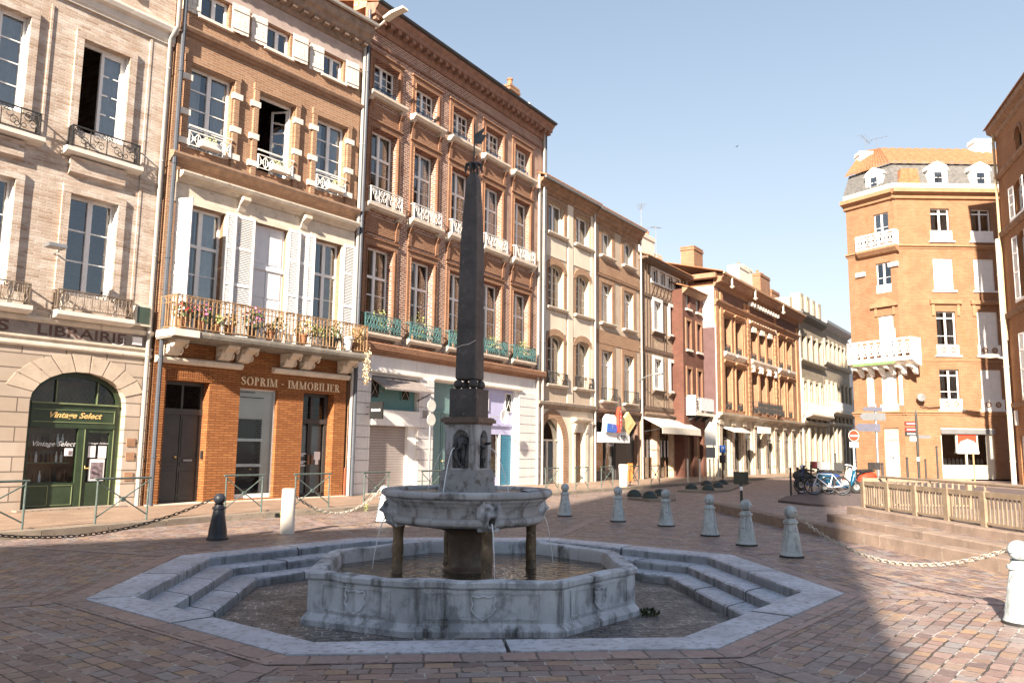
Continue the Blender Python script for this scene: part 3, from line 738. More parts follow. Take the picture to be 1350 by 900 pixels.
    for x0 in (.27,.86):
        for k in range(8):
            m.bar((x0+k*.06,y+.04,2.64),(x0+k*.06+.03,y+.04,3.24),.005)
            m.bar((x0,y+.05,2.66+k*.08),(x0+.46,y+.05,2.66+k*.08),.005)
    m.build('grille',IRON,do); MB().box(.95,1.2,y-.0,y+.012,1.22,1.27).build('letterbox',GREY,do); MB().lathe([(0,0),(.03,.02),(.035,.05),(0,.07)],8,(.7,y-.02,1.3)).build('handle',GOLD,do)
    MB().box(1.36,1.4,.1,.16,1.28,1.5).build('handle',IRON,do)
    # shop window
    a,bb=2.38,3.66; y=.12
    m=MB().box(a,a+.03,y,.4,.18,3.28).box(bb-.05,bb,y,.4,.18,3.28).box(a,bb,y,.4,.18,.3).box(a,bb,y,.4,3.24,3.28)
    for z in (1.06,1.78): m.box(a+.03,bb-.34,y+.04,.4,z,z+.08)
    m.box(bb-.3,bb-.26,y+.12,.5,2.42,2.46); m.box(a+.03,bb-.3,y+.14,.6,2.42,2.44)
    sw=m.build('shop_window',WHITE,r)
    MB().face([(a,y+.0,.3),(bb,y+.0,.3),(bb,y+.0,3.24),(a,y+.0,3.24)]).build('pane',SHOPGLASS,sw)
    m=MB().box(a+.03,bb-.05,.22,.26,2.44,3.24).box(bb-.34,bb-.05,.22,.26,.3,2.44); m.build('back_panel',M('warm_white_panel',(.66,.6,.53),.6,.06,2),sw)
    m=MB(); 
    for z0,z1 in ((.32,1.04),(1.14,1.76),(1.86,2.4)): m.box(a+.05,bb-.4,.42,.47,z0,z1)
    m.build('display_screen',DARKIN,sw,split=.02)
    m=MB()
    for k,(w_,z) in enumerate(((.5,3.17),(.8,3.02),(.5,.42),(.5,.37))): m.box(a+.08,a+.08+w_,y-.012,y-.006,z,z+.025)
    m.build('lettering',BLACK,sw,split=.01)
    MB().lathe([(.0,.0),(.05,.03),(.03,.06),(.0,.07)],8,(a+.75,.4,.95)).build('ornament',GOLD,sw,smooth=40)
    # glass door
    a,bb=4.6,5.8; y=.3; m=MB()
    m.box(a,a+.07,y,y+.1,.14,3.3); m.box(bb-.12,bb,y,y+.1,.14,3.3); m.box(a,bb,y-.02,y+.1,2.36,2.5); m.box(a+.07,bb-.12,y,y+.1,3.2,3.3); m.box(5.12,5.2,y-.01,y+.1,.14,3.2); m.box(a,bb,y,y+.1,.14,.24)
    m.box(5.06,5.12,y+.0,y+.08,.2,2.36)
    gd=m.build('door',DARKGREY,r)
    MB().face([(a,y+.06,.2),(bb,y+.06,.2),(bb,y+.06,3.2),(a,y+.06,3.2)]).build('pane',SHOPGLASS,gd)
    MB().box(5.06,5.12,y-.06,y,1.1,1.4).box(5.2,5.26,y-.06,y,1.1,1.4).build('handle',WOOD,gd)
    m=MB().box(5.36,5.6,y+.03,y+.05,1.25,1.5).box(5.42,5.54,y+.03,y+.05,1.1,1.25)
    for k,z in enumerate((1.42,1.36,1.18,1.13,1.06)): m.box(4.7,5.05-.08*(k%2),y+.03,y+.05,z,z+.03)
    m.build('notice',SIGNW,gd,split=.01)
    MB().face([(5.3,1.0,.2),(5.75,.5,.2),(5.75,.5,2.3),(5.3,1.0,2.3)]).build('back_panel',M('cool_white_panel',(.55,.56,.55),.6,.06,2),gd)
    MB().box(-.2,6.3,-.18,.3,.08,.14).build('step',STONE,r)
    downpipe(r,-.12,.12,15.7,-.14,.06,PIPEB); downpipe(r,6.42,.12,15.8,-.1,.055,PIPE); 
    m=MB().box(6.3,6.36,-.06,-.02,.14,1.0); m.build('cable_cover',M('rust_red',(.4,.12,.06),.7,.2),r)
    return r
build_B()
# flower pots and plants standing on the long balcony
BP=(-9.14,20.91)
def pot(kind,u,z,y,label,cat='flower pot'):
    o=empty('flower_pot',at(BP,52.5,u,y,z),radians(52.5),label,cat,'pots on the long balcony')
    mt,lf,fl_,sz,bush=kind
    MB().lathe([(0,0),(.1*sz,0),(.14*sz,.24*sz),(.16*sz,.24*sz),(.16*sz,.28*sz),(.12*sz,.27*sz),(0,.25*sz)],10).build('pot',mt,o,smooth=40)
    if lf: leaves(MB(),(0,0,.25*sz+bush*.7),bush,int(150*bush/.25),.085,1.0,int(u*100)).build('foliage',lf,o)
    if fl_: leaves(MB(),(0,-.05,.3*sz+bush*.9),bush*1.0,60,.075,.8,int(u*77)).build('flowers',fl_,o)
    return o
WP=M('white_pot',(.72,.7,.66),.5,.1)
pots=[((TERRA,LEAF,FLR,1.1,.28),.12,'clay pot of bright red geraniums at the left end of the balcony'),((TERRA,LEAF,FLP,1.0,.26),.62,'clay pot of red and pink geraniums second along the balcony'),
((TERRA,LEAFP,None,.8,.2),1.05,'small clay pot with yellow green leaves behind the balcony bars'),((TERRA,DRYL,None,1.0,.22),1.5,'clay pot with a dry brown plant left of the middle of the balcony'),
((BLACK,LEAF,FLP,1.1,.32),2.2,'black pot whose pink flowers rise above the balcony handrail'),((TERRA,DRYL,None,.9,.16),2.75,'clay pot of withered stems in front of the closed inner shutters'),
((WP,LEAF,None,1.2,.24),3.1,'white pot with a clipped dark green ball on the balcony'),((WP,None,None,1.0,0),3.45,'empty white pot beside the clipped ball on the balcony'),
((TERRA,DRYL,None,1.1,.3),3.9,'clay pot with tall dry foliage right of the balcony middle'),((WP,LEAFP,None,1.0,.26),4.5,'white pot with pale trailing leaves before the right French window'),
((BLACK,LEAF,None,1.2,.3),5.1,'black pot with a dense green shrub towards the right of the balcony'),((WP,None,None,1.5,0),5.6,'tall white pot without a plant near the right end of the balcony'),((TERRA,DRYL,None,1.1,.3),6.05,'clay pot with brown leaves at the right end of the balcony')]
for i,(k,u,l) in enumerate(pots): pot(k,u,4.63,-.62-.04*(i%3),l)
o=tag(link('trailing_creeper',None),'dry pale creeper hanging off the right end of the balcony','creeper'); o.location=at(BP,52.5,6.38,-.82,4.3); o.rotation_euler=(0,0,radians(52.5))
m=MB()
for k in range(9): leaves(m,(.05*sin(k*2),.02,.35-.12*k),.16-.008*k,45,.07,1,k)
m.build('foliage',M('bleached_leaf',(.6,.48,.32),.8,.35,15,0),o)
for i,(u,l) in enumerate(((.85,'white window box of pink buds below the left tall window'),(3.15,'white window box of yellow leaves below the open window'),(5.3,'white window box of yellow flowers below the right tall window'))):
    o=empty('window_box',at(BP,52.5,u-.3,-.2,9.62 if 0 else 9.8),radians(52.5),l,'window box','window boxes on the orange brick house')
    MB().prof(0,.62,[(-.1,0),(.08,0),(.1,.18),(-.12,.18)]).build('box',WP,o); leaves(MB(),(.3,0,.25),.22,60,.06,.45,i).build('foliage',LEAFP,o)
# ================= C : tall red brick house, five bays
def build_C():
    P=(-5.15,26.2); r=building('brick_house',P,57.5,'tall red brown brick house of five bays with green iron balconies over white shopfronts')
    bays=[(.38+2.3*k,1.72+2.3*k) for k in range(5)]; Z=((13.84,15.1),(9.9,12.62),(5.5,8.46))
    holes=[(a,b,z0,z1) for a,b in bays for z0,z1 in Z]
    m=MB(); wall(m,-.05,12.15,5.1,16.2,holes,.36); shell(m,-.05,12.15,.1,16.2,10); m.build('wall',BK['C'],r)
    m=MB()
    for a,b in bays:
        for z0,z1 in Z: trim(m,a,b,z0,z1+.02,.2,.05); m.box(a-.06,a-.02,-.075,-.05,z0,z1); m.box(b+.02,b+.06,-.075,-.05,z0,z1); m.prof(a-.26,b+.26,[(-.04,z1+.22),(-.1,z1+.24),(-.1,z1+.3),(-.04,z1+.32)])
        for z0 in (13.5,9.52): 
            m.box(a-.1,b+.1,-.04,.01,z0-.62,z0-.04)
            for u in (a-.22,b+.04): m.prof(u,u+.17,[(0,z0-.72),(-.06,z0-.66),(-.1,z0-.2),(-.2,z0-.02),(0,z0-.02)])
    m.build('brick_surround',BK['Cs'],r,split=.04)
    for i,(a,b) in enumerate(bays):
        m=MB()
        for z,h in ((13.82,.17),(9.86,.17),(5.46,.16)):
            m.prof(a-.26,b+.28,[(.02,z-h),(-.2,z-h),(-.25,z-h*.6),(-.28,z-h*.5),(-.28,z),(.02,z+.02)])
            for u in (a-.26,b+.08): m.prof(u,u+.2,[(.0,z-h-.14),(-.08,z-h-.12),(-.16,z-h-.03),(-.2,z-h),(0,z-h)])
        m.build('sill',STONE,r,split=.05)
        window(r,a,b,13.84,15.1,.3,4,4,None,WHITE,None); window(r,a,b,9.9,12.62,.3,2,3,.66,WHITE,CU_SIDES(CURT) if i%2 else CU_R(CURTB)); window(r,a,b,5.5,8.46,.3,2,3,.66,WHITE,CU_L(CURT) if i in(1,3) else CU_R(CURTB))
        rail(r,a+.02,b-.02,13.86,14.2,.1,'cross',M('blue_iron',(.05,.1,.17),.5,.3) if i==0 else MATS['blue_iron'],'railing',False,.009)
        rail(r,a-.14,b+.16,9.88,10.45,-.22,'scroll',WIRON,'railing',True,.012); rail(r,a-.2,b+.24,5.48,6.08,-.24,'dense',GIRON,'railing',True,.013)
    m=MB(); m.prof(-.05,12.15,[(.02,4.76),(-.06,4.76),(-.1,4.84),(-.24,4.92),(-.26,5.1),(-.2,5.16),(.02,5.2)]); m.build('string_course',BK['Cs'],r)
    m=MB(); m.prof(-.1,12.2,[(.02,15.62),(-.06,15.65),(-.06,15.74),(.02,15.78)]); m.prof(-.1,12.25,[(.02,16.1),(-.06,16.12),(-.12,16.24),(-.14,16.42),(-.42,16.46),(-.44,16.6),(-.5,16.66),(-.56,16.74),(-.56,16.8),(.02,16.95)])
    k=0.0
    while k<12.1: m.box(k,k+.16,-.38,-.1,16.3,16.46); k+=.4
    m.build('cornice',M('brick_cornice',(.3,.17,.12),.85,.3,4,.4,20,dirt=(.22,.15,.11),dirt_lo=.55),r)
    m=MB().prof(-.12,12.28,[(-.56,16.78),(-.66,16.8),(-.68,16.88),(-.58,16.9)]); m.build('gutter',IRON,r)
    tiles(r,-.1,12.2,-.6,16.86,6,18.9)
    chimney(r,9.3,-.2+.3,16.8,17.75,.75,.5,BK['D'],1)
    MB().box(-.1,.5,.0,.6,16.8,17.9).box(-.02,.42,.08,.5,17.9,18.1).build('chimney',M('ruined_brick',(.5,.27,.15),.95,.35,4,.8,8,dirt=(.6,.5,.4),dirt_lo=.5),r)
    # white ground floor
    WP_=M('white_ground_render',(.72,.69,.67),.8,.05,1.5,.1,30,streak=(.62,.59,.56))
    oh=((.8,3.28,.1,4.06),(4.2,5.6,.1,4.1),(7.15,10.12,.1,4.16))
    m=MB(); wall(m,-.05,12.15,.1,4.76,oh,.4); m.build('ground_floor_wall',WP_,r)
    m=MB()
    for a,b in ((-.05,.78),(3.32,4.18),(5.64,7.1),(10.16,11.9)):
        k=.12
        while k<4.05: m.box(a,b,-.06,-.001,k,min(k+.35,4.12)); k+=.375
    m.build('rusticated_pilaster',WP_,r,split=.05)
    m=MB()
    for a,b in ((.7,3.4),(4.1,5.7),(7.05,10.3)): m.prof(a,b,[(0,4.12),(-.1,4.13),(-.14,4.18),(-.14,4.24),(0,4.26)])
    m.build('ledge',STONEW,r,split=.05)
    # teal shop with roller shutter
    s=MB().box(.8,3.28,.14,.2,2.95,4.06); s=s.build('shop_panel',TEAL,r)
    for a in (.9,2.5):
        f=MB().box(a,a+.5,.1,.14,3.3,3.34).box(a,a+.5,.1,.14,3.96,4.0).box(a,a+.04,.1,.14,3.34,3.96).box(a+.46,a+.5,.1,.14,3.34,3.96)
        w=f.build('window',TEAL,s); MB().box(a+.04,a+.46,.12,.139,3.34,3.96).build('pane',BLACK,w); m=MB().bar((a+.05,.1,3.35),(a+.45,.1,3.95),.012).bar((a+.45,.1,3.35),(a+.05,.1,3.95),.012); m.build('glazing_bar',WIRON,w)
    MB().box(.84,3.36,-.1,.13,2.4,2.93).build('sign_board',WHITE,r)
    MB().box(.8,2.9,.2,.24,.1,2.4).build('roller_shutter',ROLLER,r)
    MB().box(2.9,3.28,.06,.3,.1,2.4).build('door_jamb',WHITE,r)
    aw=MB().prof(.82,3.36,[(.1,4.08),(-.7,3.62),(-.7,3.56),(.1,4.0)]).build('awning',M('grey_brown_awning',(.28,.24,.22),.9,.2,4,.1),r)
    m=MB().tube([(.86,.05,3.3),(.86,-.68,3.6)],.02,5).tube([(3.3,.05,3.3),(3.3,-.68,3.6)],.02,5); m.build('awning_arm',IRON,aw,split=.02)
    d=MB().box(4.2,4.28,.1,.2,.1,4.1).box(5.52,5.6,.1,.2,.1,4.1).box(4.28,5.52,.1,.2,2.95,3.05).box(4.28,5.52,.15,.2,3.05,4.1).box(4.28,4.88,.15,.2,.1,2.95).box(4.92,5.52,.15,.2,.1,2.95)
    for x in (4.38,5.02):
        for z0,z1 in ((.25,.9),(1.05,2.8)): d.box(x,x+.4,.13,.15,z0,z1)
    d=d.build('door',TEALD,r); MB().lathe([(0,0),(.03,.02),(.03,.05),(0,.06)],8,(5.0,.1,1.15)).build('handle',GOLD,d)
    # lilac shop
    s=MB().box(7.15,10.12,.12,.2,2.25,4.16).box(7.15,10.12,.06,.12,2.6,2.7).build('shop_panel',LILAC,r)
    for a in (7.5,9.25):
        w=MB().box(a,a+.5,.07,.12,3.2,3.24).box(a,a+.5,.07,.12,3.96,4.0).box(a,a+.04,.07,.12,3.24,3.96).box(a+.46,a+.5,.07,.12,3.24,3.96).build('window',WHITE,s)
        MB().box(a+.04,a+.46,.09,.119,3.24,3.96).build('pane',BLACK,w); MB().bar((a+.05,.08,3.25),(a+.45,.08,3.95),.016).bar((a+.45,.08,3.25),(a+.05,.08,3.95),.016).build('glazing_bar',WIRON,w)
    d=MB().box(8.95,9.85,.14,.2,.1,2.25)
    for k in range(16): d.box(9.02,9.78,.125,.14,.2+k*.125,.3+k*.125)
    d.build('door',BLUED,r); MB().box(9.85,10.12,.0,.3,.1,4.16).box(8.88,8.95,.1,.24,.1,2.25).build('door_jamb',WHITE,r)
    MB().face([(7.15,.2,.5),(8.9,.2,.5),(8.9,.2,2.25),(7.15,.2,2.25)]).build('pane',GLASS,s); MB().box(7.15,8.88,.14,.24,.1,.5).build('stall_riser',LILAC,s)
    MB().box(7.7,8.75,.26,.3,.75,1.35).build('poster',YEL,s); MB().box(7.2,8.8,.9,.95,.5,2.2).build('shop_back',PLASTERL,s)
    MB().box(3.55,3.8,-.08,-.06,2.75,3.0).build('wall_plate',GREY,r)
    MB().box(-.05,12.1,-.1,.3,.08,.16).build('step',STONE,r)
    downpipe(r,-.12,.12,16.6,-.2,.06,PIPEB); downpipe(r,12.0,.12,16.5,-.13,.055,PIPE); downpipe(r,12.16,5.0,16.5,-.13,.05,PIPEB)
    return r
build_C()
s=empty('hanging_sign',at((-5.15,26.2),57.5,.62,0,2.86),radians(57.5),'small black square sign with a white word projecting from the white shop pilaster','sign')
MB().box(-.03,.03,-.75,-.2,-.28,.28).build('board',BLACK,s); MB().box(-.015,.015,-.2,0,.1,.13).box(-.015,.015,-.2,0,-.13,-.1).build('bracket',IRON,s)
m=MB()
for k in range(5): m.box(-.038,-.031,-.66+.08*k,-.6+.08*k,-.03,.05-.02*(k%2))
m.build('lettering',SIGNW,s,split=.0)
for i,(kz,u,lb,mt) in enumerate(((6.0,1.0,'green pot plants behind the first green balcony of the red brick house',LEAFP),(6.0,3.1,'tall yellow green plant on the second green balcony of the red brick house',LEAFP),(6.0,5.6,'grey green bush on the third green balcony, left of the obelisk',LEAF),(5.9,7.9,'leafy plant on the fourth green balcony, right of the obelisk',LEAFP),(5.95,10.3,'broad bush on the fifth green balcony of the red brick house',LEAFP))):
    o=empty('balcony_plant',at((-5.15,26.2),57.5,u,-.12,5.48),radians(57.5),lb,'potted plant','plants on the green balconies')
    MB().box(-.35,.35,-.07,.08,0,.2).build('trough',TERRA,o); leaves(MB(),(0,0,.5),.34,110,.08,1.1 if i!=1 else 1.6,i+40).build('foliage',mt,o)

# ================= D, E, F : narrow houses further down the row
DP=(1.05,36.0)
def build_D():
    r=building('townhouse',DP,56,'beige rendered house with arched brick windows and a round brick arch at street level')
    cs=((1.05,2.52),(3.68,5.13)); holes=[(a,b,z0,z1) for a,b in cs for z0,z1 in ((11.86,13.36),(8.3,10.36),(4.68,6.98))]
    m=MB(); wall(m,.08,5.5,3.85,14.0,holes,.32); shell(m,.08,5.5,.1,14.0,9)
    for a,b in cs: spandrel(m,a,b,10.05,10.36,.32,0,8); spandrel(m,a,b,6.7,6.98,.32,0,8)
    m.build('wall',PLASTER,r)
    m=MB()
    for u0,u1 in ((.08,.7),(2.86,3.36),(5.2,5.5)): m.box(u0,u1,-.05,.0,3.85,13.7)
    for z0,z1 in ((11.2,11.6),(7.6,8.1)): 
        for a,b in cs: m.box(a-.2,b+.2,-.03,0,z0-.5,z1)
    m.build('pilaster',PLASTERL,r,split=.02)
    m=MB()
    for a,b in cs:
        for z0,z1 in ((11.86,13.36),(8.3,10.3),(4.68,6.9)): m.box(a-.24,a,-.03,.01,z0,z1); m.box(b,b+.24,-.03,.01,z0,z1)
        m.box(a-.24,b+.24,-.03,.01,13.36,13.55)
        for zs,zc in ((10.05,10.36),(6.7,6.98)):
            p=arc(a,b,zs,zc,10); q=arc(a-.26,b+.26,zs,zc+.3,10)
            for i in range(10): m.prism([p[i],p[i+1],q[i+1],q[i]],-.05,.0)
    m.build('brick_surround',BK['D'],r,split=.03)
    for a,b in cs:
        m=MB()
        for z in (11.84,8.28,4.66): m.prof(a-.2,b+.2,[(.02,z-.14),(-.14,z-.12),(-.2,z-.05),(-.2,z),(.02,z+.01)])
        m.build('sill',STONE,r,split=.05)
        window(r,a,b,11.86,13.36,.26,2,1,None,WHITE,CU_R(CURTB)); window(r,a,b,8.3,10.36,.26,4,5,None,CREAM,CU_FULL(CURTB),arch=.34); window(r,a,b,4.68,6.98,.26,2,4,None,CREAM,CU_SIDES(CURTB),arch=.3)
        rail(r,a-.1,b+.12,4.68,5.2,-.17,'scroll',IRON,'railing',True,.011)
    m=MB(); m.prof(.05,5.5,[(.02,3.5),(-.06,3.52),(-.1,3.6),(-.24,3.7),(-.26,3.82),(.02,3.9)]); m.build('string_course',STONED,r)
    m=MB(); m.prof(.0,5.55,[(.02,13.6),(-.06,13.62),(-.1,13.75),(-.2,13.8),(-.24,13.95),(-.36,14.02),(-.4,14.14),(.02,14.2)]); m.build('cornice',M('brown_eaves',(.3,.18,.11),.85,.3,3,.3,20),r)
    MB().prof(.0,5.55,[(-.44,14.1),(-.54,14.1),(-.56,14.2),(-.44,14.22)]).build('gutter',GREY,r)
    tiles(r,0,5.55,-.55,14.24,5,16.2)
    g=MB(); wall(g,.08,5.5,.1,3.52,[(.5,2.5,.1,3.1),(3.66,4.52,.1,2.5)],.35); spandrel(g,.5,2.5,1.9,3.1,.35); g.build('ground_floor_wall',PLASTERL,r)
    m=MB(); p=arc(.5,2.5,1.9,3.1,16); q=arc(.14,2.95,1.9,3.5,16)
    for i in range(16): m.prism([p[i],p[i+1],q[i+1],q[i]],-.03,.0)
    m.box(.14,.5,-.03,0,.1,1.9); m.box(2.5,2.95,-.03,0,.1,1.9); m.build('brick_arch',BK['D'],r)
    m=MB().box(.5,.58,.2,.3,.1,3.0).box(2.42,2.5,.2,.3,.1,3.0).box(.58,2.42,.2,.3,2.05,2.13).box(1.4,1.48,.2,.3,.1,2.05); s=m.build('shop_front',CREAM,r)
    MB().face([(.5,.26,.1),(2.5,.26,.1),(2.5,.26,3.1),(.5,.26,3.1)]).build('pane',GLASS,s); MB().box(1.5,2.4,.4,.44,.1,2.0).build('curtain',CURT,s); MB().prism([(.6,.2),(1.0,.2),(.75,2.0),(.55,2.0)],.45,.5).build('display_board',PLASTERL,s)
    d=MB().box(3.66,4.52,.2,.26,.1,2.5)
    for z0,z1 in ((.3,1.0),(1.15,2.3)): d.box(3.76,4.05,.18,.2,z0,z1); d.box(4.12,4.42,.18,.2,z0,z1)
    d.build('door',WOOD,r)
    m=MB(); m.prof(3.3,4.95,[(0,2.95),(-.12,2.98),(-.3,3.08),(-.32,3.18),(0,3.22)]); m.prof(3.4,3.62,[(0,2.4),(-.1,2.5),(-.22,2.9),(0,2.95)]); m.prof(4.6,4.82,[(0,2.4),(-.1,2.5),(-.22,2.9),(0,2.95)]); m.box(3.45,3.64,-.06,0,.1,2.4); m.box(4.56,4.9,-.06,0,.1,2.4); m.build('door_canopy',STONE,r)
    downpipe(r,.02,.12,14.3,-.14,.055,PIPE); downpipe(r,5.46,.12,13.9,-.14,.05,PIPE)
    chimney(r,.25,.5,14.2,15.5,.8,.6,STONEW); MB().tube([(1.6,1.5,14.8),(1.6,1.5,18.6)],.03,5).ball((1.6,1.5,18.7),.1,6).build('antenna',GREY,r)
build_D()
def build_E():
    r=building('townhouse',DP,56,'beige and brick two bay house above the shop with the red lozenge sign')
    cs=((6.42,7.62),(9.06,10.25)); Z=((11.86,13.2),(8.28,10.4),(4.2,6.82)); holes=[(a,b,z0,z1) for a,b in cs for z0,z1 in Z]
    m=MB(); wall(m,5.52,11.0,3.8,14.0,holes,.3); shell(m,5.52,11.0,.1,14.0,9); m.build('wall',PLASTER,r)
    m=MB()
    for a,b in cs:
        for z0,z1 in Z: trim(m,a,b,z0,z1,.3,.03)
    m.box(5.55,10.95,-.025,0,10.86,11.6); m.box(5.55,10.95,-.025,0,7.15,7.85); m.prof(5.52,11.0,[(.01,10.66),(-.08,10.7),(-.1,10.8),(.01,10.85)])
    m.build('brick_band',BK['D'],r,split=.02)
    for a,b in cs:
        m=MB()
        for z in (11.84,8.26,4.2): m.prof(a-.22,b+.22,[(.02,z-.14),(-.16,z-.12),(-.22,z-.05),(-.22,z),(.02,z+.01)])
        m.build('sill',STONE,r,split=.05)
        window(r,a,b,11.86,13.2,.24,2,1,None,WHITE,CU_FULL(CURT)); window(r,a,b,8.28,10.4,.24,2,3,.75,WHITE,CU_FULL(CURTB)); window(r,a,b,4.2,6.82,.24,2,3,.72,WHITE,CU_SIDES(CURTB))
        rail(r,a-.12,b+.2,4.22,4.85,-.2,'plain',IRON,'railing',True,.01)
    m=MB(); m.prof(5.5,11.05,[(.02,13.4),(-.06,13.42),(-.1,13.6),(-.22,13.66),(-.26,13.85),(-.36,13.9),(-.42,14.06),(.02,14.1)]); m.build('cornice',MATS['brown_eaves'],r)
    MB().prof(5.5,11.05,[(-.44,14.04),(-.54,14.04),(-.56,14.14),(-.44,14.16)]).build('gutter',GREY,r)
    tiles(r,5.5,11.1,-.55,14.18,5,16.2)
    m=MB(); wall(m,5.52,11.0,.1,3.82,[(5.75,10.7,.1,3.1)],.5); m.prof(5.52,11.0,[(.0,3.5),(-.06,3.52),(-.16,3.6),(-.18,3.72),(0,3.78)]); m.build('shop_wall',M('brown_shop_paint',(.17,.1,.07),.7,.3,4,.2),r)
    s=MB().box(5.75,5.85,.25,.4,.1,3.1).box(7.3,7.38,.25,.4,.1,3.1).box(8.3,8.4,.25,.4,.1,3.1).box(10.6,10.7,.25,.4,.1,3.1).box(5.75,10.7,.25,.4,2.3,2.38).box(5.85,7.3,.25,.4,.1,.6).box(8.4,10.6,.2,.3,.1,2.3).build('shop_front',DARKGREY,r)
    MB().face([(5.75,.32,.1),(8.4,.32,.1),(8.4,.32,3.1),(5.75,.32,3.1)]).build('pane',GLASS,s)
    m=MB(); R=random.Random(5)
    for k in range(16): x=5.95+R.random()*1.2; z=.7+R.random()*1.4; m.box(x,x+.16,.42,.45,z,z+.24)
    m.build('magazine',SIGNW,s,split=.0)
    downpipe(r,11.0,.12,13.9,-.15,.055,PIPE)
build_E()
# shop signs on E
sg=empty('shop_fascia_sign',at(DP,56,5.72,-.35,2.06),radians(56),'low white lettered shop sign under the coloured signs','sign')
MB().box(0,3.0,-.12,.34,0,.5).build('board',SIGNW,sg); lettering(sg,'AL TYPNL',1.5,.14,1.3,.26,-.125,BLACK,off=.02,ext=0)
sg=empty('lottery_sign',at(DP,56,5.86,-.4,2.55),radians(56),'rounded white and blue light box sign left of the red lozenge','sign')
MB().prism([(0,0),(1.15,0),(1.3,.3),(1.2,.72),(.95,.92),(.35,.92),(.1,.72)],-.15,.1).build('board',SIGNW,sg); MB().prism([(.0,.05),(1.0,.0),(1.2,.2),(1.05,.42),(.1,.46)],-.19,-.15).build('panel',BLUE,sg); lettering(sg,'T',.55,.16,.12,.2,-.2,SIGNW,ext=0)
sg=empty('tobacconist_sign',at(DP,56,7.16,-.62,3.24),radians(56),'tall red lozenge tobacconist sign with white vertical letters','sign')
MB().prism([(0,-.66),(.17,-.3),(.17,.28),(0,.64),(-.17,.28),(-.17,-.3)],-.09,.09).build('board',RED,sg)
for k,c in enumerate('TABAC'): lettering(sg,c,-.06,.3-.2*k,.12,.15,-.1,SIGNW,off=.02,ext=0)
MB().tube([(0,.09,.1),(0,.62,.1)],.02,5).build('bracket',IRON,sg)
sg=empty('diamond_sign',at(DP,56,8.5,-.45,3.1),radians(56),'pale yellow diamond shaped sign right of the red lozenge','sign')
MB().prism([(0,-.6),(.86,0),(0,.58),(-.86,0)],-.07,.07).build('board',YEL,sg); MB().tube([(0,.07,0),(0,.45,0)],.02,5).build('bracket',IRON,sg)
m=MB()
for k in range(6): m.box(-.02+.085*k,.03+.085*k,-.075,-.069,-.38+.058*k,-.26+.058*k)
m.build('lettering',M('ochre_ink',(.45,.3,.1),.6,.1),sg)
sg=empty('pyramid_sign',at(DP,56,7.75,-.42,2.57),radians(56),'small white pointed sign board between the lozenge and the diamond','sign')
MB().prism([(-.35,0),(.85,0),(.3,.75),(-.1,.75)],-.06,.06).build('board',SIGNW,sg); MB().prism([(-.1,.06),(.6,.06),(.2,.45)],-.066,-.06).build('panel',GREY,sg)
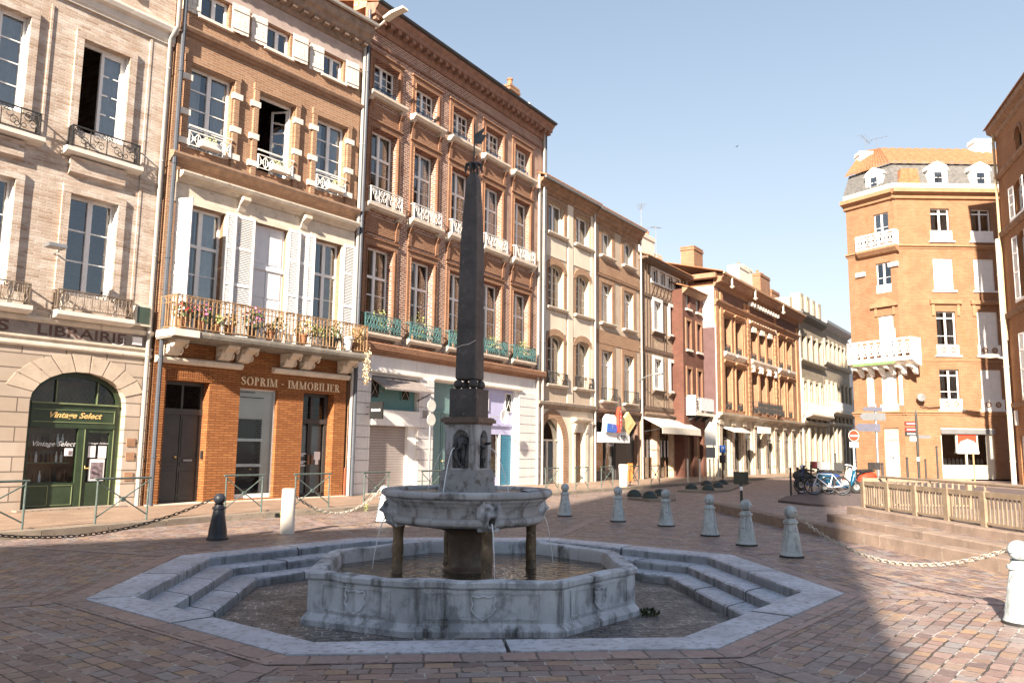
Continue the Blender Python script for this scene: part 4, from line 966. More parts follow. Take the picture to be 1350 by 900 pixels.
def build_F():
    r=building('half_timbered_house',DP,56,'old half timbered house with white window frames over the restaurant awning')
    ws=[(12.75+i*1.13,13.65+i*1.13,11.6,12.4) for i in range(4)]+[(12.95,14.0,8.75,10.45),(15.35,16.35,8.75,10.45),(17.1,17.75,8.75,10.35),(12.95,13.95,5.3,7.0),(15.35,16.4,5.28,7.0)]
    FB=brick('rough_infill_brick',(.50,.36,.25),(.36,.24,.16),(.56,.45,.34),.24,.075,.018,1.0,patch=(.56,.45,.34),plo=.5)
    m=MB(); wall(m,11.0,17.95,3.8,12.6,ws,.22); shell(m,11.0,17.95,.1,12.6,9); m.build('wall',FB,r)
    t=MB(); R=random.Random(11)
    for z0,z1 in ((10.75,12.55),(7.6,10.55),(4.2,7.2)):
        x=11.05
        while x<17.9:
            if not any(a-.2<x<b+.14 and z0<(c+d)/2<z1 for a,b,c,d in ws): t.prism([(x,z0),(x+.1,z0),(x+.1+R.uniform(-.05,.05),z1),(x+R.uniform(-.05,.05),z1)],-.035,-.002)
            x+=R.uniform(.26,.5)
    for z in (10.55,7.4,4.0): t.box(11.0,17.95,-.07,-.004,z,z+.2)
    for i in range(9): a=12.7+i*.52; t.prism([(a,10.8),(a+.08,10.8),(a+.5,11.5),(a+.42,11.5)],-.04,-.003); t.prism([(a+.42,10.8),(a+.5,10.8),(a+.08,11.5),(a,11.5)],-.044,-.003)
    t.build('timber_frame',TIMBER,r)
    for i,(a,b,c,d) in enumerate(ws):
        w=window(r,a,b,c,d,.12,2,1 if i<4 else 3,None,WHITE,CU_SIDES(CURT) if i>=4 else None); m=MB(); 
        if i>=4: trim(m,a,b,c,d,.2,.09); m.box(a-.2,b+.2,-.1,.01,c-.14,c)
        else: trim(m,a,b,c,d,.09,.05,True)
        m.build('window_casing',WHITE,r)
        if i>=4: MB().prof(a-.3,b+.3,[(.0,c-.4),(-.22,c-.2),(-.24,c-.15),(0,c-.14)]).build('sill',TIMBER,r)
    m=MB(); m.prof(11.0,18.0,[(.02,12.5),(-.5,12.62),(-.55,12.55),(-.6,12.6),(-.6,12.7),(.02,12.8)]); m.build('eaves',TIMBER,r); tiles(r,10.95,18.05,-.65,12.74,5,15.0)
    chimney(r,15.5,2.0,13.0,15.5,2.3,.7,STONEW,3); chimney(r,18.3,2.1,12.6,14.6,.9,.6,PLASTERL)
    m=MB().box(11.0,11.3,-.05,.3,.1,3.8).box(17.65,17.95,-.05,.3,.1,3.8).box(11.0,17.95,-.08,.3,3.45,3.85); 
    for u in (13.2,15.6): m.box(u,u+.4,-.05,.3,.1,3.5)
    m.build('shop_pier',M('sandy_stone',(.5,.36,.25),.9,.25,3,.3),r,split=.02)
    s=MB().box(11.3,17.65,.3,.36,2.6,2.7)
    for u in (12.2,13.0,14.4,15.2,16.6,17.3): s.box(u,u+.08,.3,.36,.1,3.45)
    s=s.build('shop_front',WOOD,r); MB().face([(11.3,.35,.1),(17.65,.35,.1),(17.65,.35,3.45),(11.3,.35,3.45)]).build('pane',GLASS,s)
    m=MB(); R=random.Random(9)
    for k in range(12): x=11.5+k*.5; m.box(x,x+.16,.28,.3,1.3,2.3)
    m.build('menu_board',SIGNW,s,split=.02)
    a=MB().prof(11.1,16.9,[(.0,3.62),(-1.3,2.98),(-1.3,2.92),(0,3.56)]).prof(11.1,16.9,[(-1.3,2.96),(-1.32,2.62),(-1.3,2.62),(-1.28,2.96)])
    a=a.build('awning',AWN,r); MB().tube([(11.2,0,2.7),(11.2,-1.26,2.92)],.025,5).tube([(16.8,0,2.7),(16.8,-1.26,2.92)],.025,5).build('awning_arm',IRON,a,split=.02)
    MB().box(11.4,18.0,-.2,.0,3.66,3.76).build('awning_case',TIMBER,r)
    downpipe(r,17.85,.12,12.5,-.18,.05,PIPE)
    antenna(r,16.6,2.4,15.5,17.6,.8,6,.5); antenna(r,19.4,2.6,14.0,16.9,.5,5,-.3)
build_F()
lp=empty('wall_street_lamp',at(DP,56,10.9,0,5.75),radians(56),'flat street lamp on a bracket beside the half timbered house','street lamp')
MB().tube([(0,0,-.2),(0,-.5,.05),(0,-.95,.12)],.03,6).build('arm',GREY,lp); MB().prof(-.16,.16,[(-1.5,.12),(-1.1,.07),(-.85,.1),(-.9,.19),(-1.45,.19)]).build('lamp_head',GREY,lp)
lp=empty('wall_street_lamp',at((-5.15,26.2),57.5,.1,0,16.0),radians(57.5),'pale street lamp on a curved arm high between the two brick houses at the left','street lamp')
MB().tube([(.1,-.05,.05),(.06,-.5,.12),(.0,-.8,.2)],.04,6).build('arm',CREAM,lp); m=MB().prof(-.14,.14,[(-1.62,.3),(-1.1,.26),(-.75,.16),(-.72,.24),(-1.05,.36),(-1.6,.38)]); m.build('lamp_head',CREAM,lp)
# ================= G : narrow dark house
def build_G():
    r=building('narrow_house',(12.38,51.5),55.5,'narrow dark red brick house squeezed beside the ochre mansion')
    Z=((10.45,11.5),(7.9,9.68),(4.95,6.68)); cs=((-2.86,-2.2),(-1.18,-.5)); hs=[(a,b,z0,z1) for a,b in cs for z0,z1 in Z]
    m=MB(); wall(m,-3.4,0.02,.1,11.6,hs+[(-2.9,-1.9,.1,2.6),(-1.4,-.4,.1,2.6)],.25); shell(m,-3.4,0.02,.1,11.6,9); m.build('wall',BK['G'],r)
    for a,b in cs:
        for z0,z1 in Z: window(r,a,b,z0,z1,.2,2,3,None,WHITE,None); MB().box(a-.12,b+.12,-.14,.02,z0-.12,z0).build('sill',STONEW,r)
        for z0,z1 in Z[1:]: m=MB(); trim(m,a,b,z0,z1,.18,.06); m.build('brick_surround',BK['H'],r)
    for a in (-2.9,-1.4): MB().box(a,a+1,.2,.24,.1,2.6).build('door',WOOD,r)
    MB().prof(-3.4,.02,[(.02,11.3),(-.12,11.4),(-.3,11.55),(-.34,11.66),(.02,11.7)]).build('cornice',MATS['brown_eaves'],r); tiles(r,-3.4,.02,-.4,11.7,5,13.5)
    b=MB().box(-3.05,.0,-.6,.0,3.85,4.0).build('balcony',STONEW,r); rail(b,-3.0,-.02,4.0,4.95,-.56,'plain',WIRON,'railing',True,.012)
    MB().box(-2.2,-.06,-.63,-.6,4.15,4.9).build('canvas_screen',M('blue_grey_canvas',(.6,.64,.66),.9,.08,3),b); p=MB().box(-3.02,-2.99,-.6,-.0,4.1,5.05).build('balcony_sign',SIGNW,b)
    for u in (-2.7,-1.6,-.5): MB().prof(u,u+.12,[(0,3.5),(-.1,3.55),(-.5,3.8),(-.5,3.86),(0,3.86)]).build('bracket',IRON,b)
    lettering(p,'&',-2.95+0,4.2,.35,.7,-.61,BLACK,ext=0)
build_G()
# ================= H : ochre brick mansion, I and J : pale stone houses, end house
HP=(13.04,51.05)
def build_H():
    r=building('mansion',HP,55.5,'long ochre brick mansion with a cream stone arcade at street level')
    g1=((1.5,2.85),(3.75,5.1)); g2=((6.95,8.35),(8.85,10.25),(10.75,12.15)); g3=((13.75,15.0),(15.9,17.2)); al=g1+g2+g3; Z=((8.2,10.5),(4.42,7.25))
    m=MB(); wall(m,0,19.4,4.1,12.6,[(a,b,z0,z1) for a,b in al for z0,z1 in Z],.4); shell(m,0,19.4,4.1,12.6,9,top=True); m.build('wall',BK['H'],r)
    m=MB()
    for u0,u1,p in ((.0,.5,.08),(.75,1.2,.12),(5.45,5.95,.1),(18.6,19.4,.1)): m.box(u0,u1,-p,-.001,4.1,12.0)
    for u0,u1 in ((6.1,6.55),(12.55,13.0)):
        k=4.15; i=0
        while k<11.8: m.box(u0-.06*(i%2),u1+.06*(i%2),-.14,-.001,k,k+.3); k+=.33; i+=1
    for a,b in al:
        for z0,z1 in Z: m.box(a-.22,a-.02,-.07,-.001,z0,z1+.1); m.box(b+.02,b+.22,-.07,-.001,z0,z1+.1); m.prof(a-.3,b+.3,[(0,z1+.1),(-.08,z1+.12),(-.24,z1+.3),(-.24,z1+.38),(0,z1+.4)])
    m.build('pilaster',M('ochre_brickwork',(.43,.23,.125),.85,.25,3,.4,25,dirt=(.24,.13,.08),dirt_lo=.6),r,split=.04)
    m=MB()
    for a,b in al:
        for z0 in (8.2,): m.prof(a-.3,b+.3,[(0,z0-.5),(-.1,z0-.4),(-.3,z0-.2),(-.32,z0-.05),(0,z0)])
    for a,b in g2:
        m.box(a+.3,b-.3,-.16,0,10.2,10.55); m.box(a-.15,a+.1,-.3,-.05,7.3,7.75); m.box(b-.1,b+.15,-.3,-.05,7.3,7.75)
    m.build('carved_stone',STONEW,r,split=.03)
    for i,(a,b) in enumerate(al):
        for z0,z1 in Z: window(r,a,b,z0,z1,.34,2,3,.7,M('brown_frame',(.12,.075,.05),.6,.2) if (i==0 and z0>8) else MATS['brown_frame'],CU_SIDES(CURTB) if i%2 else None); rail(r,a,b,z0,z0+.5,.02,'cross',IRON,'railing',False,.012)
    rail(r,6.7,12.5,4.35,5.2,-.55,'dense',IRON,'railing',True,.014)
    m=MB(); m.prof(-.1,19.5,[(.02,11.0),(-.1,11.05),(-.14,11.2),(-.26,11.3),(-.28,11.4),(.02,11.45)]); m.prof(-.15,19.5,[(.02,12.2),(-.1,12.3),(-.16,12.45),(-.5,12.55),(-.55,12.75),(-.66,12.85),(-.7,13.02),(.02,13.1)])
    k=6.6
    m.build('cornice',M('ochre_cornice',(.34,.19,.115),.85,.2,3,.3,20),r)
    m=MB(); k=6.4
    while k<12.9: m.box(k,k+.28,-.42,-.1,11.95,12.2); m.box(k,k+.2,-.2,-.02,10.72,10.95); k+=.62
    m.build('dentil',STONEW,r,split=.01)
    MB().box(-.02,19.4,-.04,.02,11.45,12.2).build('painted_frieze',M('maroon_frieze',(.16,.085,.065),.9,.2,2,.1),r)
    # side wall toward the square
    MB().box(-.04,-.005,.05,9,9.6,12.3).build('side_render',WHITEWASH,r); MB().box(-.05,-.004,-.02,3,4.0,9.6).build('side_plaster',M('purple_brown_plaster',(.13,.075,.072),.9,.12,2,.1),r)
    m=MB(); m.prof(-.6,-.0,[(-.3,12.75),(9,12.75),(9,13.05),(-.3,13.05)]); m.build('side_cornice',MATS['ochre_cornice'],r)
    tiles(r,-.6,19.5,-.72,13.1,5,14.6)
    MB().prof(-.3,19.5,[(-.7,12.98),(-.8,12.98),(-.82,13.1),(-.7,13.12)]).build('gutter',M('orange_gutter',(.5,.32,.2),.6,.1),r)
    for u in (1.2,6.0,12.8): MB().box(u,u+.1,-.8,-.7,12.3,13.0).lathe([(.05,0),(.16,.1),(.16,.14)],8,(u+.05,-.75,12.25)).build('rain_hopper',CREAM,r)
    # arcade
    SG=M('cream_arcade_stone',(.48,.41,.32),.85,.25,2.0,.4,18,dirt=(.28,.22,.16),dirt_lo=.54)
    op=[]; u=.9
    for w in (1.35,1.35,1.5,1.5,1.5,1.4,1.4,1.4): op.append((u,u+w)); u+=w+.9
    m=MB(); wall(m,-.0,19.4,.1,4.1,[(a,b,.1,3.3) for a,b in op],.22)
    for a,b in op: spandrel(m,a,b,2.75,3.3,.22,0,8)
    shell(m,-.0,19.4,.1,4.1,9,top=False)
    for a,b in zip([0]+[o[1] for o in op],[o[0] for o in op]+[19.4]):
        if b-a>.3: m.box(a+.2,b-.2,-.08,-.001,.1,3.4); m.box(a+.1,b-.1,-.16,-.002,3.4,3.75); m.box(a+.12,b-.12,-.12,-.002,.1,.5)
    m.prof(-.1,19.45,[(.02,3.75),(-.2,3.8),(-.22,3.9),(-.4,4.0),(-.42,4.14),(.02,4.2)]); m.build('arcade',SG,r)
    m=MB()
    for i,(a,b) in enumerate(op): m.box(a,b,.16,.2,2.5,2.6); m.box((a+b)/2-.05,(a+b)/2+.05,.16,.2,.1,2.5); m.box(a,a+.08,.16,.2,.1,3.3)
    s=m.build('shop_front',DARKGREY,r)
    m=MB(); 
    for a,b in op: m.face([(a,.19,.1),(b,.19,.1),(b,.19,3.3),(a,.19,3.3)])
    m.build('pane',SHOPGLASS,s)
    m=MB(); m.box(7.3,9.6,-.5,-.25,3.0,3.45); m.build('sign_board',SIGNW,r)
    MB().prof(1.0,4.5,[(0,3.3),(-.8,2.95),(-.8,2.9),(0,3.2)]).build('awning',AWN,r)
    downpipe(r,19.3,.12,12.6,-.2,.07,PIPE,((11.9,.0,.0),)); downpipe(r,-.1,3.5,9.7,-.05,.05,PIPE)
    chimney(r,4.2,3,13,16.2,1.7,1.0,BK['H']); chimney(r,6.2,3.1,13,15.0,1.2,.9,BK['H'])
    chimney(r,17.0,4,14.0,17.5,2.6,1.0,STONEW,1); MB().prism([(16,14.2),(26.8,14.2),(24.5,15.6),(19.5,17.0),(17,16.6)],5,5.6).build('gable_wall',PLASTERL,r)
build_H()
PST=M('pale_carved_stone',(.46,.4,.31),.85,.18,3,.3,20,dirt=(.28,.22,.16),dirt_lo=.58)
def pale(name,label,u0,u1,top,rows,nb,mat,corn,gz):
    r=building(name,HP,55.5,label); w=(u1-u0-.8)/nb
    cs=[(u0+.4+w*i+w*.22,u0+.4+w*i+w*.78) for i in range(nb)]
    m=MB(); wall(m,u0,u1,gz,top,[(a,b,z0,z1) for a,b in cs for z0,z1 in rows],.2); shell(m,u0,u1,.1,top,9)
    wall(m,u0,u1,.1,gz,[(a-.15,b+.15,.1,gz-.7) for a,b in cs],.22)
    m.build('wall',mat,r)
    m=MB()
    for i in range(nb+1): x=u0+.4+w*i; m.lathe([(.2,gz+.1),(.16,gz+.5),(.14,rows[1][1]),(.22,rows[1][1]+.2)],8,(x,-.16,0)); m.box(x-.18,x+.18,-.16,-.001,rows[0][0]-.2,rows[0][1]+.3); m.box(x-.2,x+.2,-.2,-.001,.1,gz-.3)
    for z0,z1 in rows:
        m.prof(u0,u1,[(.0,z0-.45),(-.16,z0-.4),(-.32,z0-.2),(-.34,z0-.08),(0,z0)])
        for a,b in cs: m.box(a-.16,b+.16,-.1,-.002,z1+.02,z1+.2); m.box(a-.14,a-.01,-.07,-.002,z0,z1); m.box(b+.01,b+.14,-.07,-.002,z0,z1)
    m.prof(u0,u1,[(.0,gz-.2),(-.2,gz-.15),(-.34,gz),(-.36,gz+.14),(0,gz+.2)])
    m.build('stone_order',PST,r)
    for a,b in cs:
        for z0,z1 in rows: window(r,a,b,z0,z1,.14,2,3,None,DARKGREY,None)
    m=MB()
    for a,b in cs: m.box(a-.15,b+.15,.16,.2,.1,gz-.7)
    m.build('shop_front',DARKGREY,r)
    MB().prof(u0-.05,u1+.05,[(.02,top-.7),(-.1,top-.6),(-.3,top-.5),(-.5,top-.3),(-.55,top-.05),(.02,top)]).build('cornice',corn,r)
    z=rows[1][0]-.5; b=MB().prof(u0+.3,u1-.3,[(0,z),(-.5,z+.12),(-.9,z+.3),(-.9,z+.42),(0,z+.45)]).build('balcony',STONE,r); rail(b,u0+.4,u1-.4,z+.45,z+1.3,-.82,'dense',WIRON,'railing',True,.02)
    MB().prof(u0,u1,[(.0,top),(4,top+1.6),(8,top+1.6),(8,top)]).build('roof',SLATE if corn is SLATE else TILE,r)
    return r
PI_=brick('pale_ashlar',(.40,.34,.26),(.35,.295,.225),(.26,.21,.155),1.0,.4,.01,.4,stain=(.42,.35,.27))
i_=pale('stone_house','pale stone house with round columns and a grey slate cornice beyond the ochre mansion',19.5,27.9,13.6,((9.6,11.6),(5.0,7.7)),4,PI_,SLATE,4.2)
MB().box(19.7,27.6,.6,5,13.6,14.9).build('attic',PST,i_)
for u in (20.4,22.4,24.4,26.4): MB().box(u,u+1.1,-.1,.7,13.6,15.3).box(u+.25,u+.85,-.13,-.1,13.9,14.9).build('dormer',PST,i_)
chimney(i_,21.0,5,14.5,18.4,2.6,1.0,STONEW); chimney(i_,26.0,5,14.5,18.6,3.0,1.0,BK['H'],2)
j_=pale('stone_house','farthest pale stone house with a long balcony rail, just left of the corner building',27.95,38.7,14.0,((10.2,12.0),(5.6,8.2)),6,PI_,GREY,4.4)
chimney(j_,29.5,5,14.5,17.6,2.6,1.2,BK['H'])
r=building('end_house',HP,55.5,'cream house end glimpsed between the pale row and the corner building'); m=MB(); wall(m,38.8,52,.1,13.0,[(40+2.4*i,41.2+2.4*i,z,z+2.2) for i in range(5) for z in (1,5,9)],.3); shell(m,38.8,52,.1,13,9); m.build('wall',WHITEWASH,r); MB().box(38.8,52,-.02,.6,12.8,13.0).build('cornice',STONE,r); tiles(r,38.8,52,-.3,13,5,15)
for i in range(5):
    for z in (1,5,9): window(r,40+2.4*i,41.2+2.4*i,z,z+2.2,.25,2,2,None,WHITE)

# ================= K : brick corner building with chamfer, slate mansard
def build_K():
    K0=(26.25,53.8); r=empty('corner_building',(26.25,53.8,0),0,'four storey orange brick corner building with white balconies, white dormers and a grey mansard','building')
    zr=((16.2,18.5),(12.75,14.96),(8.3,11.3),(4.65,7.35)); cs=((2.5,3.82),(5.28,6.65),(8.1,9.4),(10.8,12.1)); W=13.5
    sh=(2.35,5.92,.1,3.45)
    m=MB(); wall(m,0,W,.1,19.7,[(a,b,z0,z1) for a,b in cs for z0,z1 in zr]+[sh],.3); m.box(2.3,W,9.9,10,.1,19.7); m.face([(W,0,.1),(W,0,19.7),(W,10,19.7),(W,10,.1)]); m.face([(0,0,19.7),(W,0,19.7),(W,10,19.7),(2.2,10,19.7),(-2,3.1,19.7)])
    m.face([(-2,3.1,.1),(-2,3.1,19.7),(2.2,10,19.7),(2.2,10,.1)])
    m.build('wall',BK['K'],r)
    # chamfer face: local frame
    cl=math.hypot(2,3.1); ca=math.atan2(-3.1,2)
    ch=MB(); kc=((1.02,2.0),); cz=((16.3,18.35),(12.72,14.82),(8.0,11.1),(5.0,7.24),(.1,3.4))
    cx=lambda a:cl-a     # measured distance from the corner -> local x from the far edge
    wall(ch,0,cl,.1,19.7,[(cx(1.55),cx(.45),z0,z1) for z0,z1 in cz],.25)
    cw=ch.build('corner_wall',BK['K'],r,(-2,3.1,0),ca)
    for i,(z0,z1) in enumerate(cz):
        a,b=cx(1.55),cx(.45)
        if i<2: window(cw,a,b,z0,z1,.15,2,2,None,WHITE,CU_FULL(CURT) if i==0 else None); MB().box(a,b,.0,.1,z0,z0+.55 if i else z0+.1).build('sill_panel',WHITE,cw)
        elif i<4:
            m=MB().box(a,b,.1,.16,z0,z1).box((a+b)/2-.01,(a+b)/2+.01,.085,.1,z0,z1); m.build('shutter',WHITE,cw)
        else:
            m=MB().box(a,b,.1,.2,2.75,3.4).box(a,b,.06,.2,2.6,2.75).box(a,a+.12,.06,.2,.1,2.6).box(b-.12,b,.06,.2,.1,2.6); dd=m.build('door_frame',M('beige_stone',(.5,.42,.33),.85,.15),cw); MB().box(a+.12,b-.12,.14,.18,.1,2.6).box(a+.3,b-.3,.12,.14,2.1,2.45).build('door',WHITE,dd); MB().box(a+.45,a+.62,.11,.14,1.35,1.5).build('letterbox',GREY,dd)
    a,b=cx(1.55),cx(.45)
    MB().prism([(a-.45,11.7),(b+.45,11.7),(b+.45,11.85),((a+b)/2,12.4),(a-.45,11.85)],-.2,.0).box(a-.2,a-.02,-.1,0,11.1,11.7).box(b+.02,b+.2,-.1,0,11.1,11.7).build('pediment',M('orange_stone',(.36,.2,.11),.85,.15),cw)
    m=MB(); 
    for u,z in ((cx(2.7),14.4),(cx(.2),14.7)): m.box(u-.35,u+.35,-.15,0,z-.3,z)
    m.box(cx(2.6),cx(2.1),-.04,0,4.9,7.2); m.box(cx(.25),cx(-.0),-.04,0,4.9,7.2); m.box(a-.1,b+.1,-.08,0,4.45,5.0); m.build('stone_block',STONEW,cw,split=.02)
    def bal(z,x0,x1,h,p,nm,st='balcony'):
        o=MB().prof(x0,x1,[(0,z-.5),(-p*.5,z-.4),(-p,z-.15),(-p,z),(0,z)]).build(st,STONEW if nm else MATS['orange_stone'],cw)
        m=MB().box(x0,x1,-p-.02,-p+.08,z,z+.12).box(x0,x1,-p-.02,-p+.08,z+h-.12,z+h); n=int((x1-x0)/.5)
        for k in range(n+1):
            x=x0+.06+(x1-x0-.12)*k/n; m.box(x-.07,x+.07,-p,-p+.07,z+.12,z+h-.12)
            if k<n: 
                d=(x1-x0-.12)/n; m.ring((x+d/2,-p+.03,z+h/2),h*.26,.05,8); m.bar((x,-p+.03,z+.1),(x+d,-p+.03,z+h-.1),.04); m.bar((x+d,-p+.03,z+.1),(x,-p+.03,z+h-.1),.04)
        m.box(x0,x0+.1,-p,0,z,z+h); m.box(x1-.1,x1,-p,0,z,z+h); m.build('balustrade',WHITE,o); return o
    bal(15.85,cx(2.7),cx(-.25),1.05,.5,0)
    o=bal(7.95,cx(3.3),cx(-1.4),1.35,1.1,1)
    for k in range(6): x=cx(3.0)+.78*k; MB().prof(x,x+.22,[(0,6.9),(-.2,7.0),(-.5,7.3),(-1.0,7.4),(-1.05,7.5),(0,7.5)]).build('corbel',WHITE,o)
    MB().box(cx(2.9),cx(-.2),-1.16,-1.12,7.62,7.8).build('green_edge',M('moss_green',(.18,.3,.12),.8,.2),o)
    MB().tube([(cx(-.2),-1.0,9.3),(cx(-.2),-1.0,10.0)],.06,6).build('post',WHITE,o)
    for i,(a,b) in enumerate(cs):
        for j,(z0,z1) in enumerate(zr):
            closed=(i==1 and j>0) or (i==0 and j==1) or (i>1 and (i+j)%2)
            if closed: MB().box(a,b,.06,.12,z0+(.7 if j in (0,3) else 0),z1).box((a+b)/2-.015,(a+b)/2+.015,.04,.06,z0+.7,z1).build('shutter',WHITE,r)
            else: window(r,a,b,z0,z1,.2,2,2 if j else 1,.85,WHITE,CU_SIDES(CURT),fw=.09)
            if j in (0,2,3): 
                m=MB().box(a-.08,b+.08,-.06,.05,z0,z0+.72).box(a-.2,b+.25,-.12,.05,z0-.1,z0); 
                p=m.build('window_parapet',WHITE,r)
                if j>1: 
                    m=MB()
                    for x in (a+.35,b-.35): m.ring((x,-.075,z0+.36),.16,.045,8); m.ball((x,-.07,z0+.36),.06,6)
                    m.build('fretwork',BK['K'],p,split=.02)
            else: MB().box(a-.15,b+.2,-.1,.05,z0-.12,z0).build('sill',WHITE,r)
        m=MB(); m.prof(a-.4,b+.4,[(0,11.75),(-.18,11.8),(-.22,12.0),(-.05,12.1),(0,12.1)]); m.box(a-.3,a-.1,-.08,0,11.0,11.75); m.box(b+.1,b+.3,-.08,0,11.0,11.75); m.build('lintel_cornice',MATS['orange_stone'],r)
    OS=MATS['orange_stone']
    for z,h,p in ((19.1,.7,.55),(15.62,.28,.2),(7.85,.14,.08),(4.25,.3,.16)):
        m=MB(); q=[(0.02,z),(-p*.3,z+h*.1),(-p*.4,z+h*.4),(-p,z+h*.6),(-p,z+h),(0.02,z+h)]
        m.prof(-.1 if p<.3 else -.2,W,q); m.build('cornice',OS,r)
        MB().prof(-.1,cl+.15,q).build('cornice',OS,cw)
    # mansard, as a ring following both faces
    o1=[(-2.2,3.0),(-.15,-.25),(W,-.25)]; o2=[(-1.4,3.7),(.35,.75),(W,.75)]
    m=MB(); m.grid([[(x,y,19.8) for x,y in o1],[(x,y,20.2) for x,y in o1]]); m.build('parapet_gutter',STONEW,r)
    m=MB(); m.grid([[(x,y+.1,20.1) for x,y in o1],[(x,y,22.0) for x,y in o2]]); m.face([(-2.2,3.1,20.1),(-1.4,3.7,22),(2.6,10,22),(2.0,10,20.1)]); m.build('mansard',SLATE,r)
    m=MB(); e=[(-1.75,3.6),(.2,.5),(W,.5)]; top=[(0.3,5.2),(1.4,4.4),(W,4.4)]
    n=60; rows=[]
    for rr,z in ((e,22.0),(top,24.5)): 
        pts=[]
        for k in range(2):
            for i in range(n): t=i/n; pts.append((rr[k][0]+(rr[k+1][0]-rr[k][0])*t,rr[k][1]+(rr[k+1][1]-rr[k][1])*t,z+.09*abs(sin(pi*(i/ (4 if k==0 else 1.5)))) ))
        rows.append(pts)
    m.grid(rows); m.grid([[(x,y,21.92) for x,y in e],[(x,y,22.05) for x,y in e]]); m.build('roof',TILE,r)
    for a in (2.45,5.4,8.3,11.0):
        d=MB().box(a,a+1.35,-.1,1.2,20.0,21.2).prism([(a-.12,21.2),(a+1.47,21.2),(a+1.3,21.55),(a+.68,21.85),(a+.06,21.55)],-.18,1.2).build('dormer',WHITE,r); window(d,a+.35,a+1.0,20.2,21.1,-.13,1,2,None,WHITE,fw=.05)
    d=MB().box(cx(2.0),cx(.7),.0,1.2,20.0,21.2).prism([(cx(2.1),21.2),(cx(.6),21.2),(cx(.8),21.5),(cx(1.35),21.8),(cx(1.9),21.5)],-.08,1.2).build('dormer',WHITE,cw); window(d,cx(1.65),cx(1.05),20.2,21.1,-.03,1,2,None,WHITE,fw=.05)
    MB().prism([(.3,20.1),(1.9,20.1),(1.7,21.3),(.6,21.3)],-.15,.5).build('chimney_base',TILE,r)
    chimney(r,-.4,4.0,21.5,24.0,1.0,.8,STONEW); chimney(r,8.0,3.5,22,24.9,1.2,.9,WHITE)
    antenna(r,.2,4.2,22.5,25.2,1.2,7,.9); antenna(r,1.4,5,22.5,25.6,.7,5,-.5); antenna(r,8.9,4,22.8,25.0,1.0,6,.4)
    # shop
    a,b=sh[0],sh[1]; m=MB().box(a,b,.1,.2,.1,1.0).box(a,a+.1,.1,.2,1.0,3.0).box(b-.5,b,.1,.2,1.0,3.0).box(a,b,.02,.2,3.0,3.4).box(a+1.05,a+1.15,.08,.2,1.8,3.0).box(a+2.4,a+2.5,.08,.2,1.8,3.0).box(a+1.65,a+1.75,.08,.2,1.0,1.9).box(a,b,-.05,.1,3.3,3.42)
    s=m.build('shop_front',CREAM,r); MB().face([(a,.17,1),(b-.5,.17,1),(b-.5,.17,3),(a,.17,3)]).build('pane',GLASS,s)
    MB().box(a,b,.9,.95,.1,3.2).build('shop_back',WOOD,s); MB().box(a+1.15,a+2.4,.06,.1,2.1,3.0).build('hanging_panel',RED,s); MB().box(a,b,-.12,.02,3.05,3.35).build('roller_box',GREY,s)
    MB().prism([(a+1.1,1.85)]+arc(a+1.1,a+2.45,1.85,2.75,8)[::-1][1:-1]+[(a+2.45,1.85)] if 0 else [(a+1.05,1.75),(a+2.5,1.75),(a+2.45,2.2),(a+2.2,2.55),(a+1.78,2.7),(a+1.35,2.55),(a+1.1,2.2)],.0,.06).build('cloth_sign',WHITE,s)
    m=MB(); R=random.Random(2)
    for k in range(11): x=a+.15+k*.27; m.lathe([(.09,0),(.1,.2+.15*R.random()),(.02,.45)],7,(x,.4,1.0))
    m.build('lamp_shade',WHITE,s,smooth=40,split=.005)
    for j in range(3): MB().prof(6.85,7.2,[(0,4.0+.0),(-.12,4.0),(-.12,4.25),(0,4.25)]).build('meter_box',GREY,r,(0,0,.6*j)) if j<2 else None
    MB().lathe([(0,0),(.27,.0),(.27,.1),(0,.12)],14,(0,0,0)).build('round_mirror',GREY,r,(.95,-.4,5.4)).rotation_euler=(radians(80),0,0)
    m=MB().tube([(1.0,-.2,4.9),(1.6,-.12,4.75),(2.4,-.1,4.8)],.03,5); m.build('cable',BLACK,r)
    downpipe(r,.0,.12,7,-.12,.06,IRON) if 0 else None
build_K()

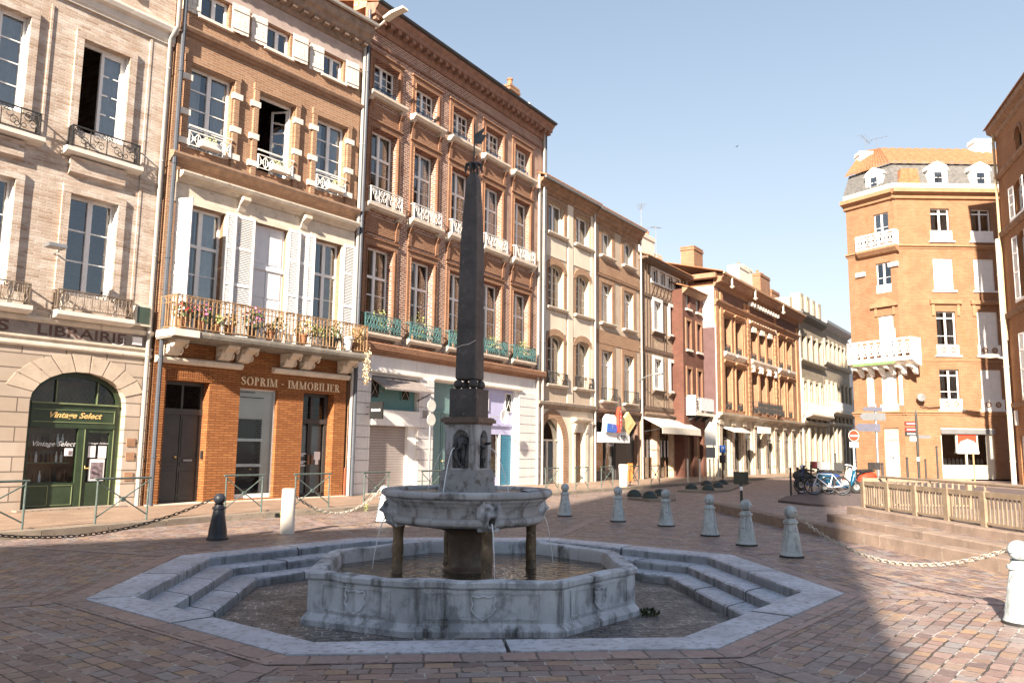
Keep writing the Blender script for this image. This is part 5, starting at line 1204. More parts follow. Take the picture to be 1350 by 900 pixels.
# ================= L : brown brick house at the right edge
def build_L():
    r=building('brick_house',(30.3,49.3),253,'brown brick house at the right edge with white louvred shutters and a pale downpipe')
    cs=((4.3,5.5),(7.6,8.8),(10.9,12.1)); Z=((14.3,16.15),(9.9,13.4),(4.7,8.2)); 
    hs=[(a,b,z0,z1) for a,b in cs for z0,z1 in Z]+[(a+.1,b-.1,17.5,18.9) for a,b in ((4.9,6.1),(7.7,8.9))]+[(2.2,3.0,.1,2.7)]
    m=MB(); wall(m,1.55,16,.1,20.3,hs,.3); shell(m,1.55,16,.1,20.3,9)
    for a,b in cs: spandrel(m,a,b,15.8,16.15,.3,0,8); spandrel(m,a,b,13.0,13.4,.3,0,8); spandrel(m,a,b,7.8,8.2,.3,0,8)
    for a,b in ((5.0,6.0),(7.8,8.8)): spandrel(m,a,b,18.4,18.9,.3,0,8)
    m.build('wall',BK['L'],r)
    for a,b in cs:
        for z0,z1 in Z:
            window(r,a,b,z0,z1,.24,2,3,None,WHITE); shutter(r,a-.62,a-.02,z0,z1-.1,-.06,WHITE,True,.12,'r'); shutter(r,b+.02,b+.62,z0,z1-.1,-.06,WHITE,True,-.12); MB().box(a-.7,b+.7,-.14,.03,z0-.14,z0).build('sill',WHITE,r)
    for a,b in ((5.0,6.0),(7.8,8.8)):
        window(r,a,b,17.5,18.9,.24,2,1,None,BLACK); m=MB(); p=arc(a,b,18.4,18.9,8); q=arc(a-.18,b+.18,18.4,19.1,8)
        for i in range(8): m.prism([p[i],p[i+1],q[i+1],q[i]],-.05,0)
        m.build('brick_arch',BK['K'],r)
    m=MB()
    for z in (17.2,13.85,9.2,4.25): m.prof(1.5,16,[(.02,z),(-.06,z),(-.2,z+.12),(-.22,z+.26),(.02,z+.3)])
    m.prof(1.4,16,[(.02,19.6),(-.1,19.7),(-.15,19.9),(-.4,20.05),(-.45,20.3),(.02,20.35)]); m.build('cornice',MATS['brown_eaves'],r,split=.1)
    tiles(r,1.3,16,-.55,20.35,5,22.2); chimney(r,9.4,1.5,20.5,23.4,1.0,.8,BK['L'])
    MB().box(2.2,3.0,.1,.2,.1,2.7).build('door',WHITE,r); MB().box(1.9,2.15,-.12,0,3.3,4.1).build('meter_box',SIGNW,r)
    r.scale=(1.075,1.075,1.075); r.location.z=-.12
    downpipe(r,1.7,8,20.2,-.16,.07,M('ochre_pipe',(.55,.42,.24),.5,.1)); downpipe(r,1.62,.12,13.8,-.26,.13,CREAM)
build_L()
lp=empty('wall_street_lamp',at((30.3,49.3),253,1.74,-.28,7.5),radians(253),'pale flat street lamp on the downpipe of the brown brick house at the right','street lamp')
MB().tube([(0,0,-.1),(0,-.5,0)],.06,6).build('arm',CREAM,lp); MB().prof(-.22,.22,[(-1.55,.02),(-.9,-.06),(-.4,-.03),(-.4,.12),(-.9,.16),(-1.55,.08)]).build('lamp_head',CREAM,lp)
# ================= houses behind the photographer, whose shadow falls over the square
def back_house(name,label,poly,h,mat):
    r=empty(name,(0,0,0),0,label,'building'); MB().plan(poly,0,h).build('wall',mat,r); cx_=sum(p[0] for p in poly)/len(poly); cy_=sum(p[1] for p in poly)/len(poly)
    MB().plan([(cx_+(x-cx_)*1.02,cy_+(y-cy_)*1.02) for x,y in poly],h,h+.3).build('cornice',STONE,r)
    a,b=Vector((*poly[0],0)),Vector((*poly[1],0)); d=(b-a).normalized(); n=Vector((d.y,-d.x,0)); m=MB(); L=(b-a).length
    for i in range(int(L/2.6)):
        for z in range(1,int(h/3.4)):
            c=a+d*(1.3+2.6*i)+n*.01; q=c+d*1.2; m.face([(c.x,c.y,z*3.4),(q.x,q.y,z*3.4),(q.x,q.y,z*3.4+2.1),(c.x,c.y,z*3.4+2.1)])
    m.build('window',DARKIN,r)
# ================= ground
OC=(-.47,11.11); ROT=radians(6.4)
def octv(R,k): a=ROT-pi/2-pi/8+k*pi/4; return (OC[0]+R*cos(a),OC[1]+R*sin(a))   # 0 FL 1 FR 2 R 3 BR 4 BaR 5 BaL 6 BL 7 L
R0=4.62
def paving_mat(name,c1,c2,cm,bw,bh,mort,extra=None):
    m,nt,b=nodes(name); uv=N(nt,'ShaderNodeTexCoord'); v=uv.outputs['UV']
    wob=N(nt,'ShaderNodeTexNoise'); wob.inputs['Scale'].default_value=1.3; wob.inputs['Detail'].default_value=2; nt.links.new(v,wob.inputs['Vector'])
    sub=N(nt,'ShaderNodeVectorMath',operation='SUBTRACT'); nt.links.new(wob.outputs['Color'],sub.inputs[0]); sub.inputs[1].default_value=(.5,.5,.5)
    scl=N(nt,'ShaderNodeVectorMath',operation='SCALE'); scl.inputs['Scale'].default_value=.07; nt.links.new(sub.outputs[0],scl.inputs[0])
    wob2=N(nt,'ShaderNodeTexNoise'); wob2.inputs['Scale'].default_value=9; wob2.inputs['Detail'].default_value=2; nt.links.new(v,wob2.inputs['Vector'])
    sub2=N(nt,'ShaderNodeVectorMath',operation='SUBTRACT'); nt.links.new(wob2.outputs['Color'],sub2.inputs[0]); sub2.inputs[1].default_value=(.5,.5,.5)
    scl2=N(nt,'ShaderNodeVectorMath',operation='SCALE'); scl2.inputs['Scale'].default_value=.03; nt.links.new(sub2.outputs[0],scl2.inputs[0])
    ad=N(nt,'ShaderNodeVectorMath',operation='ADD'); nt.links.new(v,ad.inputs[0]); nt.links.new(scl.outputs[0],ad.inputs[1])
    ad2=N(nt,'ShaderNodeVectorMath',operation='ADD'); nt.links.new(ad.outputs[0],ad2.inputs[0]); nt.links.new(scl2.outputs[0],ad2.inputs[1])
    t=N(nt,'ShaderNodeTexBrick'); t.squash=.72; t.squash_frequency=3; t.offset=.43; t.offset_frequency=2; t.inputs['Scale'].default_value=1; t.inputs['Brick Width'].default_value=bw; t.inputs['Row Height'].default_value=bh; t.inputs['Mortar Size'].default_value=mort; t.inputs['Mortar Smooth'].default_value=.35
    t.inputs['Color1'].default_value=(0,0,0,1); t.inputs['Color2'].default_value=(1,1,1,1); t.inputs['Mortar'].default_value=(.5,.5,.5,1); nt.links.new(ad2.outputs[0],t.inputs['Vector'])
    cr=N(nt,'ShaderNodeValToRGB'); e=cr.color_ramp; e.interpolation='LINEAR'; e.elements[0].position=0; e.elements[0].color=rgb(c1); e.elements[1].position=1; e.elements[1].color=rgb(c2)
    for p,c in (extra or ()): q=e.elements.new(p); q.color=rgb(c)
    nt.links.new(t.outputs['Color'],cr.inputs[0])
    n1=noise(nt,v,.45,5); n2=noise(nt,v,14,5,.7)
    c=mixc(nt,ramp(nt,n2,.25,.8),cr.outputs[0],mixc(nt,.55,cr.outputs[0],(.42,.38,.36),'MULTIPLY'))
    c=mixc(nt,ramp(nt,n1,.35,.7),c,mixc(nt,.3,c,(.6,.55,.5),'MULTIPLY'))
    pal=noise(nt,v,2.2,6,.75); cmm=mixc(nt,ramp(nt,pal,.5,.57),cm,(.45,.41,.38))
    c=mixc(nt,t.outputs['Fac'],c,cmm)
    sp=noise(nt,v,38,3,.6); c=mixc(nt,ramp(nt,sp,.7,.8),c,(.3,.27,.25))
    nt.links.new(c,b.inputs['Base Color']); b.inputs['Specular IOR Level'].default_value=.5
    rr=N(nt,'ShaderNodeMapRange'); rr.inputs[3].default_value=.38; rr.inputs[4].default_value=.75; nt.links.new(n2,rr.inputs[0]); nt.links.new(rr.outputs[0],b.inputs['Roughness'])
    inv=N(nt,'ShaderNodeMath',operation='SUBTRACT'); inv.inputs[0].default_value=1; nt.links.new(t.outputs['Fac'],inv.inputs[1])
    p=bumpn(nt,b,inv.outputs[0],.9,.02); p=bumpn(nt,b,t.outputs['Color'],.25,.012,p); bumpn(nt,b,n2,.5,.012,p)
    return m
PAV=paving_mat('porphyry_setts',(.165,.125,.125),(.40,.285,.235),(.055,.047,.043),.235,.14,.0095,((.15,(.32,.225,.195)),(.32,(.25,.215,.215)),(.48,(.42,.285,.185)),(.62,(.21,.15,.14)),(.78,(.36,.245,.21)),(.9,(.28,.265,.265))))
BAND=paving_mat('band_slabs',(.3,.24,.23),(.42,.29,.25),(.1,.085,.08),.42,.26,.012)
PAVE2=paving_mat('pavement_flags',(.40,.29,.21),(.33,.23,.17),(.2,.15,.12),.55,.3,.008)
KERBM=M('granite_kerb',(.26,.215,.17),.85,.2,3,.4,25,dirt=(.15,.14,.1),dirt_lo=.56)
def uvmesh(name,faces,mat,uvs,kind='structure'):
    me=bpy.data.meshes.new(name); v=[];f=[]
    for q in faces: n=len(v); v+=q; f.append(tuple(range(n,n+len(q))))
    me.from_pydata(v,[],f); me.materials.append(mat); l=me.uv_layers.new(name='UVMap'); i=0
    for u in uvs:
        for c in u: l.data[i].uv=c; i+=1
    o=link(name,me); o['kind']=kind; return o
def local(k,p):      # coordinates along / away from octagon edge k -> k+1
    a=Vector(octv(R0,k)); b=Vector(octv(R0,(k+1)%8)); d=(b-a).normalized(); n=Vector((d.y,-d.x)); q=Vector(p[:2])-a; return (q.dot(d)+k*13.37,q.dot(n)+k*7.1)
F=[];U=[]
for k in range(8):
    for ra,rb in ((R0,7),(7,12),(12,30),(30,90),(90,700)):
        q=[octv(ra,k),octv(ra,k+1),octv(rb,k+1),octv(rb,k)]; F.append([(x,y,0) for x,y in q]); U.append([local(k,p) for p in q])
uvmesh('square_paving',F,PAV,U)
F=[];U=[]
for k in range(8):      # soldier course round the sunken basin and bands running out from its corners
    q=[octv(R0+.01,k),octv(R0+.01,k+1),octv(R0+.3,k+1),octv(R0+.3,k)]; F.append([(x,y,.004) for x,y in q]); U.append([local(k,p) for p in q])
    a=ROT-pi/2-pi/8+k*pi/4; d=Vector((cos(a),sin(a))); n=Vector((-d.y,d.x)); c=Vector(octv(R0+.32,k)); e=Vector(octv(9.5,k)); q=[c-n*.13,c+n*.13,e+n*.13,e-n*.13]
    L=(e-c).length; F.append([(p.x,p.y,.004) for p in q]); U.append([(0,0),(0,.26),(L,.26),(L,0)])
uvmesh('paving_band',F,BAND,U)
# pavement with kerb along the houses
KL=[(-30,-16.4),(-16,3.6),(-8.3,14.6),(-6.4,18.0),(-4.2,20.8),(-1.27,25.6),(1.68,29.8),(5.83,36.0),(10.46,42.6),(22,59),(45,92)]
def off(pl,d):
    out=[]
    for i,p in enumerate(pl):
        a=Vector(pl[max(0,i-1)]); b=Vector(pl[min(len(pl)-1,i+1)]); t=(b-a).normalized(); out.append((p[0]-t.y*d,p[1]+t.x*d))
    return out
K2=off(KL,.3); K3=off(KL,9)
F=[];U=[];s=0
for i in range(len(KL)-1):
    L=(Vector(K2[i+1])-Vector(K2[i])).length; F.append([(*K2[i],.116),(*K2[i+1],.116),(*K3[i+1],.116),(*K3[i],.116)]); U.append([(s,0),(s+L,0),(s+L,9),(s,9)]); s+=L
uvmesh('pavement',F,PAVE2,U)
m=MB(); R=random.Random(4)
for i in range(len(KL)-1):
    a,b,c,d=[Vector(p) for p in (KL[i],KL[i+1],K2[i+1],K2[i])]; n=max(1,int((b-a).length/1.1))
    for j in range(n):
        t0,t1=(j+.006)/n,(j+.994)/n; p=[a.lerp(b,t0),a.lerp(b,t1),d.lerp(c,t1),d.lerp(c,t0)]; z=.12+R.uniform(-.004,.006); nn=Vector((b-a)).normalized(); o=Vector((nn.y,-nn.x))*-.02
        m.plan([(q.x,q.y) for q in p],-.05,z-.02,False); m.plan([(p[0]+o)[:],(p[1]+o)[:],p[2][:],p[3][:]],z-.02,z,False)
struct(m.build('kerb',KERBM))
MB().box(-.22,.22,-.03,.012,.015,.1).build('drain_opening',BLACK,None,(-5.35,19.33,0),radians(52)); struct(bpy.data.objects['drain_opening'])
o=tag(link('weed_tuft',None,None,(-5.33,19.22,.0)),'small bright green weed growing at the kerb drain','weed'); leaves(MB(),(0,0,.09),.08,40,.06,1.2,1).build('foliage',LEAFP,o)
o=tag(link('weed_tuft',None,None,(-3.75,21.35,.0)),'small pale weed growing at the kerb behind the white bollard','weed'); leaves(MB(),(0,0,.1),.08,34,.06,1.3,2).build('foliage',LEAFP,o)

# ================= sunken octagon of steps round the fountain
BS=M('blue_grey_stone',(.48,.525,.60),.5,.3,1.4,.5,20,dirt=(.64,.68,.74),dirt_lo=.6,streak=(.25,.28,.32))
def edge_line(k,d):
    a=Vector(octv(R0,k)); b=Vector(octv(R0,(k+1)%8)); t=(b-a).normalized(); n=Vector((-t.y,t.x)); return a+n*d,t
def isect(k,d1,j,d2):
    p,t=edge_line(k,d1); q,u=edge_line(j,d2); D=t.x*u.y-t.y*u.x; w=q-p; s=(w.x*u.y-w.y*u.x)/D; return p+t*s
PL={0,1,7}      # plain kerb edges: front, front right, front left
def P(d): 
    o=[.44 if k in PL else d for k in range(8)]; return [isect((k-1)%8,o[(k-1)%8],k,o[k]) for k in range(8)]
def outer(): return [Vector(octv(R0,k)) for k in range(8)]
def stones(m,A,B,k,z,h,n,seed):
    R=random.Random(seed); a0,a1,b0,b1=A[k],A[(k+1)%8],B[k],B[(k+1)%8]
    for j in range(n):
        g=.005; t0,t1=j/n+(g if j else 0),(j+1)/n-(g if j<n-1 else 0); rows=[]; S=10; zz=z+R.uniform(-.004,.004)
        for s in range(S+1):
            t=t0+(t1-t0)*s/S; po=a0.lerp(a1,t); pi_=b0.lerp(b1,t); w=mnoise.noise((t*9+seed,k*3.1,z*7)); w2=mnoise.noise((t*31+seed,k*2.1,z*5)); e=(pi_-po).normalized(); wear=.018+.02*max(0,w)+.012*w2
            f=lambda q,zz_: (q.x,q.y,zz_)
            r=min(.04,.02+.7*wear); L=(pi_-po).length
            rows.append([f(po,zz-h),f(po,zz),f(po.lerp(pi_,.55),zz+.003*w2),f(pi_-e*r,zz-.002),f(pi_-e*r*.35,zz-r*.4-.3*wear),f(pi_+e*(.006*w2),zz-r-.4*wear),f(pi_+e*.004*w2,zz-h)])
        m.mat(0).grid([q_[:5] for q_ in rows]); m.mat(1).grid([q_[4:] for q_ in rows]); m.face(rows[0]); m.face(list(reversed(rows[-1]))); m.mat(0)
ds=(.46,.83,1.2); m=MB()
A=outer(); B=P(ds[0])
for k in range(8): stones(m,A,B,k,.012,.17 if k not in PL else .42,2 if k not in PL else 2,k)
lev=[(-.115,P(ds[0]-.03),P(ds[1])),(-.24,P(ds[1]-.03),P(ds[2]))]
for z,A_,B_ in lev:
    for k in range(8):
        if k not in PL: stones(m,A_,B_,k,z,.16,3,int(k+z*100+50))
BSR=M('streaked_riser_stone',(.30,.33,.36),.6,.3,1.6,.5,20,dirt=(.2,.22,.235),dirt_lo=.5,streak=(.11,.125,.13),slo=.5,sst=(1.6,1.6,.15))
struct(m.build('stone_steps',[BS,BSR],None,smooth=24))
COB=paving_mat('wet_cobbles',(0.150,0.144,0.144),(0.237,0.213,0.194),(0.062,0.062,0.060),.16,.11,.014)
fl=[(v.x,v.y,-.37) for v in P(1.15)]; uvmesh('sunken_floor',[fl],COB,[[(p[0]*.98+p[1]*.2,p[1]*.98-p[0]*.2) for p in fl]])

# ================= fountain
FST=M('weathered_marble',(.56,.59,.63),.75,.25,1.1,.6,22,dirt=(.3,.315,.335),dirt_lo=.5,streak=(.09,.09,.09),slo=.52,sst=(1.0,1.0,.11))
FSB=M('stained_marble',(.47,.475,.49),.78,.28,1.5,.6,22,dirt=(.2,.19,.185),dirt_lo=.54,streak=(.13,.105,.085),slo=.52,sst=(1.1,1.1,.12))
FDK=M('black_marble',(.085,.078,.075),.6,.4,4,.45,26,dirt=(.2,.185,.175),dirt_lo=.6)
FBR=M('brown_marble',(.15,.11,.085),.5,.35,4,.25,24,dirt=(.3,.26,.22),dirt_lo=.62)
FPIL=M('veined_pillar',(.17,.12,.075),.55,.5,5,.3,20,dirt=(.42,.34,.2),dirt_lo=.56)
BRZ=M('dark_bronze',(.07,.075,.08),.45,.45,6,.25,30,metal=.3)
m,nt,b=nodes('basin_water'); b.inputs['Base Color'].default_value=(.06,.05,.036,1); b.inputs['Roughness'].default_value=.03; b.inputs['IOR'].default_value=1.33
tc=N(nt,'ShaderNodeTexCoord'); p_=bumpn(nt,b,noise(nt,tc.outputs['Object'],5,2,.5,(1,1.7,1)),.55,.06); bumpn(nt,b,noise(nt,tc.outputs['Object'],17,2,.5),.4,.015,p_); WATER=m
m,nt,b=nodes('falling_water'); b.inputs['Base Color'].default_value=(.85,.88,.9,1); b.inputs['Roughness'].default_value=.15; JET=m
FC=Vector((-.58,11.1)); fo=empty('obelisk_fountain',(FC.x,FC.y,0),0,'old stone fountain with dark obelisk, wide bowl on pillars and octagonal basin','fountain')
bp=[Vector(p)-FC for p in ((-2.33,9.62),(-1.12,9.05),(.56,9.13),(1.58,10.38),(1.5,12.0),(.4,13.15),(-1.35,13.05),(-2.5,11.6))]
cb=sum(bp,Vector((0,0)))/8
def ins(d): 
    out=[]
    for i in range(8):
        p0,p1,p2=bp[i-1],bp[i],bp[(i+1)%8]; t0=(p1-p0).normalized(); t1=(p2-p1).normalized(); n0=Vector((-t0.y,t0.x)); n1=Vector((-t1.y,t1.x)); n=(n0+n1).normalized(); out.append(p1+n*d/max(.5,n.dot(n0)))
    return out
prof_=[(-.06,-.40),(-.065,-.31),(-.045,-.285),(-.02,-.26),(.0,-.235),(.0,.12),(-.02,.135),(-.03,.145),(-.035,.195),(-.02,.212),(.1,.216),(.15,.205),(.17,.16),(.18,-.1)]
S=14; rings=[]
for d,z in prof_:
    q=ins(d); row=[]
    for i in range(8):
        a,c=q[i],q[(i+1)%8]
        for s in range(S):
            v=a.lerp(c,s/S); w=mnoise.noise((v.x*2.3,v.y*2.3,3))
            dz=.022*w if z>.15 else (.015*w if z>.1 else 0); row.append((v.x,v.y,z+dz))
    rings.append(row)
mm=MB().grid(rings,close=True)
basin=mm.build('basin',FST,fo,smooth=30)
mm=MB()
for i in range(8):      # sunk panels, joints and a carved shield on every side
    a,c=bp[i],bp[(i+1)%8]; t=(c-a).normalized(); n=Vector((t.y,-t.x)); L=(c-a).length
    def w_(s,z,o=.012): q=a+t*s+n*o; return (q.x,q.y,z)
    for s0,s1,z0,z1 in ((.2,L-.2,.075,.095),(.2,L-.2,-.2,-.18),(.2,.22,-.18,.075),(L-.22,L-.2,-.18,.075)):
        mm.face([w_(s0,z0),w_(s1,z0),w_(s1,z1),w_(s0,z1)])
        mm.face([w_(s0,z1),w_(s1,z1),w_(s1,z1,0),w_(s0,z1,0)]); mm.face([w_(s0,z0,0),w_(s1,z0,0),w_(s1,z0),w_(s0,z0)])
        mm.face([w_(s0,z0,0),w_(s0,z0),w_(s0,z1),w_(s0,z1,0)]); mm.face([w_(s1,z0),w_(s1,z0,0),w_(s1,z1,0),w_(s1,z1)])
    cs_=L/2; pts=[w_(cs_+.14*x,.06+.26*y*-1+.0,.008) for x,y in ((-.9,0),(-.95,.2),(-.8,.35),(-.95,.55),(-.6,.8),(0,1),(.6,.8),(.95,.55),(.8,.35),(.95,.2),(.9,0),(.4,.08),(0,0),(-.4,.08))]
    mm.tube(pts,.014,5,closed=True)
mm.build('panel_carving',FST,basin)
MB().face([(v.x,v.y,.035) for v in ins(.165)]).build('water',WATER,basin)
mm=MB().face([(v.x,v.y,-.1) for v in ins(.19)]); mm.build('basin_floor',FBR,basin)
# drum, pillars, bowl
MB().lathe([(.3,-.1),(.3,.06),(.26,.09),(.245,.12),(.245,.5),(.27,.54),(.33,.58),(.36,.6),(.36,.63)],32).build('drum',FBR,fo,smooth=35)
MB().lathe([(0,.6),(.5,.6),(.6,.62),(.6,.68)],8,rot=.3).build('collar',FDK,fo)
PA=radians(-71)
for k in range(4):
    a=PA+k*pi/2; MB().lathe([(.085,-.1),(.085,.02),(.07,.05),(.068,.2),(.075,.35),(.066,.5),(.072,.6),(.085,.63),(.085,.68)],14,(.93*cos(a),.93*sin(a),0)).build('pillar',FPIL,fo,smooth=40)
bprof=[(.3,.665),(.88,.665),(.95,.669),(1.0,.684),(1.03,.708),(1.038,.738),(1.03,.765),(1.005,.785),(.975,.79),(.968,.793),(.968,.808),(.966,.83),(.972,.875),(.988,.912),(1.0,.922),(1.0,.938),(1.03,.943),(1.03,.96),(1.052,.966),(1.06,.985),(1.085,.99),(1.085,1.012),(1.12,1.022),(1.145,1.042),(1.152,1.066),(1.148,1.092),(1.13,1.11),(1.1,1.117),(1.06,1.112),(1.04,1.095),(1.03,1.04),(.9,.95),(.25,.9)]
mm=MB(); rows=[]
for r,z in bprof:
    row=[]
    for i in range(96):
        a=2*pi*i/96; c8=cos(4*(a-PA)); rr=r*(1+.004*c8); w=mnoise.noise((cos(a)*3,sin(a)*3,z*4)); row.append((rr*cos(a)+.006*w,rr*sin(a)+.006*w,z+(.006*w if z>1.05 else 0)))
    rows.append(row)
bowl=mm.grid(rows,close=True).build('bowl',FSB,fo,smooth=26)
MB().lathe([(.25,1.065),(1.04,1.065)],48).build('water',WATER,bowl)
def mask():
    mm=MB(); rows=[]; G=lambda x,z,cx,cz,sx,sz:math.exp(-((x-cx)/sx)**2-((z-cz)/sz)**2)
    n=26
    for j in range(n+1):
        row=[]
        for i in range(n+1):
            x=-1+2*i/n; z=-1+2*j/n; e=max(0,1-x*x*.92-(z*.92)**2); y=.36*math.sqrt(e)
            ax=abs(x)
            y+=.16*G(x,z,0,.02,.16,.3)+.14*G(x,z,0,-.12,.22,.12)+.10*G(ax,z,.3,.3,.26,.09)-.13*G(ax,z,.3,.14,.13,.09)+.12*G(ax,z,.36,-.16,.2,.2)
            y-=.34*G(x,z,0,-.48,.2,.14); y+=.12*G(x,z,0,-.74,.26,.1)+.1*G(ax,z,.3,-.5,.1,.2)
            y+=.16*G(ax,z,.72,.62,.16,.16)+.1*G(x,z,0,.72,.34,.1)-.07*G(x,z,0,.5,.3,.07)
            y+=.045*sin(11*math.atan2(z,x))*min(1,max(0,(x*x+z*z-.4)*2)); edge=1-min(1,max(0,(x*x+z*z-.75)/.5))
            row.append((x*.16*(1-.12*(z<-.3)),-max(-.02,y*edge)*.34,z*.235))
        rows.append(row)
    mm.grid(rows); e=[r[0] for r in rows]+rows[-1][1:]+[r[-1] for r in reversed(rows[:-1])]+list(reversed(rows[0][1:-1]))
    mm.grid([e,[(x*.9,.16,z*.9) for x,y,z in e]],close=True); return mm
LM=mask().mesh('lion_mask',[FST],60)
JETS=[]
for k in range(4):
    a=PA+k*pi/2; o=link('lion_mask',LM,fo,(.985*cos(a),.985*sin(a),.87),a+pi/2)
    MB().tube([(0,-.05,-.115),(0,-.13,-.125)],.02,8).build('spout',FDK,o)
    d=Vector((cos(a),sin(a))); q=[]
    for i in range(10):
        t=i/9; q.append((d.x*(1.1+.16*t),d.y*(1.1+.16*t),.745-.03*t-.62*t*t))
    jt=MB(); 
    for i in range(9):
        jt.tube([q[i],tuple(q[i][j]+(q[i+1][j]-q[i][j])*(.95 if i<5 else .55) for j in range(3))],.007,5) if 0 else None
    jt.tube(q,.006,5,radii=[.008-.0005*i for i in range(10)])
    jt.build('water_jet',JET,fo)
# square pedestal with niches
QA=radians(-113)+pi/2      # local -y of the near left face points this way
pd=link('pedestal',None,fo,(0,0,0),QA)
h=.28; mm=MB().box(-h,h,-h,h,1.0,1.33).box(-h+.02,h-.02,-h+.02,h-.02,1.33,1.37); mm.build('plinth',M('grey_ashlar',(.36,.37,.385),.75,.25,3,.4,20,dirt=(.14,.12,.1),dirt_lo=.52),pd)
def bodymesh():
    mm=MB(); w=.235
    for k in range(4):
        f=MB(); wall(f,-w,w,1.37,1.975,[(-.125,.125,1.39,1.9)],.1,-w); spandrel(f,-.125,.125,1.77,1.9,.1,-w,12)
        f.face([(-.125,-w+.1,1.39),(.125,-w+.1,1.39),(.125,-w+.1,1.9),(-.125,-w+.1,1.9)]); mm.add(f,(0,0,0),k*pi/2)
    return mm
bodymesh().build('niche_block',FSB,pd)
h=.265; MB().box(-.25,.25,-.25,.25,1.975,2.0).box(-.285,.285,-.285,.285,2.0,2.05).box(-h,h,-h,h,2.05,2.072).build('cap',FBR,pd)
h=.2; MB().box(-h,h,-h,h,2.072,2.46).build('block',FDK,pd)
for sx in (-1,1):
    for sy in (-1,1): MB().ball((.115*sx,.115*sy,2.525),.066,12).build('ball',FDK,pd,smooth=60)
def obel():
    mm=MB(); L=((.128,2.585),(.15,2.6),(.152,2.64),(.131,4.5),(.133,4.505),(.133,4.55),(.127,4.555),(.086,5.40),(.072,5.46),(.045,5.54),(.045,5.56)); rows=[]
    for h,z in L:
        c=h*.12; rows.append([(-h+c,-h,z),(h-c,-h,z),(h,-h+c,z),(h,h-c,z),(h-c,h,z),(-h+c,h,z),(-h,h-c,z),(-h,-h+c,z)])
    mm.grid(rows,close=True); mm.face(rows[-1]); mm.face(list(reversed(rows[0]))); return mm
ob=obel().build('obelisk',FDK,pd)
MB().tube([(-.155,-.152,3.02),(-.05,-.153,3.06),(.05,-.152,3.07),(.15,-.149,3.12)],.006,5).build('pale_crack',STONEW,ob)
mm=MB().tube([(0,0,5.54),(0,0,6.3)],.012,6).ball((0,0,5.66),.03,8)
for k in range(8):
    a=k*pi/4; mm.tube([(0,0,5.6),(.05*cos(a),.05*sin(a),5.7),(.11*cos(a),.11*sin(a),5.68),(.13*cos(a),.13*sin(a),5.6),(.125*cos(a),.125*sin(a),5.56)],.012,5,radii=(.012,.022,.02,.014,.005))
fn=mm.build('finial',BRZ,pd); mm=MB().prism([(.01,6.0),(.11,5.98),(.19,6.1),(.12,6.12),(.17,6.22),(.01,6.14)],-.006,.006); mm.build('weather_vane',BRZ,fn)
def figure(J,E,name,mat,parent,loc,rz,sc):
    me=bpy.data.meshes.new(name); me.from_pydata([j[0] for j in J],E,[]); o=bpy.data.objects.new(name,me); COL.objects.link(o)
    md=o.modifiers.new('s','SKIN'); md.use_smooth_shade=True; sb=o.modifiers.new('u','SUBSURF'); sb.levels=2; sb.render_levels=2
    for i,j in enumerate(J): me.skin_vertices[0].data[i].radius=(j[1]*1.25,1.25*(j[1] if len(j)<3 else j[2]))
    me.skin_vertices[0].data[0].use_root=True
    dg=bpy.context.evaluated_depsgraph_get(); dg.update(); nm=bpy.data.meshes.new_from_object(o.evaluated_get(dg)); nm.name=name; nm.materials.clear(); nm.materials.append(mat)
    bpy.data.objects.remove(o); bpy.data.meshes.remove(me); q=link(name,nm,parent,loc,rz); q.scale=(sc,sc,sc); return q
# unit figure 1 tall, facing -y
J=[((0,0,.52),.085),((0,-.01,.64),.08),((0,0,.76),.095),((0,0,.84),.04),((0,-.02,.93),.072,.08),
((-.055,0,.46),.07),((-.06,-.02,.27),.05),((-.065,.02,.06),.035),((-.07,-.07,.025),.03),((.055,0,.46),.07),((.075,-.07,.29),.05),((.07,-.01,.07),.035),((.075,-.1,.03),.03),
((-.12,0,.78),.045),((-.17,-.03,.64),.035),((-.13,-.15,.56),.028),((-.1,-.2,.57),.03),((.12,0,.78),.045),((.17,-.06,.66),.035),((.12,-.2,.68),.028),((.1,-.26,.7),.03)]
E_=[(0,1),(1,2),(2,3),(3,4),(0,5),(5,6),(6,7),(7,8),(0,9),(9,10),(10,11),(11,12),(2,13),(13,14),(14,15),(15,16),(2,17),(17,18),(18,19),(19,20)]
st=None
for k in range(4):
    a=k*pi/2; loc=(.19*sin(a),-.19*cos(a),1.385)
    if st is None: st=figure(J,E_,'bronze_statue',BRZ,pd,loc,a,.5); MB().tube([(-.02,-.06,.06),(-.12,-.1,.3),(-.1,-.12,.5),(.02,-.14,.56)],.05,7,radii=(.05,.06,.05,.03)).build('drapery',BRZ,st)
    else:
        c=st.copy(); COL.objects.link(c); c.location=loc; c.rotation_euler=(0,0,a)
        for ch in st.children: q=ch.copy(); COL.objects.link(q); q.parent=c
    d=Vector((sin(a),-cos(a))); q=[]
    for i in range(9): t=i/8; q.append((d.x*(.33+.3*t)-.04*cos(a),d.y*(.33+.3*t)-.04*sin(a),1.66+.02*t-.60*t*t))
    MB().tube(q,.006,5).build('water_jet',JET,pd)
tag(link('moss_clump',None,None,(1.75,10.35,-.37)),'small dark moss clump at the right foot of the octagonal basin','moss')
leaves(MB(),(0,0,.04),.13,120,.05,.4,4).build('foliage',M('dark_moss',(.05,.07,.025),.9,.4,20,0),bpy.data.objects['moss_clump'])
from mathutils import Matrix
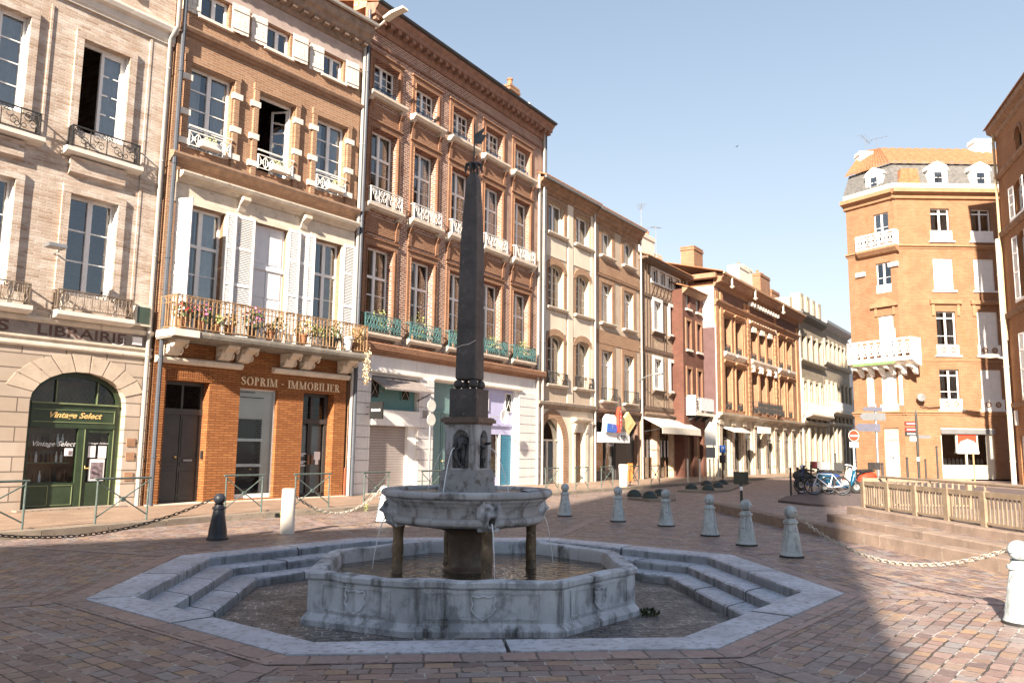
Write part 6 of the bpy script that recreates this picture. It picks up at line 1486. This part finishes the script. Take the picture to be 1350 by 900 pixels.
# ================= bollards, posts, chains, barriers
BOLW=M('flaking_white_paint',(.46,.52,.54),.6,.2,9,.4,30,dirt=(.15,.12,.10),dirt_lo=.585,streak=(.25,.27,.27))
BOLD=M('blue_black_iron',(.03,.035,.045),.45,.3,7,.15,30)
bprof2=[(.0,0),(.178,0),(.178,.035),(.168,.05),(.16,.09),(.15,.16),(.098,.50),(.094,.52),(.115,.53),(.118,.55),(.112,.568),(.088,.575),(.078,.6),(.078,.615),(.09,.62)]
def bollard(x,y,label,mat=BOLW,group='white ball topped bollards'):
    if 'bollard' not in WC:
        mm=MB(); rows=[]
        for r,z in bprof2: rows.append([(r*(1+(.05*cos(10*2*pi*i/40) if .1<z<.5 else 0))*cos(2*pi*i/40),r*(1+(.05*cos(10*2*pi*i/40) if .1<z<.5 else 0))*sin(2*pi*i/40),z) for i in range(40)])
        mm.grid(rows,close=True); WC['bollard']=mm; WC['bball']=MB().ball((0,0,.71),.103,20).add(MB().tube([(-.115,0,.71),(.115,0,.71)],.02,6)); WC['bfoot']=MB().lathe([(0,.001),(.19,.001),(.19,.03),(.17,.03)],20)
    o=empty('bollard',(x,y,0),random.uniform(0,6),label,'bollard',group)
    key='bm'+mat.name
    if key not in WC: WC[key]=(WC['bollard'].mesh('post',mat,35),WC['bball'].mesh('ball',mat,60),WC['bfoot'].mesh('foot',IRON,40))
    for n,me in zip(('post','ball','foot'),WC[key]): link(n,me,o)
    return o
for (x,y),l in zip(((1.39,20.67),(2.55,19.3),(3.49,18.32),(3.98,16.32),(4.25,14.75),(4.52,13.2),(5.1,8.25)),
 ('farthest white ball topped bollard, close to the right rim of the fountain bowl','second farthest white ball topped bollard from the fountain bowl','white ball topped bollard before the island of dark green domes','white ball topped bollard standing left of the dark plate on a short post','white ball topped bollard right in front of the dark plate on a short post','white ball topped bollard that holds the left end of the pale chain','large white bollard in the sun at the right edge of the photo')): bollard(x,y,l)
bollard(-5.18,14.6,'blue black ball topped bollard holding the dark chain at the left',BOLD,None)
bollard(-2.83,18.36,'white bollard in the sun half hidden behind the left rim of the fountain bowl',BOLW)
bollard(-8.7,11.2,'blue black bollard out at the far left end of the dark chain',BOLD,None)
tag(MB().lathe([(0,0),(.135,0),(.13,.4),(.128,.82),(.115,.845),(0,.85)],24).build('stone_post',STONEW,None,(-4.26,15.75,0),smooth=35),'plain pale round stone post on the sunny edge of the pavement','stone post')
tag(MB().lathe([(0,0),(.17,0),(.19,.5),(.21,.9),(.19,.95),(0,.95)],20).build('stone_post',STONEW,None,(4.9,35.25,.116),smooth=35),'squat pale stone post on the pavement in front of the shop with coloured signs','stone post')
def chain(name,a,b,sag,mat,label):
    a,b=Vector(a),Vector(b); n=int((b-a).length*1.05/.085); mm=MB(); mm2=[]
    pt=lambda t: a.lerp(b,t)-Vector((0,0,sag*4*t*(1-t)))
    for i in range(n):
        p,q=pt(i/n),pt((i+1)/n); c=(p+q)/2; d=(q-p).normalized(); s=d.cross(Vector((0,0,1))).normalized(); u=s.cross(d)
        w=(s+u).normalized() if i%2 else (s-u).normalized(); L=(q-p).length*.68
        mm.tube([c+d*L*cos(2*pi*k/10)+w*.024*sin(2*pi*k/10) for k in range(10)],.0085,5,closed=True)
    return tag(mm.build(name,mat),label,'chain')
chain('chain',(-5.28,14.5,.71),(-8.6,11.25,.71),.5,M('dark_chain',(.05,.04,.035),.55,.3,9),'dark iron chain hanging from the blue black bollard at the left')
chain('chain',(4.55,13.1,.71),(5.07,8.36,.71),.42,M('pale_chain',(.5,.45,.38),.55,.3,9,dirt=(.2,.15,.1),dirt_lo=.58),'pale chain sagging from the white bollards across the sunny setts at the right')
chain('chain',(-4.18,15.85,.72),(-2.9,18.27,.71),.42,MATS['pale_chain'],'pale chain between the stone post and the white bollard behind the fountain')
def barrier(p,q,label):
    a,b=Vector(p),Vector(q); L=(b-a).length; o=empty('cross_barrier',(a.x,a.y,.116),math.atan2(b.y-a.y,b.x-a.x),label,'barrier','cross braced barriers along the pavement')
    h=.86; r=.02
    for x in (0,L): MB().tube([(x,0,0),(x,0,h)],r,8).build('post',BARR,o)
    MB().tube([(-.06,0,h),(L+.06,0,h)],r*1.1,8).build('top_rail',BARR,o)
    for s in (0,1): MB().tube([(L*s,0,.12),(L*(1-s),0,h-.06)],r*.7,6).build('cross_brace',BARR,o)
    MB().lathe([(0,-.025),(.05,-.025),(.05,.025),(0,.025)],10,(0,0,0)).build('boss',BARR,o,(L/2,0,.45)).rotation_euler=(pi/2,0,0)
for p,q,l in (((-9.35,13.6),(-8.69,14.66),'leftmost cross braced barrier, cut by the photo edge'),((-8.0,15.85),(-7.45,16.83),'cross braced barrier in front of the dark green arched shop'),((-6.44,18.52),(-5.85,19.28),'cross braced barrier behind the blue black bollard'),((-5.26,20.02),(-4.62,20.84),'cross braced barrier beside the plain stone post, before the glass door'),((-3.92,21.93),(-3.4,22.78),'cross braced barrier before the roller shutter, left of the fountain bowl'),((-2.6,24.09),(-2.07,24.96),'cross braced barrier seen just above the left of the fountain bowl'),((1.29,29.85),(1.8,30.62),'cross braced barrier before the round brick arch'),((2.55,31.73),(3.1,32.55),'cross braced barrier before the brown door right of the brick arch'),((3.75,33.53),(4.32,34.38),'cross braced barrier before the shop with coloured signs'),((5.25,35.75),(5.75,36.5),'cross braced barrier right of the squat stone post'),((6.5,37.6),(7.05,38.45),'farthest cross braced barrier, before the restaurant awning')): barrier(p,q,l)
for i,(u,l) in enumerate(((8.6,'first slim white post before the restaurant'),(9.5,'second slim white post before the restaurant'),(10.3,'slim white post before the narrow dark house'),(11.0,'slim white post beside the white house shaped sign'))):
    y=40.6+(u-8.6)*1.42; tag(MB().tube([(0,0,0),(0,0,1.1)],.045,8).ball((0,0,1.12),.055,8).build('slim_post',CREAM,None,(u+.25,y,.116)),l,'post','slim white posts on the pavement')
for i,(x,y,h,l) in enumerate(((10.6,30.8,1.05,'leftmost of the row of slim dark posts left of the bicycles'),(11.29,31.96,1.05,'second of the row of slim dark posts left of the bicycles'),(12.2,33.81,1.1,'third of the row of slim dark posts left of the bicycles'),(13.01,35.21,1.1,'fourth of the slim dark posts, nearest behind the bicycle wheel'),(14.6,36.5,1.6,'taller slim dark post rising behind the front bicycle wheel'),(12.9,28.2,1.3,'slim dark post just behind the left end of the tan fence'),(14.6,29.9,1.5,'slim dark post behind the second panel of the tan fence'),(18.9,37.0,1.4,'slim dark post before the orange wall right of the white door'),(19.6,37.3,2.0,'tall slim dark post before the orange wall right of the white door'),(23.1,40.5,1.7,'slim pale brown post before the shop window of the corner building'))):
    tag(MB().tube([(0,0,0),(0,0,h)],.04,8).lathe([(.05,h),(.055,h+.03),(.0,h+.06)],8).build('slim_post',IRON if i<9 else M('tan_post',(.4,.28,.14),.6,.2),None,(x,y,0)),l,'post','slim dark posts in the street')
# traffic islands with dome studs
DOME=M('dark_green_iron',(.03,.045,.04),.45,.3,6,.2,20)
struct(MB().plan([(4.05,28),(4.6,26.9),(5.1,26.75),(5.6,27.6),(6.2,30.6),(5.9,31.4),(5.1,31.6),(4.5,30.4)],.0,.07).build('traffic_island',KERBM)); struct(MB().plan([(6.9,33.6),(7.9,32.9),(9.2,34.3),(13.2,44.6),(12.9,45.2),(11.6,43.0)],.0,.07).build('traffic_island',KERBM))
struct(MB().plan([(9.05,27.6),(9.4,26.0),(10.2,24.9),(16,24.0),(24,33),(24,46),(15,37.5),(10.2,30.2)],.0,.07).build('traffic_island',M('island_setts',(.13,.1,.095),.8,.3,9,.5,12)))
for x,y,l in ((4.35,28.6,'left dome stud of the nearer island'),(4.75,27.75,'front dome stud of the nearer island'),(5.35,29.2,'right dome stud of the nearer island, beside a white bollard'),(7.75,34.9,'left dome stud of the farther island'),(8.25,34.0,'front left dome stud of the farther island'),(9.3,36.6,'front right dome stud of the farther island'),(9.3,38.6,'middle dome stud of the farther island'),(10.5,40.3,'rearmost dome stud of the farther island')):
    tag(MB().lathe([(.27,0),(.27,.03),(.24,.12),(.17,.2),(.08,.24),(0,.25)],18).build('dome_stud',DOME,None,(x,y,.07),smooth=40),'dark green '+l,'dome stud','dark green domes on the traffic islands')
# low walls of the raised terrace and the tan fence
TW=M('pink_stone_kerb',(.29,.215,.17),.85,.25,2.5,.4,22,dirt=(.36,.3,.25),dirt_lo=.6)
def low_wall(pts,w,z0,z1,label,cat='low wall'):
    o=None; mm=MB(); R=random.Random(len(pts)+int(z1*100))
    for a,b in zip(pts,pts[1:]):
        a,b=Vector(a),Vector(b); t=(b-a).normalized(); n=Vector((t.y,-t.x))*-1; n=Vector((-t.y,t.x)) ; n=n if n.x>0 else -n; k=max(1,int((b-a).length/1.25))
        for j in range(k):
            p,q=a.lerp(b,(j+.004)/k),a.lerp(b,(j+.996)/k); zz=z1+R.uniform(-.004,.004); c=.02; poly=[(p+n*0),(q+n*0),(q+n*w),(p+n*w)]
            mm.plan([v[:] for v in poly],z0,zz-c); pin=[p+n*c+t*c*.4,q+n*c-t*c*.4,q+n*(w-c),p+n*(w-c)]; mm.grid([[(v.x,v.y,zz-c) for v in poly],[(v.x,v.y,zz) for v in pin]],close=True); mm.face([(v.x,v.y,zz) for v in pin])
    return tag(mm.build('low_wall',TW),label,cat)
low_wall([(5.76,23.3),(6.05,18.3),(6.57,14.6),(7.01,11.26),(7.5,5.0)],.32,-.05,.22,'long low kerb wall of pinkish stone nearest the white bollards')
TER=PAV
F=[[(6.1,18.6,.14),(6.6,14.6,.14),(7.05,11.2,.14),(7.6,4.6,.14),(12,4.6,.14),(12,18.6,.14)]]; uvmesh('terrace',F,PAV,[[(p[0],p[1]) for p in F[0]]])
low_wall([(7.15,18.5),(7.3,14.5),(7.45,11.8),(7.9,5.0)],.36,.0,.30,'second low step wall of pinkish stone, between the long kerb and the tan fence')
F=[[(7.4,18.5,.29),(8.0,4.8,.29),(12,4.8,.29),(12,18.5,.29)]]; uvmesh('terrace',F,PAV,[[(p[0],p[1]) for p in F[0]]])
low_wall([(7.9,19.2),(7.92,14.6),(8.05,11.8),(8.4,5.0)],.5,.1,.44,'pale coping wall that carries the tan fence')
FNC=M('tan_fence_paint',(.285,.215,.15),.6,.22,4,.15,25,dirt=(.22,.17,.11),dirt_lo=.6)
fx=lambda y: 8.12+.012*(18.7-y)
fe=empty('metal_fence',(fx(18.7),18.7,.44),0,'tan painted metal fence with upright slats along the terrace at the right','fence'); ys=[18.7-1.16*i for i in range(12)]
for i,y in enumerate(ys):
    x=fx(y)-fx(18.7); MB().box(x-.05,x+.06,y-18.75,y-18.6,0,.6).build('post',FNC,fe)
    if i<len(ys)-1:
        y2=ys[i+1]; mm=MB(); a,b=y2-18.7+.05,y-18.7-.05; x0=fx(y)-fx(18.7)
        for z0,z1 in ((.04,.08),(.5,.59)): mm.box(x0-.03,x0+.03,a,b,z0,z1)
        n=9
        for k in range(n): c=a+(b-a)*(k+.5)/n; mm.box(x0-.008,x0+.008,c-.024,c+.024,.08,.5)
        mm.build('fence_panel',FNC,fe)
MB().tube([(.35,0,.7),(.45,-12.8,.7)],.025,6).build('handrail',FNC,fe)
mm=MB()
for i in range(7): mm.tube([(.38,-.3-1.9*i,0),(.38,-.3-1.9*i,.7)],.018,5)
mm.build('handrail_post',FNC,fe,split=.02)
fe2=empty('metal_fence',(fx(18.7),18.8,.44),0,'short dark return of slatted fence behind the corner of the tan fence','fence'); mm=MB().box(0,2.4,-.03,.03,.04,.08).box(0,2.4,-.03,.03,.58,.66)
for k in range(16): mm.box(.1+k*.14,.14+k*.14,-.01,.01,.08,.58)
mm.build('fence_panel',FNC,fe2); MB().box(2.4,2.5,-.05,.05,0,.66).build('post',FNC,fe2)
# ================= signs and poles
def pole(x,y,h,r=.035,mat=GREY): return (x,y,h,r,mat)
def no_entry(x,y,zc,label,plate=True,white_pole=False):
    o=empty('no_entry_sign',(x,y,0),radians(8),label,'road sign','no entry signs'); MB().tube([(0,0,0),(0,0,zc+.35)],.05,8).build('pole',SIGNW if white_pole else GREY,o)
    f=MB().lathe([(0,-.06),(.33,-.06),(.36,-.055),(.36,-.03),(0,-.03)],28).build('disc',RED,o,(0,-.0,zc)); f.rotation_euler=(-pi/2,0,0)
    f.rotation_euler=(pi/2,0,0); f.scale=(1,1,-1)
    MB().box(-.25,.25,-.075,-.062,-.05,.05).build('white_bar',SIGNW,o,(0,0,zc))
    MB().ring((0,-.062,0),.35,.015,28).build('rim',SIGNW,o,(0,0,zc))
    if plate: MB().box(-.3,.3,-.06,-.04,-.75,-.4).build('plate',SIGNW,o,(0,0,zc))
no_entry(18.67,60.0,2.7,'round red no entry sign before the cream arcade'); no_entry(22.1,52.2,2.8,'round red no entry sign by the left edge of the corner building',True,True)
o=empty('road_sign',(-2.71,27.09,.116),radians(52),'two round grey sign backs on a tall pole before the white shopfront','road sign'); MB().tube([(0,0,0),(0,0,3.2)],.035,8).build('pole',GREY,o)
for z in (2.95,2.48): f=MB().lathe([(0,0),(.2,0),(.2,.02),(0,.02)],20).build('sign_back',M('sign_back_grey',(.55,.54,.5),.5,.1) if z>2.9 else MATS['sign_back_grey'],o,(0,-.04,z)); f.rotation_euler=(pi/2,0,0)
o=empty('road_sign',(.55,22.0,0),radians(20),'white round sign back peeping out right of the fountain pedestal','road sign') if 0 else None
o=empty('satellite_dish',at((-5.15,26.2),57.5,8.15,-.55,2.95),radians(57.5),'white round dish before the lilac shopfront, beside the fountain pedestal','dish'); f=MB().lathe([(0,0),(.2,.01),(.3,.05),(.3,.07),(0,.03)],20).build('dish',SIGNW,o); f.rotation_euler=(pi/2,0,0); MB().tube([(0,.03,0),(0,.68,0)],.02,6).build('arm',GREY,o)
o=empty('short_sign',(7.06,24.93,0),radians(-15),'dark square plate on a short post behind the white bollards','road sign'); MB().tube([(0,0,0),(0,0,.8)],.04,8).build('post',IRON,o); MB().box(-.22,.22,-.03,.03,.68,1.06).build('plate',M('dark_olive_plate',(.06,.06,.045),.5,.3,5),o); MB().lathe([(.045,.5),(.045,.62)],8).build('collar',SIGNW,o)
o=empty('direction_sign',(17.9,40.0,0),radians(4),'pole with three large grey blank arrow boards before the corner building','road sign'); MB().tube([(.2,0,0),(.2,0,4.1)],.07,8).build('pole',GREY,o)
BB=M('slate_blue_board',(.13,.13,.17),.5,.15,3)
for x0,x1,z,h,mt in ((-.35,.5,3.75,.2,BB),(-.5,.65,3.3,.36,GREY),(-.75,.35,2.75,.38,BB)):
    MB().prism([(x0,z),(x1-.0,z),(x1,z+h),(x0,z+h),(x0-.18,z+h/2)],-.1,-.06).build('arrow_board',mt,o)
o=empty('finger_post',(22.6,45.0,0),0,'dark finger post with small maroon plates to the left','road sign'); MB().tube([(0,0,0),(0,0,3.8)],.07,8).lathe([(.07,3.8),(.02,4.1),(0,4.2)],8).build('post',IRON,o)
for z,mt in ((3.35,M('maroon_plate',(.2,.04,.03),.5,.2)),(3.02,MATS['maroon_plate']),(2.78,IRON)): 
    p=MB().box(-.65,-.07,-.03,.03,z-.13,z+.12).build('finger_plate',mt,o); MB().box(-.55,-.1,-.036,-.03,z-.03,z+.03).build('lettering',SIGNW,p)
MB().box(-.4,-.07,-.03,.03,2.38,2.66).build('finger_plate',SIGNW,o); MB().box(.07,.75,-.03,.03,2.55,2.72).build('finger_plate',GREY,o)
MB().lathe([(.08,1.3),(.08,1.5)],8).build('collar',SIGNW,o)
o=empty('house_shaped_sign',(11.4,46.3,.116),radians(20),'tall white sign board with a pointed top before the purple brown wall','sign'); MB().prism([(-.36,1.9),(.36,1.9),(.36,2.75),(0,3.25),(-.36,2.75)],-.05,.0).build('board',M('pale_grey_sign',(.62,.62,.6),.5,.08),o); MB().tube([(-.25,.05,0),(-.25,.05,2.6)],.03,6).tube([(.25,.05,0),(.25,.05,2.6)],.03,6).build('post',GREY,o,split=.02); MB().box(-.3,.3,-.05,0,1.2,1.8).build('plate',GREY,o)
o=empty('parking_meter',(12.35,47.3,.116),radians(25),'slim grey parking meter with a small blue sign on top','parking meter'); MB().tube([(0,0,0),(0,0,1.5)],.05,8).box(-.15,.15,-.1,.1,.9,1.35).build('meter',DARKGREY,o); p=MB().box(-.2,.2,-.03,.03,1.5,1.92).build('sign_plate',BLUE,o); lettering(p,'P',-.08,1.6,.16,.24,-.035,SIGNW,ext=0)
o=empty('pharmacy_cross',at(HP,55.5,38.3,-1.0,6.0),radians(10),'small dark green cross sign at the far end of the pale row','sign'); MB().box(-.5,.5,-.1,.1,-.18,.18).box(-.18,.18,-.102,.102,.18,.5).box(-.18,.18,-.102,.102,-.5,-.18).build('cross',M('green_sign',(.02,.12,.05),.4,.2),o)
# ================= bicycles and scooters
TYRE=M('black_rubber',(.02,.02,.02),.8,.2); SILV=M('silver_frame',(.6,.62,.66),.35,.1,5,0,metal=.4); CHR=M('chrome',(.6,.6,.6),.25,.1,5,0,metal=.9)
def bicycle(x,y,rz,mat,label):
    o=empty('bicycle',(x,y,.07),rz,label,'bicycle','bicycles parked in the street'); R_=.34
    for cx_ in (-.53,.53):
        w=MB().ring((cx_,0,R_),R_-.02,.022,26,'y',6).build('wheel',TYRE,o); mm=MB().ring((cx_,0,R_),R_-.05,.012,24,'y',4)
        for k in range(12): a=k*pi/6; mm.tube([(cx_,0,R_),(cx_+(R_-.05)*cos(a),0,R_+(R_-.05)*sin(a))],.003,3)
        mm.build('rim',CHR,w)
    T=MB(); bb=(.08,0,.3); st_=(.2,0,.78); hd=(-.36,0,.8); hb=(-.4,0,.66); rx=(.53,0,.34); fx_=(-.53,0,.34)
    for a,b in ((bb,st_),(bb,hb),(st_,hd),(bb,rx),(st_,rx),(hd,hb),(hb,fx_)): T.tube([a,b],.02,7)
    T.build('frame',mat,o); MB().prism([(.1,.86),(.34,.88),(.34,.93),(.1,.9)],-.06,.06).tube([(.2,0,.76),(.22,0,.88)],.014,5).build('saddle',BLACK,o)
    MB().tube([(-.36,0,.8),(-.34,0,.98)],.016,5).tube([(-.42,-.28,1.0),(-.34,-.1,.98),(-.34,.1,.98),(-.42,.28,1.0)],.015,5).build('handlebar',BLACK,o)
    MB().ring((.08,-.05,.3),.09,.012,14).tube([(.08,-.07,.3),(.2,-.09,.2)],.012,4).tube([(.08,.05,.3),(-.04,.09,.4)],.012,4).build('crank',CHR,o)
    return o
bicycle(12.15,31.2,radians(-6),SILV,'silver framed bicycle parked broadside before the scooters'); bicycle(11.95,31.95,radians(4),BLACK,'dark bicycle half hidden behind the silver one'); bicycle(12.6,32.4,radians(-10),M('blue_frame',(.03,.1,.3),.4,.1),'blue bicycle behind the other two bicycles')
def scooter(x,y,rz,mat,label,box=None):
    o=empty('motor_scooter',(x,y,.07),rz,label,'scooter','scooters parked in the street')
    for cx_ in (-.62,.6):
        w=MB().lathe([(.12,-.06),(.22,-.07),(.25,-.03),(.25,.03),(.22,.07),(.12,.06)],20).build('wheel',TYRE,o,(cx_,0,.25)); w.rotation_euler=(pi/2,0,0); q=MB().lathe([(0,-.05),(.12,-.055),(.12,.055),(0,.05)],14).build('rim',CHR,w)
    B_=MB(); rows=[]
    for x_,zb,zt,hw in ((.95,.5,.62,.06),(.85,.36,.74,.15),(.6,.3,.8,.21),(.3,.26,.76,.2),(.05,.2,.6,.17),(0,.2,.34,.17),(-.3,.2,.3,.18),(-.38,.2,.4,.2),(-.5,.32,.9,.19),(-.58,.45,.98,.15)):
        rows.append([(x_,hw*cos(t),(zb+zt)/2+(zt-zb)/2*sin(t)) for t in [2*pi*k/12 for k in range(12)]])
    B_.grid(rows,close=True); B_.face(rows[0]); B_.face(rows[-1]); B_.build('body',mat,o,smooth=50)
    rows=[[(-.62+.3*cos(t),w_,.25+.3*sin(t)) for t in [pi*(.05+.75*k/8) for k in range(9)]] for w_ in (-.09,.09)]
    MB().grid(rows).build('mudguard',mat,o); MB().tube([(-.62,.1,.25),(-.5,.1,.6)],.02,5).tube([(-.52,0,.8),(-.46,0,1.02)],.03,6).build('fork',CHR,o)
    MB().prism([(.0,.74),(.75,.8),(.78,.86),(.4,.86),(0,.82)],-.15,.15).build('seat',BLACK,o); h=MB().tube([(-.42,-.33,1.02),(-.47,-.1,1.03),(-.47,.1,1.03),(-.42,.33,1.02)],.022,6).build('handlebar',BLACK,o)
    MB().ball((-.56,0,1.0),.1,12).build('headlight',SIGNW,o,smooth=60)
    MB().tube([(-.44,-.25,1.03),(-.42,-.3,1.2)],.008,4).lathe([(0,-.01),(.06,-.01),(.06,.01),(0,.01)],10,(-.42,-.3,1.22)).build('mirror',BLACK,o)
    if box: MB().box(.7,1.05,-.2,.2,.88,1.2).build('top_box',box,o)
    return o
scooter(13.35,33.0,radians(170),M('teal_blue_paint',(.01,.1,.19),.25,.1,4,0),'shiny teal blue scooter right behind the bicycles'); scooter(12.9,34.3,radians(-20),M('navy_paint',(.03,.06,.2),.3,.1,4,0),'navy blue scooter above the front bicycle wheel',BLACK)
scooter(14.5,35.8,radians(200),WHITE,'white scooter between the navy and the red one',SIGNW); scooter(15.6,36.4,radians(20),RED,'bright red scooter at the right of the parked row',DARKGREY); scooter(15.0,37.6,radians(170),CREAM,'cream scooter at the back of the parked row',M('dark_red_box',(.25,.03,.03),.4,.1))
scooter(13.9,37.2,radians(165),DARKGREY,'dark grey scooter half hidden behind the navy blue scooter'); scooter(16.4,38.5,radians(15),BLACK,'black scooter farthest back in the parked row')
o=empty('menu_easel',at(DP,56,7.6,-1.0,.116),radians(40),'small orange display stand in the doorway of the shop with coloured signs','display stand'); MB().prism([(-.2,0),(.2,0),(.18,.9),(-.18,.9)],-.05,.0).build('board',M('orange_board',(.7,.25,.06),.6,.2),o); MB().tube([(0,.0,.8),(0,.4,0)],.02,5).build('strut',WOOD,o)
o=empty('bird',(17.3,60,25.2),.6,'small dark bird flying high in the clear sky','bird'); MB().ball((0,0,0),.09,10,sx=2.2,sz=.8).face([(-.1,0,.05),(.12,0,.05),(.05,.45,.16),(-.05,.4,.16)]).face([(-.1,0,.05),(.12,0,.05),(.05,-.45,.16),(-.05,-.4,.16)]).build('body',BLACK,o).scale=(.4,.4,.4)
# ================= houses behind the camera
AZ=70; EL=27; lx,ly=cos(radians(AZ)),sin(radians(AZ))
W2=lambda p,s:(p*-ly+s*lx,p*lx+s*ly)
back_house('townhouse','tall brick house behind the photographer casting the long shade over the fountain',[W2(-.7,-5.6),W2(-.7,-17),W2(6.9,-17),W2(6.9,-5.6)],29.5,BK['K'])
back_house('townhouse','lower brick house behind the photographer shading the left part of the square',[W2(6.95,-4.9),W2(6.95,-16),W2(24,-40),W2(24,-30)],11.0,BK['B'])
# ================= light, sky, camera
w=bpy.data.worlds.new('World'); SC.world=w; w.use_nodes=True; nt=w.node_tree; bg=nt.nodes['Background']; sk=nt.nodes.new('ShaderNodeTexSky'); sk.sky_type='NISHITA'; sk.sun_disc=False
sk.sun_elevation=radians(EL); sk.sun_rotation=radians(180+90-AZ); sk.air_density=SKY[0]; sk.dust_density=SKY[1]; sk.ozone_density=SKY[2]; sk.altitude=50
hs=nt.nodes.new('ShaderNodeHueSaturation'); hs.inputs['Saturation'].default_value=SKY[4]; nt.links.new(sk.outputs[0],hs.inputs['Color']); 
k1=N(nt,'ShaderNodeVectorMath',operation='MULTIPLY_ADD'); k1.inputs[1].default_value=(.22,.22,.22); k1.inputs[2].default_value=(1,1,1); nt.links.new(hs.outputs[0],k1.inputs[0])
k2=N(nt,'ShaderNodeVectorMath',operation='DIVIDE'); nt.links.new(hs.outputs[0],k2.inputs[0]); nt.links.new(k1.outputs[0],k2.inputs[1]); nt.links.new(k2.outputs[0],bg.inputs[0]); bg.inputs[1].default_value=SKY[3]
ld=bpy.data.lights.new('sun','SUN'); ld.energy=SUN; ld.angle=radians(1.0); ld.color=SUNC; lo=bpy.data.objects.new('sun',ld); COL.objects.link(lo)
lo.rotation_euler=Vector((lx*cos(radians(EL)),ly*cos(radians(EL)),-sin(radians(EL)))).to_track_quat('-Z','Y').to_euler()
cd=bpy.data.cameras.new('camera'); cam=bpy.data.objects.new('camera',cd); COL.objects.link(cam); SC.camera=cam
cd.sensor_width=36; cd.lens=36*1060/1350; cd.clip_end=3000; cd.clip_start=.05
from mathutils import Matrix
P_=math.atan(142/1060); Rr=radians(.74)
f=Vector((0,cos(P_),sin(P_))); u=Vector((0,-sin(P_),cos(P_))); rt=Vector((1,0,0))
# roll: the scene leans clockwise in the picture, so the camera leans the other way
r2=rt*cos(Rr)+u*sin(Rr); u2=u*cos(Rr)-rt*sin(Rr)
cam.matrix_world=Matrix(((r2.x,u2.x,-f.x,0),(r2.y,u2.y,-f.y,0),(r2.z,u2.z,-f.z,1.65),(0,0,0,1)))
vs=SC.view_settings; vs.view_transform='Standard'; vs.look='None'; vs.gamma=1; vs.use_curve_mapping=False; vs.exposure=EXPO
SC.cycles.max_bounces=6; SC.cycles.transparent_max_bounces=12; SC.cycles.use_denoising=True
